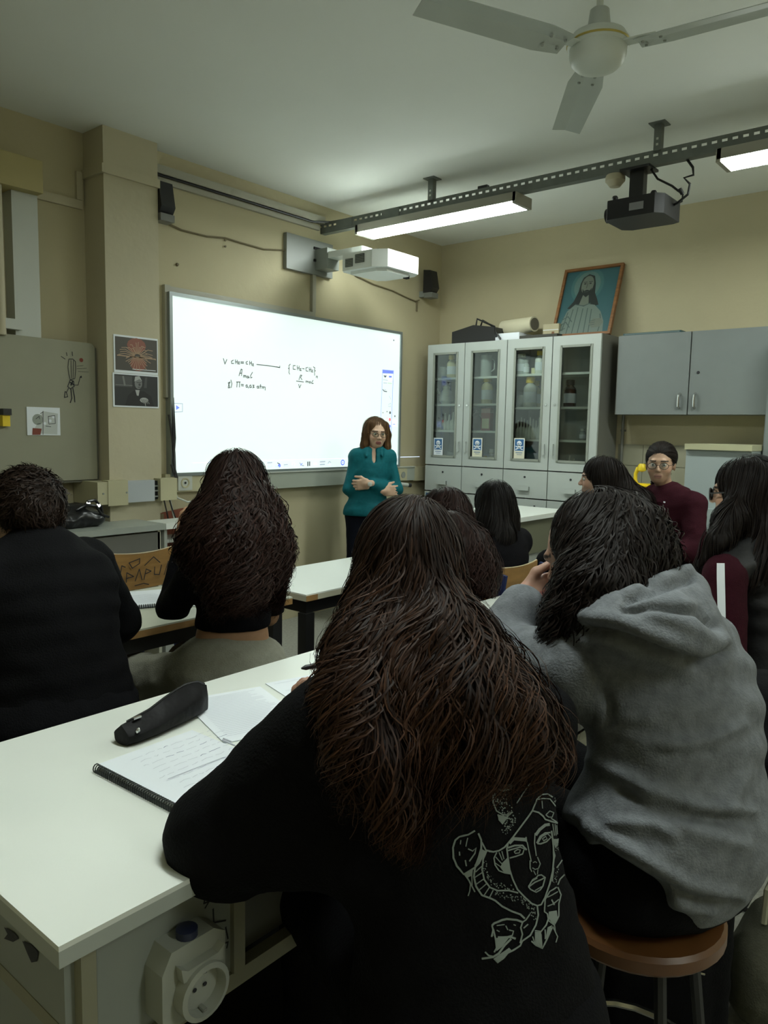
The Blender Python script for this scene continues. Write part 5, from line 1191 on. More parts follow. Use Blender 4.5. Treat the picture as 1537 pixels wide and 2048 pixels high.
def spine_pts(hip, neck, bow, n=7):
    m = (hip + neck) / 2 + bow; t = np.linspace(0, 1, n)[:, None]
    return (1 - t) ** 2 * hip + 2 * t * (1 - t) * m + t * t * neck
W_T = np.array([0, .2, .4, .6, .8, .93, 1.0]); W_A = np.array([.168, .150, .132, .142, .155, .120, .07]); W_B = np.array([.115, .100, .092, .100, .095, .075, .055])
def torso(S, hip, neck, Fm, bow, ease, g=1.0, n=9, t0=0.0, t1=1.0, k=0.04, wa=None, wb=None):
    P = spine_pts(hip, neck, bow, n); ts = np.linspace(0, 1, n); L = np.linalg.norm(neck - hip)
    for i in range(n):
        if ts[i] < t0 - 1e-6 or ts[i] > t1 + 1e-6: continue
        tan = unit(P[min(i + 1, n - 1)] - P[max(i - 1, 0)]); r = unit(Fm[0] - tan * np.dot(Fm[0], tan)); f = np.cross(tan, r)
        a = np.interp(ts[i], W_T, W_A if wa is None else wa) * g + ease; b = np.interp(ts[i], W_T, W_B if wb is None else wb) * g + ease
        S.ell(P[i], (a, b, L / n * 1.25), np.array([r, f, tan]), k)
    return P

def make_hair(parent, S, c, Fm, s, zmin, n, length, amp, lam, width, cols, seed=0, clump=0.6, mass_h=0.010, root_u=-0.02, face=True, steps=34, off=(-.003, .010), mass_col=None, name='hair', up=0.15, jitter=0.004, hl=0.072, shrink=0.005, K=18, lock=22, pn=.5, extra=.35, flow=(0, 0, -1)):
    """S: implicit hair volume; strands are traced down its surface"""
    g = np.random.default_rng(seed)
    v, f = S.mesh(mass_h, lambda P: shrink + 0.6 * shrink * np.sin(P @ V3(210, 130, 20) + 2 * np.sin(P @ V3(20, 30, 25))))
    v = relax(v, f, 1)
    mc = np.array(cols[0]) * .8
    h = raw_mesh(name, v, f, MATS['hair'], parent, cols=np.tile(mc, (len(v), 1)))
    # roots
    N = int(n * 2.2); d = g.normal(size=(N, 3)); d[:, 2] = np.abs(d[:, 2]) * 1.1 - 0.25; d /= np.linalg.norm(d, axis=1, keepdims=True)
    d = d @ Fm * 1.0
    P = c + d * 0.30 * s
    for _ in range(24): P = P - d * (S.eval(P) * 0.8)[:, None]
    q = ((P - c) @ Fm.T) / s
    keep = (q[:, 2] > root_u) & ~((q[:, 1] > .055) & (q[:, 2] < hl) & (np.abs(q[:, 0]) < .085)) if face else (q[:, 2] > root_u)
    P = P[keep][:n]; n0 = len(P)
    # further strands start on the outside of the mass so that its lower locks are covered too
    zm = zmin(v) if callable(zmin) else zmin; qv = ((v - c) @ Fm.T) / s
    okv = np.where((v[:, 2] > zm + .05) & ~((qv[:, 1] > .02) & (np.abs(qv[:, 0]) < .09) & (qv[:, 2] < hl)))[0]
    if extra > 0 and len(okv): P = np.concatenate([P, v[g.choice(okv, int(n0 * extra))]])
    n = len(P)
    o = g.uniform(off[0], off[1], n); Ln = length * g.uniform(.72, 1.06, n); Ln[n0:] *= g.uniform(.3, .6, n - n0); step = Ln / (steps - 1)
    path = np.zeros((steps, n, 3)); nor = np.zeros_like(path); alive = np.ones(n, bool); cnt = np.full(n, steps)
    ph = g.uniform(0, 6.28, 4); vel = None
    for i in range(steps):
        G, dd = S.grad(P); P = P - G * ((dd - o) * (0.8 if i else 1.0))[:, None] * (G[:, 2:3] > -0.75)
        path[i] = P; nor[i] = G
        wob = np.stack([np.sin(P[:, 2] * 17 + P[:, 0] * 23 + ph[0]), np.cos(P[:, 2] * 15 + P[:, 1] * 21 + ph[1]), np.zeros(n)], -1) * up
        D = V3(*flow) + wob; D = D - G * np.minimum(np.sum(D * G, -1), 1)[:, None] * (G[:, 2:3] > -0.75)
        ln_ = np.linalg.norm(D, axis=1, keepdims=True)
        out = (P - c) - Fm[1] * 0 ; out = out - G * np.sum(out * G, -1)[:, None]
        D = D + unit(np.array([1e-9, 0, 0])) * 0 + out / (np.linalg.norm(out, axis=1, keepdims=True) + 1e-6) * np.clip(.5 - ln_, 0, .5)
        D /= np.linalg.norm(D, axis=1, keepdims=True) + 1e-9
        if vel is not None: D = D * .6 + vel * .4; D /= np.linalg.norm(D, axis=1, keepdims=True) + 1e-9
        vel = D
        dead = (P[:, 2] < zmin(P) if callable(zmin) else P[:, 2] < zmin) & alive; cnt[dead] = i + 1; alive &= ~dead
        P = P + D * step[:, None]
    t = np.linspace(0, 1, K); X = np.zeros((n, K, 3)); Nn = np.zeros_like(X)
    for j in range(n):
        m = max(cnt[j], 4); tt = np.linspace(0, 1, m)
        for a in range(3): X[j, :, a] = np.interp(t, tt, path[:m, j, a]); Nn[j, :, a] = np.interp(t, tt, nor[:m, j, a])
    arc = Ln * cnt / steps
    ng = max(n // lock, 6); gi = g.choice(n, ng, False); mid = X[:, K // 2]; asg = gi[np.argmin(((mid[:, None] - mid[gi][None]) ** 2).sum(-1), 1)]
    cl = clump * t ** 1.2
    X = X * (1 - cl)[None, :, None] + X[asg] * cl[None, :, None] + (g.normal(size=(n, 1, 3)) * jitter * t[None, :, None])
    T = np.gradient(X, axis=1); T /= np.linalg.norm(T, axis=2, keepdims=True) + 1e-9
    B = np.cross(T, Nn); B /= np.linalg.norm(B, axis=2, keepdims=True) + 1e-9; N2 = np.cross(B, T)
    gp = g.uniform(0, 6.28, n)[asg] + g.normal(size=n) * pn; gl = (lam * g.uniform(.8, 1.25, n))[asg]
    ga = amp * g.uniform(.5, 1.3, n)[asg]
    phs = gp[:, None] + 2 * math.pi * t[None] * (arc / gl)[:, None]; env = (np.clip(t * 1.6, 0, 1) ** 1.3)[None] * ga[:, None]
    X = X + B * (np.sin(phs) * env)[..., None] + N2 * ((np.cos(phs) * .5 + .3) * env)[..., None]
    T = np.gradient(X, axis=1); T /= np.linalg.norm(T, axis=2, keepdims=True) + 1e-9
    B = np.cross(T, N2); B /= np.linalg.norm(B, axis=2, keepdims=True) + 1e-9; N2 = np.cross(B, T)
    tw = g.normal(size=n) * .28; B2 = B * np.cos(tw)[:, None, None] + N2 * np.sin(tw)[:, None, None]; N3 = np.cross(B2, T)
    wdt = width * g.uniform(.6, 1.4, n)[:, None] * (np.clip(t * 6, .5, 1) * np.clip((1 - t) * 2.2, .12, 1))[None]
    V = np.stack([X - B2 * wdt[..., None] / 2, X + B2 * wdt[..., None] / 2], 2)      # n,K,2,3
    base = (np.arange(n) * K * 2)[:, None] + (np.arange(K - 1) * 2)[None, :]
    Fq = np.stack([base, base + 1, base + 3, base + 2], -1).reshape(-1, 4)
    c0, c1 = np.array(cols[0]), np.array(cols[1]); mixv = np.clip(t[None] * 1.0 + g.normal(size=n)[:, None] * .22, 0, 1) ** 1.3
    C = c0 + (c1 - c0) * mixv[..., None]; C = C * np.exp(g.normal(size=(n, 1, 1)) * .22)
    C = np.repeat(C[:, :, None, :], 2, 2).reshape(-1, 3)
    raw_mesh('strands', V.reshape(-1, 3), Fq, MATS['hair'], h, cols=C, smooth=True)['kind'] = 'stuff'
    return h
_hm = mat('hair', (0.03, 0.015, 0.01), 0.55, attr='Col', spec=0.14, linear=True)

def glasses(parent, c, Fm, s, material, rw=.026, rh=.017, rad=.0018):
    T = lambda r, f, u: c + (Fm[0] * r + Fm[1] * f + Fm[2] * u) * s
    mb = MB()
    for q in (-1, 1):
        mb.tube([T(q * .032 + rw * math.cos(a), .106 - .004 * abs(math.cos(a)), -.003 + rh * math.sin(a)) for a in np.linspace(0, 2 * math.pi, 19)], rad * s, 6)
        mb.tube([T(q * .058, .102, .002), T(q * .078, .06, .004), T(q * .079, -.0, .004), T(q * .078, -.02, -.006)], rad * s, 6)
    mb.tube([T(-.007, .108, 0), T(0, .110, .003), T(.007, .108, 0)], rad * s, 6)
    g = mb.build('glasses', material, parent, smooth=True)
    for q in (-1, 1):
        MB().lathe([(rw * .9 * s, 0), (rw * .9 * s, .0008)], T(q * .032, .104, -.003), Fm[1], 16).build('lens', m_glass, g)
    return g
def eyes(parent, c, Fm, s):
    for q in (-1, 1):
        p = c + (Fm[0] * q * .030 + Fm[1] * .081 + Fm[2] * .002) * s
        e = MB().lathe([(.0115 * math.sin(a) * s, -.0115 * math.cos(a) * s) for a in np.linspace(0.05, 3.09, 9)], p, Fm[1], 14).build('eye', mat('eye_white', (0.45, 0.42, 0.38), 0.25, linear=True), parent, smooth=True)
        MB().lathe([(.0055 * s, .0105 * s), (.0035 * s, .0118 * s), (.0005 * s, .0121 * s)], p, Fm[1], 10).build('iris', mat('iris_dark', (0.02, 0.012, 0.008), 0.2, linear=True), e, smooth=True)

def person(label, J, skin=(0.42, 0.25, 0.17), lips=(0.33, 0.13, 0.11), brow=(0.03, 0.02, 0.015), top=None, bottom=None, h=0.011, hs=1.0, g=1.0, hands=None, face=False, head_h=0.006, arm_r=1.0, top_ops=None, shoe=True, top_h=None, bottom_ops=None):
    """J: dict of joints in world space. Returns root, cloth verts for prints"""
    base = V3(J['hip'][0], J['hip'][1], 0)
    root = thing('person', base, label, 'person')
    Fm = frame(J['yaw']); Hm = J['Hm']; hip, neck, head = J['hip'], J['neck'], J['head']; bow = J.get('bow', V3(0, 0, 0))
    # ---- body: one surface for trunk and limbs, refined at the head and hands
    B = SDF(); torso(B, hip, neck, Fm, bow, -0.008, g)
    for sd in 'LR':
        sh, el, wr = J['sh' + sd], J['el' + sd], J['wr' + sd]
        B.cap(neck - V3(0, 0, .02), sh, .045, .048, .04); B.chain([sh, el, wr], [.042 * arm_r, .034 * arm_r, .025 * arm_r], .02)
        hp, kn, an = J['hp' + sd], J['kn' + sd], J['an' + sd]
        B.chain([hp, kn, an], [.075, .05, .034], .03); B.cap(an, an + Fm[1] * .12 - V3(0, 0, .03), .03, .025, .02)
    parts = [B.mesh(h * 1.15)]
    hv, hf = head_sdf(head, Hm, hs, neck - V3(0, 0, .03), J.get('neck_r', .047)).mesh(head_h); hv = relax(hv, hf, 1, .3); parts.append((hv, hf))
    for sd, spec in (hands or {}).items():
        w = J['wr' + sd]; hd = hand_sdf(w, spec['d'], spec['n'], 1 if sd == 'R' else -1, hs, spec.get('curl', (25, 30, 25)), spec.get('spread', 1), spec.get('thumb', (35, 25)), spec.get('curls'))
        a, b = hd.mesh(spec.get('h', .0035)); parts.append((relax(a, b, 1, .3), b))
    bv, bf = join(parts)
    body = raw_mesh('body', bv, bf, m_skin, root, cols=face_colors(bv, head, Hm, hs, skin, lips, brow))
    if face: eyes(root, head, Hm, hs)
    cloth = {}
    if top:
        S = SDF(); e = top.get('ease', .018)
        torso(S, hip, neck, Fm, bow, e, g, t0=top.get('t0', 0.0), k=.05, wa=top.get('wa'), wb=top.get('wb'))
        ar = top.get('sleeve', (.062, .055, .043))
        for sd in 'LR':
            sh, el, wr = J['sh' + sd], J['el' + sd], J['wr' + sd]
            S.cap(neck - V3(0, 0, .035), sh, .05 + e * .6, .055 + e * .5, .05)
            sl = top.get('len', .93); S.chain([sh, el, el + (wr - el) * sl], ar, .025)
            if top.get('cuff'): S.cap(el + (wr - el) * (sl - .12), el + (wr - el) * sl, ar[2] * 1.05, ar[2] * .95, .01)
        S.cap(neck - V3(0, 0, .03), neck + (head - neck) * top.get('collar', .2), .062 + e * .4, .056 + e * .3, .03)
        if top_ops: top_ops(S, J, Fm)
        if 'hem' in top: S.cut(top['hem'], top.get('hem_n', V3(0, 0, -1)))
        v, f = S.mesh(top_h or h, wrinkles(top.get('wr', .004), top.get('seed', 1), top.get('ws', 1.0)))
        v = relax(v, f, 1, .4)
        cloth['top'] = (v, f)
        if top.get('post'): v = top['post'](v, f); cloth['top'] = (v, f)
        raw_mesh(top.get('name', 'sweater'), v, f, top['mat'], root)
    if bottom:
        S = SDF(); e = bottom.get('ease', .012)
        torso(S, hip, neck, Fm, bow, e, g, t1=bottom.get('t1', .26), k=.05)
        for sd in 'LR':
            hp, kn, an = J['hp' + sd], J['kn' + sd], J['an' + sd]; r = bottom.get('r', (.098, .075, .058))
            S.chain([hp, kn, kn + (an - kn) * .95], r, .05)
        S.ell(hip - V3(0, 0, .01) - Fm[1] * .03, (.175 * g + e, .13 * g + e, .10), Fm, .06)
        if bottom_ops: bottom_ops(S, J, Fm)
        if 'waist' in bottom: S.cut(bottom['waist'], V3(0, 0, 1) if 'waist_n' not in bottom else bottom['waist_n'])
        v, f = S.mesh(h, wrinkles(bottom.get('wr', .005), bottom.get('seed', 2), bottom.get('ws', .8))); v = relax(v, f, 1, .4)
        raw_mesh(bottom.get('name', 'trousers'), v, f, bottom['mat'], root)
    if shoe:
        for sd in 'LR':
            an = J['an' + sd]; S = SDF(); S.chain([an - V3(0, 0, .03), an + Fm[1] * .07 - V3(0, 0, .045), an + Fm[1] * .15 - V3(0, 0, .052)], [.045, .042, .034], .03); S.ell(an - Fm[1] * .03 - V3(0, 0, .045), (.035, .04, .04), Fm, .02)
            S.cut(V3(0, 0, .004 + max(0, an[2] - .09)), V3(0, 0, -1)); v, f = S.mesh(.011); raw_mesh('shoe', v, f, mat('dark_shoe', (.02, .02, .022), .5, linear=True), root)
    return root, cloth

def seated(hip, yaw, neck, head, hyaw, hpitch=0, hroll=0, shw=.165, thigh=.40, knee_drop=.40, apart=.11, leg_yaw=None, knee_dz=.0, **kw):
    Fm = frame(yaw); J = dict(hip=hip, yaw=yaw, neck=neck, head=head, Hm=frame(hyaw, hpitch, hroll)); up = unit(neck - hip)
    for sd, q in (('L', -1), ('R', 1)):
        J['sh' + sd] = neck + Fm[0] * q * shw - up * .055 + Fm[1] * .01
        Lm = frame(yaw if leg_yaw is None else leg_yaw); J['hp' + sd] = hip + Lm[0] * q * .085 - V3(0, 0, .02); kn = J['hp' + sd] + Lm[1] * thigh + Lm[0] * q * (apart - .085) - V3(0, 0, knee_dz); J['kn' + sd] = kn
        an = kn - V3(0, 0, min(knee_drop, kn[2] - .09)) + Lm[1] * .02; J['an' + sd] = an
    J.update(kw); return J
def two_bone(sh, wr, l1, l2, pole):
    d = wr - sh; L = min(np.linalg.norm(d), (l1 + l2) * .995); d = unit(d); a = (l1 * l1 - l2 * l2 + L * L) / (2 * L); hgt = math.sqrt(max(l1 * l1 - a * a, 0)); p = unit(pole - d * np.dot(pole, d))
    return sh + d * a + p * hgt

# ================================================================== SOFT THINGS
m_case = mat('pencil_case_black', (0.006, 0.0055, 0.006), 0.5, spec=.12, var=0.15, bump=0.3, bscale=30, linear=True)
a0, a1 = at(262, 1497, 2, zA), at(432, 1426, 2, zA)
t = thing('pencil_case', (a0 + a1) / 2, 'black zipped pencil case with a domed back, on the front bench', 'pencil case')
ca = unit(a1 - a0); cb = V3(-ca[1], ca[0], 0); Lc = np.linalg.norm(a1 - a0); vs, n_, m_ = [], 31, 28
hp = np.interp(np.linspace(0, 1, n_), [0, .12, .3, .5, .7, .88, 1], [.044, .048, .054, .070, .082, .080, .062])
wp = np.interp(np.linspace(0, 1, n_), [0, .08, .3, .6, .85, 1], [.024, .034, .038, .036, .026, .005])
for i in range(n_):
    c = a0 + ca * Lc * i / (n_ - 1) + cb * .03
    for j in range(m_):
        a = 2 * math.pi * j / m_; x = math.cos(a); z = math.sin(a)
        w_ = wp[i] * (1 - .88 * max(z, 0) ** 1.3) * (1.0 if z > -.2 else .95); vs.append(c + cb * x * w_ + V3(0, 0, .001) + V3(0, 0, 1) * hp[i] * (.5 + .5 * np.sign(z) * abs(z) ** (1.0 if z > 0 else .4)))
fs = [(i * m_ + j, (i + 1) * m_ + j, (i + 1) * m_ + (j + 1) % m_, i * m_ + (j + 1) % m_) for i in range(n_ - 1) for j in range(m_)] + [tuple(range(m_)), tuple(range((n_ - 1) * m_, n_ * m_))[::-1]]
MB().faces(vs, fs).build('pouch', m_case, t, smooth=True)
MB().tube([a0 + ca * Lc * s_ + cb * .03 + V3(0, 0, float(np.interp(s_, np.linspace(0, 1, n_), hp)) + .0015) for s_ in np.linspace(.06, .97, 12)], .0025, 6).build('zip', m_black, t, smooth=True)
MB().lathe([(.005, 0), (.006, .003), (.003, .006)], a0 + ca * .018 + cb * .001 + V3(0, 0, .034), -cb, 10).build('stud', m_chrome, t, smooth=True)
MB().obox(a0 + ca * .035 + cb * .022 + V3(0, 0, .052), (ca, cb, (0, 0, 1)), (.010, .003, .002)).build('zip_pull', m_chrome, t)

t = [o for o in bpy.data.objects if o.name == 'black_bag'][0]
S = SDF(); c = V3(2.12, 4.10, .90)
S.ell(c + V3(-.06, 0, .045), (.17, .12, .055), k=.04).ell(c + V3(.06, .0, .06), (.13, .11, .07), frame(20, 10), .04).ell(c + V3(.0, .02, .085), (.12, .09, .05), frame(-20, 8), .03).ell(c + V3(.15, -.03, .04), (.06, .08, .045), k=.03)
S.cut(V3(0, 0, .902), V3(0, 0, -1))
v, f = S.mesh(.008, wrinkles(.009, 5, .9)); raw_mesh('sack', relax(v, f, 1), f, m_bag, t)
MB().tube([c + V3(.08, -.06, .11), c + V3(.10, -.07, .145), c + V3(.15, -.06, .15), c + V3(.19, -.05, .11), c + V3(.20, -.05, .06)], .009, 8).build('handle', m_bag, t, smooth=True)
MB().tube([c + V3(.03, -.07, .10), c + V3(.08, -.09, .13), c + V3(.14, -.09, .12), c + V3(.17, -.09, .07), c + V3(.22, -.08, .05)], .008, 8).build('handle', m_bag, t, smooth=True)
for p in ((.10, -.075, .135), (.17, -.06, .12)): MB().lathe([(.012, -.003), (.014, 0), (.012, .003)], c + V3(*p), (0, -1, .3), 12).build('buckle', m_chrome, t, smooth=True)

# ------------------------------------------------------------------ cloth materials
def cloth(name, c, rough=.85, var=.12, vscale=60, bump=.25, bscale=220, sheen=0.0): return mat(name, c, rough, var=var, vscale=vscale, bump=bump, bscale=bscale, sheen=sheen, spec=.08, linear=True)
m_blk = cloth('black_cotton', (.0048, .0048, .0055)); m_blk2 = cloth('black_knit', (.0048, .0045, .0058)); m_navy = cloth('dark_denim', (.007, .008, .014))
m_greyhood = cloth('grey_marl', (.165, .176, .188), var=.22, vscale=45); m_sweat = cloth('grey_sweatpants', (.30, .295, .24), var=.08)
m_maroon = cloth('maroon_fleece', (.034, .007, .012)); m_teal = cloth('teal_shirt', (.008, .105, .125), rough=.6, bump=.1); m_vest = mat('black_quilted_nylon', (.006, .006, .007), .6, bump=.15, bscale=60, linear=True)
m_jean = cloth('black_trousers', (.005, .005, .006))
BROWN = ((.014, .0072, .0052), (.058, .0255, .0125)); DARK = ((.0085, .0058, .0048), (.014, .0085, .0068)); CURL = ((.0135, .0066, .0052), (.025, .0100, .0070)); BLACKH = ((.007, .0056, .005), (.011, .008, .007)); TEA = ((.075, .040, .017), (.15, .078, .032))

# ------------------------------------------------------------------ F: front student in the black hoodie with the printed back
hipF = W(955, 2010, 1.16); neckF = W(838, 1345, 1.25); headF = W(815, 1140, 1.33)
J = seated(hipF, 25, neckF, headF, 47, -10, 3, shw=.17, bow=-frame(25)[1] * .05)
J['shL'] = W(668, 1465, 1.17); J['shR'] = W(1050, 1455, 1.30)
J['elL'] = W(455, 1672, 1.24); J['wrL'] = at(690, 1520, 2, .84) + V3(.0, .0, .0)
J['wrR'] = W(705, 1400, 1.67); J['elR'] = two_bone(J['shR'], J['wrR'], .29, .25, V3(.7, 0, -.6))
FD = {k: (np.linalg.norm(J['sh' + k] - J['el' + k]), np.linalg.norm(J['el' + k] - J['wr' + k])) for k in 'LR'}; print('F arms', FD, hipF, neckF, headF)
def hoodF(S, J, Fm):
    n = J['neck']; b = -Fm[1]
    S.cap(W(560, 1672, 1.20), W(700, 1680, 1.16), .075, .08, .05)
    S.chain([n + Fm[0] * .10 + b * .02 + V3(0, 0, .015), n + Fm[0] * .07 + b * .085 - V3(0, 0, .04), n + b * .11 - V3(0, 0, .09), n - Fm[0] * .07 + b * .085 - V3(0, 0, .04), n - Fm[0] * .10 + b * .02 + V3(0, 0, .015)], [.035, .042, .045, .042, .035], .04)
hdF = unit(W(618, 1352, 1.67) - J['wrR'])
rootF, clothF = person('student in a black hoodie with a snake-haired face printed on the back, nearest the camera', J, top=dict(mat=m_blk, name='hoodie', ease=.036, sleeve=(.092, .094, .062), wr=.006, seed=3, ws=.75, t0=0.0, cuff=True, collar=.25),
    bottom=dict(mat=m_jean, t1=.12), h=.011, top_ops=hoodF, hands={'R': dict(d=hdF, n=unit(V3(-.3, -.2, -1)), curls=[(40, 45, 30), (45, 50, 30), (30, 40, 30), (20, 30, 20)], thumb=(30, 30)), 'L': dict(d=V3(.75, .6, -.1), n=V3(0, 0, -1))}, skin=(.34, .19, .13))
# hair volume
S = SDF(); H = headF; Hm = J['Hm']; T = lambda r, f, u: H + Hm[0] * r + Hm[1] * f + Hm[2] * u
S.ell(T(0, -.015, .030), (.086, .102, .097), Hm, .03); S.ell(T(0, -.045, -.05), (.080, .068, .11), Hm, .04)
S.chain([W(790, 1210, 1.26), W(755, 1320, 1.19), W(745, 1430, 1.12), W(765, 1540, 1.07), W(800, 1620, 1.05)], [.058, .060, .058, .050, .034], .04)
S.chain([W(750, 1210, 1.27), W(715, 1300, 1.20), W(700, 1390, 1.14), W(700, 1480, 1.08)], [.032, .030, .028, .024], .04)
S.chain([W(850, 1200, 1.25), W(900, 1290, 1.20), W(975, 1375, 1.16), W(1045, 1450, 1.13), W(1075, 1520, 1.11)], [.050, .054, .052, .044, .026], .05)
S.chain([W(890, 1310, 1.18), W(930, 1420, 1.11), W(955, 1520, 1.07)], [.054, .050, .030], .045)
def zF(P):
    px = CX + F_PX * ((P - V3(0, 0, CAM_H)) @ RM)[:, 0] / -((P - V3(0, 0, CAM_H)) @ RM)[:, 2]
    return np.interp(px, [600, 680, 760, 840, 920, 980, 1040, 1130, 1200], [1.0, .98, .93, .895, .925, .97, .975, .985, 1.03])
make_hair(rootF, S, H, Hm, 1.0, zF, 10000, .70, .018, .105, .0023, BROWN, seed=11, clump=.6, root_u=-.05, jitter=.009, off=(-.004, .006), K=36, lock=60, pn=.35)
t = thing('black_pen', W(625, 1335, 1.60), 'black pen held by the front student above the bench', 'pen')
_d = unit(hdF); _pn = unit(V3(-.3, -.2, -1)); _pn = unit(_pn - _d * np.dot(_pn, _d)); _ac = np.cross(_d, _pn)
_tip = J['wrR'] + _d * .125 + _ac * .034 + _pn * .012; _dep = float(-((_tip - V3(0, 0, CAM_H)) @ RM[:, 2]))
p0, p1 = W(603, 1337, _dep - .015), W(672, 1322, _dep + .02); MB().tube([p0, p0 + (p1 - p0) * .12, p1], [.0018, .0055, .0055], 10).build('barrel', m_black, t, smooth=True)
MB().tube([p0 + (p1 - p0) * .25 - V3(0, 0, .007), p0 + (p1 - p0) * .55 - V3(0, 0, .006)], .0016, 6).build('clip', m_chrome, t, smooth=True)

# ------------------------------------------------------------------ G: grey hoodie student leaning on the bench
hipG = V3(1.475, .50, .645); neckG = W(1290, 1225, 1.62); headG = W(1182, 1110, 1.66)
J = seated(hipG, 22, neckG, headG, 0, -20, -4, shw=.175, bow=-frame(22)[1] * .14)
J['shL'] = W(1150, 1345, 1.52); J['shR'] = W(1372, 1300, 1.76)
J['wrL'] = W(1048, 1206, 1.74); J['elL'] = W(985, 1310, 1.72)
J['elR'] = W(1330, 1330, 2.0); J['wrR'] = W(1200, 1270, 2.05)
print('G arms', {k: (np.linalg.norm(J['sh' + k] - J['el' + k]), np.linalg.norm(J['el' + k] - J['wr' + k])) for k in 'LR'}, hipG, neckG, headG)
def hoodG(S, J, Fm):
    S.chain([W(1175, 1275, 1.50), W(1250, 1250, 1.42), W(1335, 1255, 1.40), W(1400, 1283, 1.45)], [.045, .055, .058, .042], .05)
    S.chain([W(1250, 1230, 1.50), W(1330, 1205, 1.52), W(1365, 1185, 1.56), W(1372, 1170, 1.62)], [.045, .05, .042, .028], .04)
    S.chain([W(1325, 1215, 1.48), W(1375, 1238, 1.50), W(1412, 1288, 1.52)], [.05, .048, .038], .04)
    S.ell(hipG + V3(0, 0, .07) - Fm[1] * .03, (.205, .165, .13), Fm, .06)
HEMN = np.cross(unit(W(1165, 1650, 1.45) - W(1400, 1870, 1.40)), unit(frame(22)[1])); HEMN = -HEMN if HEMN[2] > 0 else HEMN
def foldsG(v, f):
    # folds given as ridge lines traced over the cloth
    n = vnormals(v, f); q = (v - V3(0, 0, CAM_H)) @ RM; px = np.stack([CX + F_PX * q[:, 0] / -q[:, 2], CY - F_PX * q[:, 1] / -q[:, 2]], 1); vis = np.sum(n * (V3(0, 0, CAM_H) - v), 1) > 0
    d = np.zeros(len(v))
    L = [([(1210, 1360), (1225, 1440)], 10, -.004), ([(1130, 1270), (1180, 1330), (1215, 1400), (1222, 1445)], 9, -.006), ([(1220, 1440), (1300, 1435)], 14, .007), ([(1200, 1455), (1290, 1492), (1400, 1490), (1480, 1450)], 16, .009), ([(1230, 1475), (1340, 1510), (1420, 1500)], 14, -.006),
         ([(1190, 1520), (1290, 1575), (1400, 1615), (1500, 1625)], 15, .010), ([(1240, 1580), (1340, 1632), (1500, 1640)], 12, -.008), ([(1225, 1645), (1310, 1650), (1345, 1670)], 14, .009), ([(1290, 1600), (1390, 1665), (1490, 1690)], 15, .007),
         ([(1175, 1655), (1260, 1700), (1370, 1765), (1480, 1795)], 13, .010), ([(1190, 1700), (1290, 1760), (1400, 1805), (1470, 1800)], 11, -.009), ([(1185, 1680), (1250, 1745), (1330, 1800), (1420, 1820)], 12, .009), ([(1180, 1690), (1220, 1760), (1290, 1830)], 12, .010), ([(1205, 1690), (1260, 1770), (1330, 1830)], 10, -.008),
         ([(1490, 1550), (1460, 1610)], 16, .008), ([(1175, 1258), (1230, 1268), (1330, 1308), (1400, 1328), (1450, 1305)], 11, -.020), ([(1175, 1235), (1240, 1242), (1330, 1280), (1400, 1300), (1440, 1285)], 18, .012), ([(1250, 1222), (1310, 1217), (1400, 1222), (1430, 1255)], 9, -.013), ([(1255, 1200), (1330, 1172), (1385, 1157)], 8, -.013), ([(1260, 1185), (1330, 1155), (1380, 1138)], 9, .008), ([(1300, 1225), (1350, 1240), (1420, 1275)], 16, .008)]
    for pts, w, a in L:
        pts = np.array(pts, float); best = np.full(len(v), 1e9)
        for i in range(len(pts) - 1):
            ab = pts[i + 1] - pts[i]; tt = np.clip(((px - pts[i]) @ ab) / (ab @ ab), 0, 1); best = np.minimum(best, np.linalg.norm(px - pts[i] - tt[:, None] * ab, axis=1))
        d += np.where(vis, a * np.exp(-(best / w) ** 2), 0)
    return v + n * (d * 1.35)[:, None]
rootG, clothG = person('student in a grey marl hoodie leaning on the front bench, hand at the mouth', J, top=dict(mat=m_greyhood, name='hoodie', ease=.048, sleeve=(.085, .075, .052), wr=.003, seed=8, ws=.7, cuff=True, collar=.15, hem=W(1400, 1870, 1.40), hem_n=HEMN, post=foldsG),
    bottom=dict(mat=m_jean, t1=.12, ease=.01), h=.010, top_h=.0075, top_ops=hoodG, hands={'L': dict(d=unit(W(1105, 1178, 1.78) - J['wrL']), n=V3(.3, -.4, .2), curl=(35, 50, 30)), 'R': dict(d=V3(-.5, .8, -.1), n=V3(0, 0, -1))}, skin=(.36, .21, .15), head_h=.005)
S = SDF(); H = headG; Hm = J['Hm']; T = lambda r, f, u: H + Hm[0] * r + Hm[1] * f + Hm[2] * u
S.ell(T(.0, -.040, .040), (.090, .098, .092), Hm, .03); S.ell(T(.015, -.05, -.01), (.098, .09, .11), Hm, .04); S.ell(T(-.04, .112, -.03), (.10, .075, .095), Hm, .015, 's')
S.chain([W(1205, 1090, 1.58), W(1175, 1170, 1.55), W(1145, 1240, 1.53), W(1115, 1285, 1.53)], [.048, .046, .040, .022], .04)
S.chain([W(1230, 1120, 1.55), W(1210, 1190, 1.50), W(1180, 1240, 1.50)], [.08, .062, .04], .05)
S.chain([W(1270, 1080, 1.60), W(1295, 1120, 1.58), W(1300, 1155, 1.58)], [.07, .05, .03], .04)
make_hair(rootG, S, H, Hm, 1.0, 1.0, 4600, .42, .015, .062, .0032, DARK, seed=21, K=32, lock=40, pn=.35, clump=.6, root_u=-.03, mass_col=(.007, .005, .004), jitter=.008)

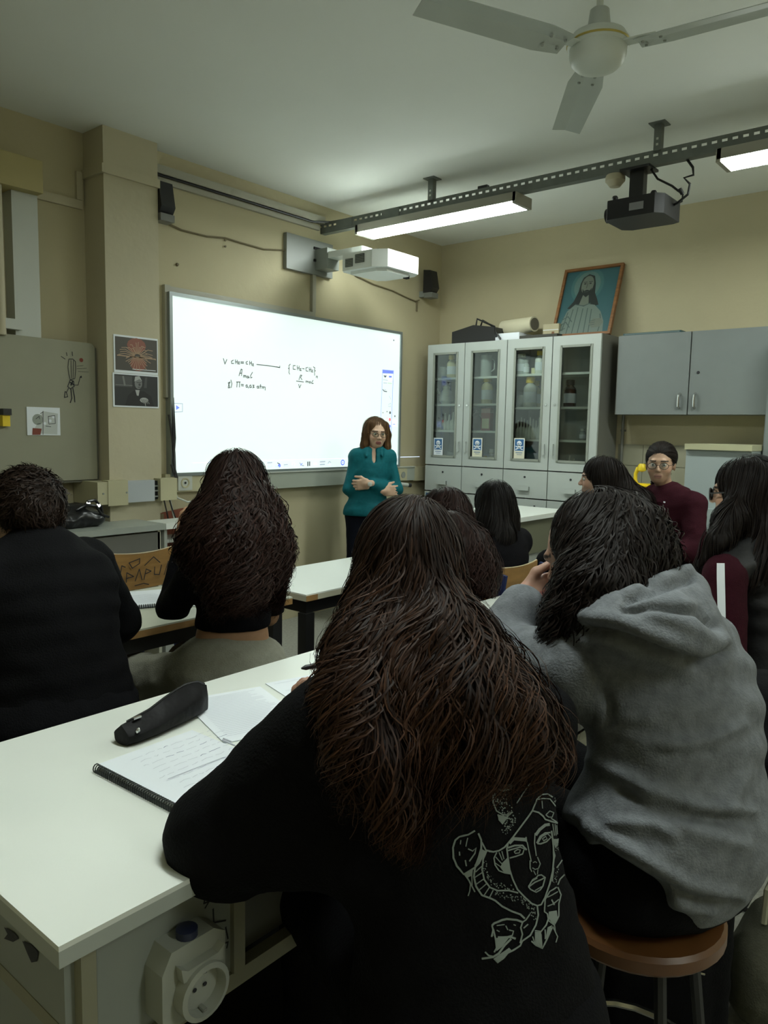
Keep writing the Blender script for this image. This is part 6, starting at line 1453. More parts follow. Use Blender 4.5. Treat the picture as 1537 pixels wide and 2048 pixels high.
# ------------------------------------------------------------------ V: student in the black vest, right edge
hipV = W(1545, 1370, 2.78); neckV = W(1525, 1075, 2.75); headV = W(1487, 985, 2.78)
J = seated(hipV, 12, neckV, headV, -6, -4, 0, shw=.17, bow=-frame(12)[1] * .05, thigh=.30)
J['elL'] = W(1454, 1350, 2.58); J['shL'] = W(1450, 1150, 2.60); J['wrL'] = J['elL'] + V3(.05, .24, .02); J['elR'] = J['shR'] + V3(.08, .08, -.25); J['wrR'] = J['elR'] + V3(-.05, .24, .05)
rootV, clothV = person('student with long straight dark hair, glasses and a black vest at the right edge', J, top=dict(mat=m_maroon, name='sleeved_top', ease=.012, sleeve=(.072, .066, .048), wr=.003, seed=12), bottom=dict(mat=m_jean), h=.012, hands={'L': dict(d=V3(.1, 1, -.1), n=V3(0, 0, -1))}, head_h=.005, skin=(.46, .29, .20))
S = SDF(); Fm = frame(12); torso(S, hipV, neckV, Fm, -Fm[1] * .05, .045, 1.0, t0=.0, k=.04); S.cap(neckV - V3(0, 0, .03), neckV + V3(0, 0, .045) - Fm[1] * .01, .085, .08, .04)
for sd in 'LR': S.cap(neckV - V3(0, 0, .03), neckV + (J['sh' + sd] - neckV) * .9, .075, .072, .04)
v, f = S.mesh(.012, lambda P: .008 * np.abs(np.sin(P[:, 2] * 42)) - .004); raw_mesh('quilted_vest', relax(v, f, 1), f, m_vest, rootV)
# white stripe along the sleeve
def surf_ribbon(mesh, pts_px, w_px, lift=.0015):
    """thin ribbon laid on a cloth mesh along a line seen from the camera: real geometry following the surface"""
    v, f = mesh; o = V3(0, 0, CAM_H)
    from mathutils.bvhtree import BVHTree
    bv = mesh_bvh(v, f); out = []
    pts = [np.array(p, float) for p in pts_px]; dn = [pts[0]]
    for i in range(len(pts) - 1):
        k = max(int(np.linalg.norm(pts[i + 1] - pts[i]) / 8), 1)
        for j in range(1, k + 1): dn.append(pts[i] + (pts[i + 1] - pts[i]) * j / k)
    vs = []
    for i, p in enumerate(dn):
        d = dn[min(i + 1, len(dn) - 1)] - dn[max(i - 1, 0)]; d = d / (np.linalg.norm(d) + 1e-9); nn_ = np.array([-d[1], d[0]]) * w_px / 2
        row = []
        for e in (-1, 1):
            r = ray(*(p + nn_ * e)); h_ = bv.ray_cast(Vector(o), Vector(unit(r)))
            if h_[0] is None: row = None; break
            row.append(np.array(h_[0]) + np.array(h_[1]) * lift * (1 if np.dot(np.array(h_[1]), r) < 0 else -1))
        vs.append(row)
    segs, fs, flat = [], [], []
    for i in range(len(vs) - 1):
        if vs[i] is None or vs[i + 1] is None: continue
        if max(np.linalg.norm(vs[i][0] - vs[i + 1][0]), np.linalg.norm(vs[i][1] - vs[i + 1][1])) > .05: continue
        k = len(flat); flat += vs[i] + vs[i + 1]; fs.append((k, k + 1, k + 3, k + 2))
    return flat, fs
_BV = {}
def mesh_bvh(v, f):
    from mathutils.bvhtree import BVHTree
    k = id(v)
    if k not in _BV: _BV[k] = (BVHTree.FromPolygons([tuple(p) for p in v], [tuple(q) for q in f]), v)
    return _BV[k][0]
_dp = unit(-RM[:, 0] * .55 + RM[:, 2] * .85); sv, sf = [], []
for i, tt in enumerate(np.linspace(-.12, 1.0, 16)):
    cc = J['shL'] + (J['elL'] - J['shL']) * tt; ax_ = unit(J['elL'] - J['shL']); dp = unit(_dp - ax_ * np.dot(_dp, ax_)); sd_ = np.cross(ax_, dp); rr_ = .0748 - .006 * max(tt, 0) - (.03 * (-tt) if tt < 0 else 0)
    for e in (-1, 0, 1): sv.append(cc + (dp * math.cos(e * .17) + sd_ * math.sin(e * .17)) * rr_)
for i in range(15):
    for j in range(2): k_ = i * 3 + j; sf.append((k_, k_ + 1, k_ + 4, k_ + 3))
MB().faces(sv, sf).build('white_stripe', m_paper, rootV)
glasses(rootV, headV, J['Hm'], 1.0, m_black, .027, .021, .003)
S = SDF(); H = headV; Hm = J['Hm']; T = lambda r, f, u: H + Hm[0] * r + Hm[1] * f + Hm[2] * u
S.ell(T(0, -.022, .034), (.089, .106, .098), Hm, .03); S.chain([T(0, -.07, .0), T(0, -.10, -.12), W(1530, 1130, 2.66), W(1500, 1160, 2.62)], [.085, .085, .08, .04], .05)
S.chain([T(-.07, .0, -.02), W(1462, 1040, 2.68), W(1435, 1085, 2.64), W(1400, 1130, 2.66)], [.033, .045, .038, .018], .04)
make_hair(rootV, S, H, Hm, 1.0, .93, 3000, .55, .003, .25, .0028, DARK, seed=31, clump=.4, mass_h=.012, root_u=-.02, mass_col=(.008, .006, .005))

# ------------------------------------------------------------------ L: curly long-haired student with the bare waist
hipL = W(462, 1330, 2.50); neckL = W(478, 1080, 2.44); headL = W(474, 985, 2.48)
J = seated(hipL, 38, neckL, headL, 45, 3, 0, shw=.16, bow=frame(38)[1] * .035, thigh=.40, leg_yaw=2, knee_dz=.10)
J['shL'] = W(405, 1125, 2.35); J['shR'] = W(548, 1125, 2.52)
J['elL'] = W(346, 1215, 2.60); J['wrL'] = W(372, 1075, 2.68); J['elR'] = J['shR'] + V3(.10, .14, -.22); J['wrR'] = J['elR'] + V3(.02, .23, .0)
print('L arms', {k: (np.linalg.norm(J['sh' + k] - J['el' + k]), np.linalg.norm(J['el' + k] - J['wr' + k])) for k in 'LR'}, hipL, neckL, headL, J['elL'])
WA = np.array([.142, .118, .106, .118, .140, .112, .07])
rootL, clothL = person('student with very long curly dark hair, black crop top and grey sweatpants', J, g=.84, top=dict(mat=m_blk2, name='crop_top', ease=.006, sleeve=(.058, .052, .038), wr=.002, seed=14, hem=W(490, 1262, 2.45), hem_n=V3(0, 0, -1), wa=WA * 1.19), bottom=dict(mat=m_sweat, name='sweatpants', t1=.24, ease=.016, r=(.098, .085, .075), wr=.009, ws=.55, seed=6, waist=W(490, 1272, 2.42), waist_n=unit(V3(.11, -.13, 1))), h=.010,
    hands={'L': dict(d=V3(.25, .0, 1), n=V3(.6, .3, 0), curl=(45, 50, 35)), 'R': dict(d=V3(0, 1, -.1), n=V3(0, 0, -1))}, skin=(.42, .24, .14))
S = SDF(); H = headL; Hm = J['Hm']; T = lambda r, f, u: H + Hm[0] * r + Hm[1] * f + Hm[2] * u
S.ell(T(0, -.02, .042), (.088, .100, .096), Hm, .03); S.ell(T(0, -.04, -.05), (.095, .08, .11), Hm, .04)
S.chain([W(472, 1020, 2.36), W(465, 1090, 2.32), W(475, 1150, 2.30), W(495, 1175, 2.29)], [.098, .122, .085, .042], .06)
S.chain([W(525, 1030, 2.40), W(540, 1095, 2.37), W(545, 1140, 2.35)], [.060, .052, .03], .05); S.chain([W(412, 1040, 2.36), W(395, 1090, 2.33)], [.05, .045], .05)
zL = lambda P: .935 + .03 * np.sin(P[:, 0] * 40)
make_hair(rootL, S, H, Hm, 1.0, zL, 5200, .58, .017, .056, .0042, CURL, seed=41, clump=.62, mass_h=.011, root_u=-.05, jitter=.012, K=46, lock=26, pn=.3)

# ------------------------------------------------------------------ Y: student in black with short curly hair, left edge
hipY = W(110, 1420, 2.10); neckY = W(78, 1100, 2.12); headY = W(50, 1026, 2.16)
J = seated(hipY, 18, neckY, headY, 2, -14, 0, shw=.195, bow=-frame(18)[1] * .06, knee_dz=.10, leg_yaw=12)
J['shL'] = W(-55, 1150, 1.98); J['shR'] = W(170, 1130, 2.28); J['elR'] = W(232, 1240, 2.44); J['wrR'] = W(150, 1215, 2.66); J['elL'] = W(-120, 1300, 2.05); J['wrL'] = J['elL'] + V3(.12, .22, .04)
print('Y arms', {k: (np.linalg.norm(J['sh' + k] - J['el' + k]), np.linalg.norm(J['el' + k] - J['wr' + k])) for k in 'LR'}, hipY, neckY, headY)
rootY, clothY = person('student with short curly hair and a plain black sweater at the left edge', J, g=1.12, top=dict(mat=m_blk, name='sweater', ease=.032, sleeve=(.085, .075, .05), wr=.004, seed=17, ws=.7, hem=hipY - V3(0, 0, .03)), bottom=dict(mat=m_jean), h=.011, hands={'R': dict(d=V3(-.3, .9, 0), n=V3(0, 0, -1))}, hs=1.05, skin=(.36, .21, .14), head_h=.005)
S = SDF(); H = headY; Hm = J['Hm']; T = lambda r, f, u: H + (Hm[0] * r + Hm[1] * f + Hm[2] * u) * 1.05
S.ell(T(0, -.025, .036), (.080, .097, .085), Hm, .03); S.ell(T(0, -.05, -.0), (.080, .075, .08), Hm, .04); S.ell(T(-.09, .01, -.03), (.035, .04, .05), Hm, .01, 's'); S.ell(T(.09, .01, -.03), (.035, .04, .05), Hm, .01, 's')
make_hair(rootY, S, H, Hm, 1.05, 1.17, 5000, .07, .006, .026, .0032, ((.014, .0085, .006), (.022, .012, .008)), seed=51, clump=.75, mass_h=.009, root_u=-.03, mass_col=(.008, .005, .004), jitter=.008, off=(-.002, .006), up=.9, steps=20, K=12)

# ------------------------------------------------------------------ Q and K: middle row seen from behind
hipK = V3(3.24, 2.01, .555); neckK = W(1000, 1066, 3.84); headK = W(986, 1012, 3.88)
J = seated(hipK, 12, neckK, headK, 25, -4, 0, shw=.165, bow=-frame(12)[1] * .05)
J['elL'] = J['shL'] + V3(-.06, .12, -.24); J['wrL'] = J['elL'] + V3(.10, .2, .05); J['elR'] = J['shR'] + V3(.06, .12, -.24); J['wrR'] = J['elR'] + V3(-.08, .22, .05)
print('K', hipK, neckK, headK)
rootK, _ = person('student with a dark bob and black top on a plywood chair in the middle row', J, top=dict(mat=m_blk2, name='black_top', ease=.022, sleeve=(.066, .058, .042), wr=.003, seed=23), bottom=dict(mat=m_jean), h=.013, hands={'R': dict(d=V3(-.2, 1, 0), n=V3(0, 0, -1), h=.005)})
S = SDF(); H = headK; Hm = J['Hm']; T = lambda r, f, u: H + Hm[0] * r + Hm[1] * f + Hm[2] * u
S.ell(T(0, -.02, .034), (.090, .102, .096), Hm, .03); S.ell(T(0, -.045, -.05), (.095, .08, .11), Hm, .04); S.chain([T(-.05, -.06, -.08), T(-.02, -.09, -.16), T(.02, -.09, -.20)], [.07, .075, .045], .04); S.cap(T(.07, -.04, -.05), T(.085, -.05, -.14), .045, .03, .03)
make_hair(rootK, S, H, Hm, 1.0, lambda P: headK[2] - .235 + 0 * P[:, 0], 2200, .40, .005, .11, .003, BLACKH, seed=61, clump=.5, mass_h=.011, root_u=-.03, mass_col=(.006, .005, .0045))
hipQ = V3(2.80, 1.97, .555); neckQ = W(902, 1098, 3.42); headQ = W(888, 1036, 3.46)
J = seated(hipQ, 10, neckQ, headQ, 20, -6, 0, shw=.16, bow=-frame(10)[1] * .05)
J['elL'] = J['shL'] + V3(-.06, .14, -.23); J['wrL'] = J['elL'] + V3(.10, .2, .05); J['elR'] = J['shR'] + V3(.06, .14, -.23); J['wrR'] = J['elR'] + V3(-.08, .22, .05)
rootQ, _ = person('student with long tightly curled hair seen behind the front student\'s head', J, top=dict(mat=m_blk, name='dark_top', ease=.022, sleeve=(.066, .058, .042), wr=.003, seed=24), bottom=dict(mat=m_jean), h=.013, hands={'R': dict(d=V3(-.2, 1, 0), n=V3(0, 0, -1), h=.005)})
S = SDF(); H = headQ; Hm = J['Hm']; T = lambda r, f, u: H + Hm[0] * r + Hm[1] * f + Hm[2] * u
S.ell(T(0, -.02, .034), (.100, .112, .102), Hm, .03); S.ell(T(0, -.05, -.05), (.115, .09, .12), Hm, .04); S.chain([W(900, 1070, 3.24), W(930, 1110, 3.20), W(960, 1145, 3.18), W(965, 1175, 3.18)], [.11, .115, .085, .05], .05)
make_hair(rootQ, S, H, Hm, 1.0, .76, 2600, .50, .012, .05, .0042, ((.018, .0085, .0068), (.028, .012, .010)), seed=71, clump=.6, mass_h=.012, root_u=-.04, jitter=.01, K=40, lock=26, pn=.3)

# ------------------------------------------------------------------ P: dark-haired profile, M: maroon hoodie with glasses
hipP = W(1245, 1130, 4.45); neckP = W(1228, 1005, 4.42); headP = W(1198, 958, 4.45)
J = seated(hipP, -5, neckP, headP, -28, -2, 0, shw=.165, bow=-frame(-5)[1] * .05)
J['elL'] = J['shL'] + V3(-.03, .06, -.26); J['wrL'] = J['elL'] + V3(.10, .16, -.12); J['elR'] = J['shR'] + V3(.03, .06, -.26); J['wrR'] = J['elR'] + V3(-.08, .16, -.12)
rootP, _ = person('student with dark hair in left profile in front of the last glass cabinet', J, top=dict(mat=m_blk, name='dark_top', ease=.022, wr=.003, seed=25), bottom=dict(mat=m_jean), h=.013, hands={'R': dict(d=V3(-.2, 1, 0), n=V3(0, 0, -1), h=.005)}, face=True, head_h=.005, skin=(.40, .25, .18))
S = SDF(); H = headP; Hm = J['Hm']; T = lambda r, f, u: H + Hm[0] * r + Hm[1] * f + Hm[2] * u
S.ell(T(0, -.025, .036), (.092, .105, .098), Hm, .03); S.chain([T(0, -.08, .0), T(0, -.13, -.10), W(1275, 1010, 4.36), W(1290, 1040, 4.34)], [.08, .09, .085, .05], .05); S.cap(T(-.06, -.01, .0), T(-.05, -.03, -.14), .035, .03, .03)
make_hair(rootP, S, H, Hm, 1.0, 1.02, 2000, .42, .005, .14, .003, DARK, seed=81, clump=.5, mass_h=.012, root_u=-.02, mass_col=(.007, .005, .0045))
hipM = W(1345, 1130, 4.42); neckM = W(1335, 985, 4.40); headM = W(1322, 928, 4.38)
J = seated(hipM, -78, neckM, headM, -103, -3, 0, shw=.165, bow=-frame(-78)[1] * .04)
fm = frame(-78)
J['elL'] = J['shL'] + fm[1] * .07 - fm[0] * .06 - V3(0, 0, .25); J['wrL'] = J['elL'] + fm[1] * .18 + fm[0] * .13 + V3(0, 0, .0); J['elR'] = J['shR'] + fm[1] * .07 + fm[0] * .06 - V3(0, 0, .25); J['wrR'] = J['elR'] + fm[1] * .2 - fm[0] * .10
def hoodM(S, J, Fm):
    n = J['neck']; S.chain([n + Fm[0] * .085 + Fm[1] * .03 + V3(0, 0, .01), n + Fm[0] * .08 - Fm[1] * .05 + V3(0, 0, 0), n - Fm[1] * .085 - V3(0, 0, .03), n - Fm[0] * .08 - Fm[1] * .05, n - Fm[0] * .085 + Fm[1] * .03 + V3(0, 0, .01), n + Fm[1] * .085 - V3(0, 0, .06), n + Fm[0] * .085 + Fm[1] * .03 + V3(0, 0, .01)], [.022, .03, .036, .03, .022, .016, .022], .025)
rootM, clothM = person('student in a maroon hoodie with round glasses and a ponytail, facing the room', J, top=dict(mat=m_maroon, name='hoodie', ease=.026, sleeve=(.072, .064, .046), wr=.005, seed=26, collar=.0), bottom=dict(mat=m_jean), h=.011, top_ops=hoodM, hands={'L': dict(d=fm[1] * .3 + fm[0], n=V3(0, 0, -1)), 'R': dict(d=fm[1] - fm[0] * .5, n=V3(0, 0, -1))}, face=True, head_h=.004, skin=(.42, .265, .18), lips=(.34, .17, .13))
glasses(rootM, headM, J['Hm'], 1.0, mat('brown_frame', (.03, .018, .012), .3, linear=True), .024, .0175, .0016)
S = SDF(); H = headM; Hm = J['Hm']; T = lambda r, f, u: H + Hm[0] * r + Hm[1] * f + Hm[2] * u
S.ell(T(0, -.022, .034), (.084, .104, .094), Hm, .02); S.chain([T(.02, -.11, -.01), T(.03, -.13, -.07), T(.05, -.13, -.13)], [.03, .028, .018], .02); S.ell(T(0, .112, -.015), (.058, .052, .090), Hm, .012, 's')
make_hair(rootM, S, H, Hm, 1.0, headM[2] - .17, 2000, .30, .002, .2, .0026, ((.012, .0085, .007), (.018, .012, .009)), seed=91, clump=.3, mass_h=.006, root_u=.0, mass_col=(.008, .006, .005), off=(-.001, .003), hl=.055, shrink=.001, flow=tuple(-J['Hm'][1] * .9 - V3(0, 0, .3)))
for (px, py, w_) in ((1309, 972, 6), (1330, 1006, 4)):
    fl, fs = surf_ribbon(clothM['top'], [(px - w_ / 2, py - 2), (px + w_ / 2, py - 1)], w_ * .7, .003)
    if fs: MB().faces(fl, fs).build('drawstring_tip' if w_ > 5 else 'chest_emblem', m_paper, rootM)

# ------------------------------------------------------------------ T: the teacher, arms folded
yT = 3.80
hipT = at(733, 1026, 1, yT); neckT = at(746, 900, 1, yT); headT = at(752, 868, 1, yT - .01)
Fm = frame(222); J = dict(hip=hipT, yaw=222, neck=neckT, head=headT, Hm=frame(213, -2, -3), bow=Fm[1] * .02)
zf = hipT[2]
for sd, q in (('L', -1), ('R', 1)):
    J['sh' + sd] = neckT + Fm[0] * q * .125 - V3(0, 0, .05); J['hp' + sd] = hipT + Fm[0] * q * .08 - V3(0, 0, .03); J['kn' + sd] = V3(*(hipT[:2] + Fm[0][:2] * q * .085 + Fm[1][:2] * .02), zf * .52); J['an' + sd] = V3(*(hipT[:2] + Fm[0][:2] * q * .10), .085)
    J['el' + sd] = neckT + Fm[0] * q * .185 - V3(0, 0, .295) + Fm[1] * (.05)
J['wrL'] = neckT + Fm[1] * .165 - V3(0, 0, .245) + Fm[0] * .045; J['wrR'] = neckT + Fm[1] * .13 - V3(0, 0, .30) - Fm[0] * .07
def collarT(S, J, Fm):
    n = J['neck']
    for q in (-1, 1): S.chain([n + Fm[0] * q * .06 + V3(0, 0, .03) - Fm[1] * .01, n + Fm[0] * q * .058 + Fm[1] * .055 + V3(0, 0, .005), n + Fm[0] * q * .06 + Fm[1] * .105 - V3(0, 0, .045)], [.016, .018, .010], .010)
    S.ell(n + Fm[1] * .10 - V3(0, 0, .02), (.016, .06, .075), Fm, .008, 's')
    S.ell(n + Fm[1] * .03 + V3(0, 0, .05), (.040, .06, .045), Fm, .01, 's'); S.ell(J['hip'], (.172, .128, .10), Fm, .05)
rootT, _ = person('teacher in a teal shirt with folded arms standing in front of the whiteboard', J, g=.88, top=dict(mat=m_teal, name='shirt', ease=.012, sleeve=(.048, .044, .036), wr=.004, seed=31, ws=1.1, len=.9, cuff=True, collar=.08, hem=hipT - V3(0, 0, .015), hem_n=V3(0, 0, -1)), bottom=dict(mat=m_navy, name='jeans', t1=.12, r=(.076, .06, .05), ease=-.012, wr=.002), h=.009, top_ops=collarT, face=True, head_h=.004,
    hands={'R': dict(d=-Fm[0] * 1.0 - Fm[1] * .3, n=-Fm[1], curl=(15, 20, 15), h=.004), 'L': dict(d=Fm[0] * 1.0 - Fm[1] * .35 - V3(0, 0, .15), n=-Fm[1], curl=(25, 35, 25), h=.004)}, skin=(.56, .37, .26), lips=(.30, .10, .09), brow=(.06, .03, .02))
glasses(rootT, headT, J['Hm'], 1.0, mat('teacher_frame', (.02, .012, .01), .3, linear=True), .025, .015, .0016)
S = SDF(); H = headT; Hm = J['Hm']; T = lambda r, f, u: H + Hm[0] * r + Hm[1] * f + Hm[2] * u
S.ell(T(0, -.025, .036), (.090, .100, .096), Hm, .02); S.ell(T(0, -.055, -.06), (.09, .065, .12), Hm, .03)
for q in (-1, 1): S.chain([T(q * .06, .03, .07), T(q * .082, .025, .0), T(q * .085, .02, -.09), T(q * .09, .03, -.15)], [.028, .026, .028, .016], .02)
make_hair(rootT, S, H, Hm, 1.0, headT[2] - .165, 2600, .34, .003, .15, .0026, TEA, seed=101, clump=.4, mass_h=.007, root_u=-.0, mass_col=(.05, .024, .010), off=(-.002, .004), hl=.066, shrink=.002)
wT = J['wrL'] * .5 + J['wrR'] * .5
_w = J['wrL'] + (J['elL'] - J['wrL']) * .02
MB().lathe([(.017, 0), (.018, .004), (.014, .006)], _w + Fm[1] * .03 + V3(0, 0, .0), Fm[1], 16).build('wrist_watch', m_white_plastic, rootT, smooth=True)

# seats of the others
dup_stool((float(hipF[0]), float(hipF[1]), 0), 'round wooden stool under the front student in the black hoodie')
dup_stool((float(hipL[0]), float(hipL[1]), 0.0), 'round wooden stool under the student in grey sweatpants')
dup_stool((float(hipY[0]), float(hipY[1]), 0.0), 'round wooden stool under the black-sweatered student at the left edge')
dup_stool((float(hipV[0]), float(hipV[1]), 0.0), 'round wooden stool under the vest-wearing student at the right edge')
dup_stool((float(hipM[0]), float(hipM[1]), 0.0), 'round wooden stool under the maroon hoodie student')
dup_stool((float(hipP[0]), float(hipP[1]), 0.0), 'round wooden stool under the profile student by the cabinets')

# papers on the shared desk
R3_ = random.Random(9); ln = []
for j in range(8): ln.append(([(0.02, .05 + .02 * j), (.13 + .03 * R3_.random(), .05 + .02 * j)], .0014, 'b'))
spiral_notebook((1.57, 2.56), (.92, -.38), (.38, .92), .21, .28, .7805, 'closed-spine spiral notebook on the cream desk left of the curly-haired student', ln, 26, thick=.012)
sheet_thing((1.80, 2.36), (.85, .35), .21, .29, .7805, 'loose worksheet under the curly-haired student\'s arm on the cream desk', 6, 'worksheet')
t = thing('blue_pen', (1.9, 2.5, .785), 'dark blue pen lying on the worksheet of the cream desk', 'pen')
p0, p1 = at(375, 1204, 2, .789), at(417, 1191, 2, .789); MB().tube([p0, p0 + (p1 - p0) * .1, p1], [.0015, .0042, .0042], 8).build('barrel', m_navy, t, smooth=True); MB().tube([p1, p1 + (p1 - p0) * .05], .003, 8).build('cap', m_black, t, smooth=True)

# coat heaped on a stool beside the grey hoodie student, and a backpack on the floor
dup_stool((2.30, 0.50, 0), 'round wooden stool buried under a black coat at the right edge')
t = thing('black_coat', (2.30, 0.50, .55), 'black coat heaped on the stool behind the grey hoodie student', 'coat')
S = SDF(); c = V3(2.30, .50, .552)
S.ell(c + V3(0, 0, .07), (.20, .19, .09), k=.05).ell(c + V3(.03, .03, .16), (.15, .14, .10), frame(20, 10), .05).cap(c + V3(-.14, -.10, .06), c + V3(-.17, -.13, -.28), .07, .05, .05).cap(c + V3(-.02, -.17, .06), c + V3(-.02, -.20, -.34), .08, .06, .05)
v, f = S.mesh(.012, wrinkles(.012, 15, .6)); raw_mesh('coat', relax(v, f, 1), f, m_blk, t)
MB().tube([c + V3(-.10, -.16, .10), c + V3(-.13, -.20, -.02), c + V3(-.12, -.21, -.2)], .006, 6).build('zip', m_chrome, t, smooth=True)
t = thing('olive_tote', (2.02, .44, 0), 'dull olive cloth bag standing on the floor below the black coat', 'bag')
S = SDF(); c = V3(2.03, .40, .0); S.ell(c + V3(0, 0, .12), (.12, .10, .13), k=.04).ell(c + V3(.02, 0, .22), (.08, .06, .10), k=.05); S.cut(V3(0, 0, .002), V3(0, 0, -1))
v, f = S.mesh(.012, wrinkles(.012, 16, .6)); raw_mesh('sack', relax(v, f, 1), f, cloth('olive_cloth', (.10, .10, .075)), t)
MB().tube([c + V3(-.05, 0, .28), c + V3(-.04, 0, .36), c + V3(.04, 0, .37), c + V3(.06, 0, .29)], .008, 6).build('handle', m_strip, t, smooth=True)
t = thing('black_backpack', (1.80, .60, 0), 'black backpack on the floor beside the stool of the grey hoodie student', 'backpack')
S = SDF(); c = V3(1.80, .62, 0); Fb = frame(60); S.rbox(c + V3(0, 0, .22), (.19, .10, .215), Fb, .07, .03); S.rbox(c - Fb[1] * .09 + V3(0, 0, .15), (.12, .05, .12), Fb, .04, .03); S.cut(V3(0, 0, .002), V3(0, 0, -1))
v, f = S.mesh(.011, wrinkles(.006, 17, .7)); raw_mesh('sack', relax(v, f, 1), f, m_blk, t)
MB().tube([c - Fb[1] * .145 - Fb[0] * .10 + V3(0, 0, .26), c - Fb[1] * .15 + V3(0, 0, .275), c - Fb[1] * .145 + Fb[0] * .10 + V3(0, 0, .26)], .003, 6).build('zip', m_chrome, t, smooth=True)
MB().tube([c - Fb[0] * .04 + V3(0, 0, .43), c - Fb[0] * .03 + V3(0, 0, .47), c + Fb[0] * .03 + V3(0, 0, .47), c + Fb[0] * .04 + V3(0, 0, .43)], .010, 8).build('grab_loop', m_blk, t, smooth=True)

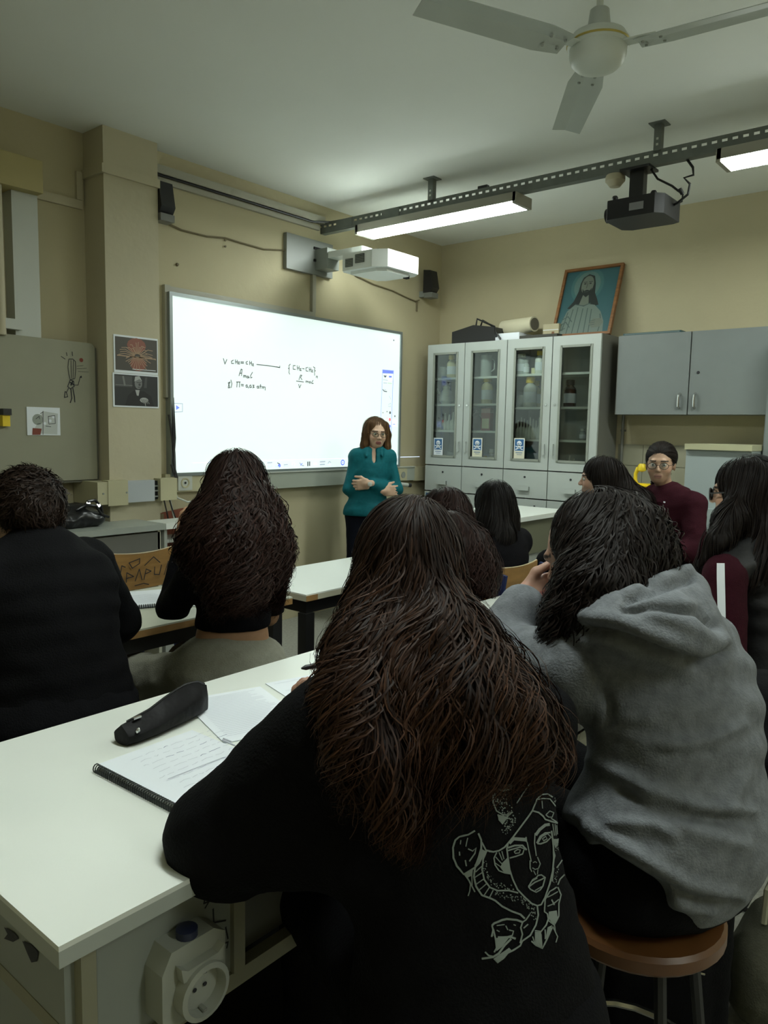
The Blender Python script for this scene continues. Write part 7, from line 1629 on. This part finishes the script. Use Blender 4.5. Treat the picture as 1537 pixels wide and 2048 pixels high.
# ------------------------------------------------------------------ printed design on the back of the front hoodie
rp = (860, 1500, 1200, 1960); SP = 340 / 1514.0
def cp(x, y): return (860 + x * SP, 1500 + y * SP)
OUT = [
 # face outline and hair line
 ([(905, 540), (850, 620), (790, 700), (735, 775), (690, 830), (660, 865), (610, 895), (560, 905), (520, 900)], 3), ([(905, 540), (960, 555), (1000, 590), (1020, 620), (1080, 640), (1130, 650)], 3),
 ([(690, 960), (705, 1060), (735, 1150), (775, 1240), (840, 1310), (900, 1365), (950, 1385), (985, 1375), (1020, 1310), (1060, 1190), (1085, 1080), (1095, 960), (1090, 850), (1075, 720)], 3),
 ([(690, 830), (680, 880), (690, 960)], 3), ([(905, 540), (945, 440), (985, 395), (1040, 390), (1085, 420)], 2.5), ([(940, 440), (1000, 430), (1060, 435), (1110, 500), (1150, 570), (1160, 620), (1140, 655)], 2),
 # brows and eyes
 ([(700, 830), (740, 790), (800, 795), (850, 800)], 7), ([(850, 775), (855, 820)], 2.5), ([(690, 870), (750, 850), (820, 850), (855, 890)], 3.5), ([(690, 895), (740, 880), (800, 865), (835, 880), (820, 925), (760, 945), (705, 960)], 2.5), ([(745, 905), (775, 885), (800, 890), (790, 915), (755, 920), (745, 905)], 2),
 ([(935, 760), (970, 710), (1020, 670), (1060, 665)], 6), ([(945, 830), (975, 770), (1020, 740), (1065, 735)], 3), ([(950, 835), (990, 770), (1040, 745), (1070, 775), (1030, 815), (980, 835), (950, 835)], 2.5), ([(995, 790), (1025, 770), (1035, 790), (1005, 808), (995, 790)], 2),
 # nose and lips
 ([(860, 820), (875, 890), (890, 960), (895, 990)], 2), ([(930, 740), (925, 830), (935, 900), (940, 940)], 2), ([(885, 980), (885, 1050), (900, 1080)], 2), ([(950, 950), (975, 1010), (960, 1050), (930, 1060), (905, 1045)], 2), ([(910, 1000), (930, 990), (945, 1000)], 1.6), ([(915, 1070), (935, 1110)], 1.5), ([(955, 1060), (950, 1105)], 1.5),
 ([(870, 1215), (910, 1150), (940, 1135), (955, 1115), (985, 1110), (1020, 1135), (1000, 1210), (975, 1245), (940, 1265), (890, 1240), (870, 1215)], 2.5), ([(875, 1215), (930, 1175), (990, 1150), (1015, 1135)], 2.5), ([(905, 1165), (950, 1140)], 1.5), ([(930, 1250), (990, 1215)], 1.8),
 # ear tuft with rays
 ([(590, 910), (565, 960), (575, 1020), (610, 1070), (660, 1090), (715, 1100)], 2.5), ([(610, 910), (640, 980)], 1.8), ([(635, 900), (655, 970)], 1.8), ([(580, 950), (635, 1010)], 1.8), ([(572, 1000), (625, 1035)], 1.6),
 # snake head left
 ([(400, 715), (340, 750), (260, 770), (225, 800), (205, 870), (210, 960), (240, 1030), (300, 1100), (340, 1080), (400, 1040), (430, 960), (455, 880), (455, 800), (430, 740)], 3.5),
 ([(335, 780), (320, 860)], 2), ([(275, 800), (270, 840)], 1.8), ([(262, 905), (265, 940)], 2.5), ([(340, 880), (380, 900), (410, 870), (400, 920), (350, 990)], 2.5), ([(315, 980), (325, 1030)], 2.5), ([(330, 1120), (360, 1190), (355, 1250), (340, 1295)], 2), ([(300, 1090), (350, 1160), (400, 1260)], 2.5), ([(370, 1100), (375, 1200)], 2),
 # snake body left, belly bands
 ([(460, 820), (500, 900), (470, 970), (460, 1060), (480, 1150), (530, 1220), (600, 1250), (700, 1250), (780, 1270)], 3), ([(400, 1040), (390, 1120), (410, 1210), (460, 1290), (540, 1320), (580, 1340), (640, 1390), (720, 1430), (800, 1460), (840, 1500)], 3.5),
 ([(405, 1080), (460, 1030)], 2), ([(395, 1130), (470, 1080)], 2), ([(410, 1190), (480, 1140)], 2), ([(440, 1240), (500, 1185)], 2), ([(480, 1290), (525, 1220)], 2), ([(525, 1315), (560, 1245)], 2), ([(455, 880), (440, 960), (400, 1030)], 4),
 # upper body between the locks
 ([(595, 350), (650, 365), (725, 350)], 3.5), ([(560, 400), (560, 470), (590, 540), (640, 570), (690, 575)], 2.5), ([(690, 330), (730, 320)], 6), ([(600, 570), (630, 640), (690, 580), (720, 550)], 3), ([(640, 610), (690, 600)], 5), ([(770, 470), (830, 380), (900, 280)], 2), ([(790, 270), (850, 190), (930, 100)], 1.8), ([(490, 890), (560, 905)], 3),
 # snake at the right
 ([(1165, 400), (1165, 500), (1150, 570)], 2), ([(1190, 420), (1185, 500), (1200, 580), (1215, 680), (1210, 780), (1185, 880), (1190, 950), (1150, 1010), (1120, 1050)], 2.5), ([(1085, 780), (1110, 870), (1130, 830), (1140, 700), (1120, 660)], 2), ([(1085, 660), (1100, 760)], 1.6), ([(1105, 660), (1115, 760)], 1.6), ([(1120, 670), (1128, 750)], 1.6), ([(1100, 830), (1120, 850)], 5),
 ([(1025, 580), (1060, 545), (1095, 560), (1080, 600), (1050, 600), (1025, 580)], 2), ([(1070, 610), (1120, 640), (1180, 680)], 2), ([(990, 450), (995, 520)], 1.5), ([(1095, 900), (1105, 940), (1090, 1000)], 2), ([(1215, 950), (1220, 1050), (1190, 1110), (1150, 1150), (1130, 1200)], 2.5), ([(1095, 1050), (1080, 1170)], 1.8),
 ([(1130, 1220), (1160, 1290), (1140, 1370), (1140, 1480), (1100, 1560), (1050, 1520), (1040, 1460), (1015, 1440), (1020, 1330), (1060, 1260), (1120, 1220)], 2.5), ([(1040, 1310), (1080, 1290), (1130, 1260)], 2), ([(1040, 1390), (1090, 1370), (1140, 1330)], 2), ([(1075, 1330), (1100, 1380)], 2.5), ([(1100, 1550), (1110, 1620), (1130, 1660), (1115, 1710)], 2), ([(1085, 1570), (1120, 1640)], 1.8),
 # lower snake and its open mouth
 ([(950, 1390), (960, 1470), (940, 1560), (890, 1650), (820, 1700), (800, 1740), (740, 1780)], 3), ([(885, 1460), (850, 1510), (820, 1530)], 2.5), ([(870, 1550), (830, 1585)], 2.5), ([(820, 1530), (770, 1510), (680, 1500), (640, 1510), (570, 1540), (550, 1560)], 4), ([(820, 1530), (805, 1580), (820, 1640), (800, 1720)], 3), ([(550, 1560), (560, 1600), (545, 1660)], 3), ([(590, 1560), (660, 1550)], 2), ([(670, 1560), (690, 1600)], 2), ([(590, 1600), (615, 1615)], 2), ([(700, 1600), (740, 1610), (730, 1650), (690, 1660)], 2.5), ([(740, 1550), (760, 1560)], 2),
 ([(560, 1590), (580, 1680), (590, 1760), (570, 1800)], 3), ([(600, 1665), (720, 1665), (760, 1680)], 4), ([(545, 1660), (555, 1640)], 3), ([(720, 1680), (660, 1740), (610, 1810), (560, 1840), (460, 1855)], 4), ([(490, 1795), (520, 1825), (560, 1835)], 3), ([(700, 1790), (650, 1850), (600, 1885), (570, 1850)], 4), ([(740, 1780), (680, 1810)], 3),
 # neck fan
 ([(900, 1700), (940, 1735), (995, 1760), (1030, 1690), (1080, 1580)], 3), ([(930, 1610), (985, 1615), (1030, 1560), (1050, 1500)], 2.5), ([(940, 1640), (950, 1720)], 2.5), ([(985, 1640), (990, 1750)], 2), ([(910, 1660), (930, 1720)], 2), ([(1020, 1600), (1020, 1680)], 2.5),
]
FILL = [[(640, 1000), (690, 950), (715, 1095), (655, 1085), (620, 1040)], [(300, 1090), (340, 1080), (380, 1050), (375, 1110), (330, 1130)], [(600, 570), (690, 590), (640, 660), (605, 620)], [(580, 1670), (700, 1670), (640, 1750), (590, 1790)], [(640, 1800), (700, 1760), (720, 1780), (650, 1850), (600, 1880), (570, 1850)], [(1050, 1440), (1120, 1430), (1130, 1500), (1090, 1560), (1050, 1500)], [(930, 1620), (985, 1620), (985, 1755), (930, 1725)], [(1040, 1580), (1080, 1560), (1040, 1660), (1020, 1680)], [(1085, 790), (1130, 790), (1110, 870)], [(455, 880), (495, 900), (440, 1010), (400, 1050), (430, 960)], [(660, 300), (740, 310), (720, 350), (660, 360)]]
m_print = mat('grey_screen_print', (.20, .235, .215), .7, linear=True)
vsF, fsF = [], []
for pts, w in OUT:
    fl, fs = surf_ribbon(clothF['top'], [cp(*p) for p in pts], w * .95 + .3, .002); k = len(vsF); vsF += fl; fsF += [tuple(i + k for i in q) for q in fs]
bvF = mesh_bvh(*clothF['top'])
def on_cloth(px, py, lift=.0022):
    r = unit(ray(px, py)); h_ = bvF.ray_cast(Vector((0, 0, CAM_H)), Vector(r))
    if h_[0] is None: return None
    n = np.array(h_[1]); return np.array(h_[0]) + (n if np.dot(n, r) < 0 else -n) * lift
for poly in FILL:
    P2 = np.array([cp(*p) for p in poly]); c = P2.mean(0); pc = on_cloth(*c)
    ring = []
    for i in range(len(P2)):
        a, b = P2[i], P2[(i + 1) % len(P2)]
        for s_ in (0, .5): ring.append(a + (b - a) * s_)
    R1 = [on_cloth(*p) for p in ring]; R2 = [on_cloth(*(c + (p - c) * .5)) for p in ring]
    if pc is None or any(x is None for x in R1 + R2): continue
    k = len(vsF); n = len(ring); vsF += R1 + R2 + [pc]
    for i in range(n): j = (i + 1) % n; fsF += [(k + i, k + j, k + n + j, k + n + i), (k + n + i, k + n + j, k + 2 * n)]
R4 = random.Random(4)
def dots(path, spread, n, r):
    P2 = np.array([cp(*p) for p in path])
    for _ in range(n):
        s_ = R4.random() * (len(P2) - 1); i = min(int(s_), len(P2) - 2); p = P2[i] + (P2[i + 1] - P2[i]) * (s_ - i) + np.array([R4.uniform(-1, 1), R4.uniform(-1, 1)]) * spread
        rr_ = r * R4.uniform(.6, 1.3); q = [on_cloth(p[0] + rr_ * dx, p[1] + rr_ * dy) for dx, dy in ((1, 0), (.3, 1), (-1, .2), (-.2, -1))]
        if any(x is None for x in q): continue
        k = len(vsF); vsF.extend(q); fsF.append((k, k + 1, k + 2, k + 3))
dots([(600, 410), (640, 470), (690, 540)], 11, 55, 1.5); dots([(760, 580), (700, 660), (640, 740)], 7, 45, 1.5); dots([(480, 990), (490, 1100), (560, 1180), (640, 1210), (730, 1220)], 5, 60, 1.3)
dots([(590, 1270), (680, 1310), (780, 1320), (850, 1350), (900, 1400), (925, 1500)], 6, 80, 1.3); dots([(1140, 780), (1120, 900)], 3, 20, 1.0); dots([(1130, 1040), (1100, 1180)], 3.5, 26, 1.0); dots([(1110, 420), (1100, 500)], 3, 12, 1.0)
MB().faces(vsF, fsF).build('printed_snake_face', m_print, rootF)
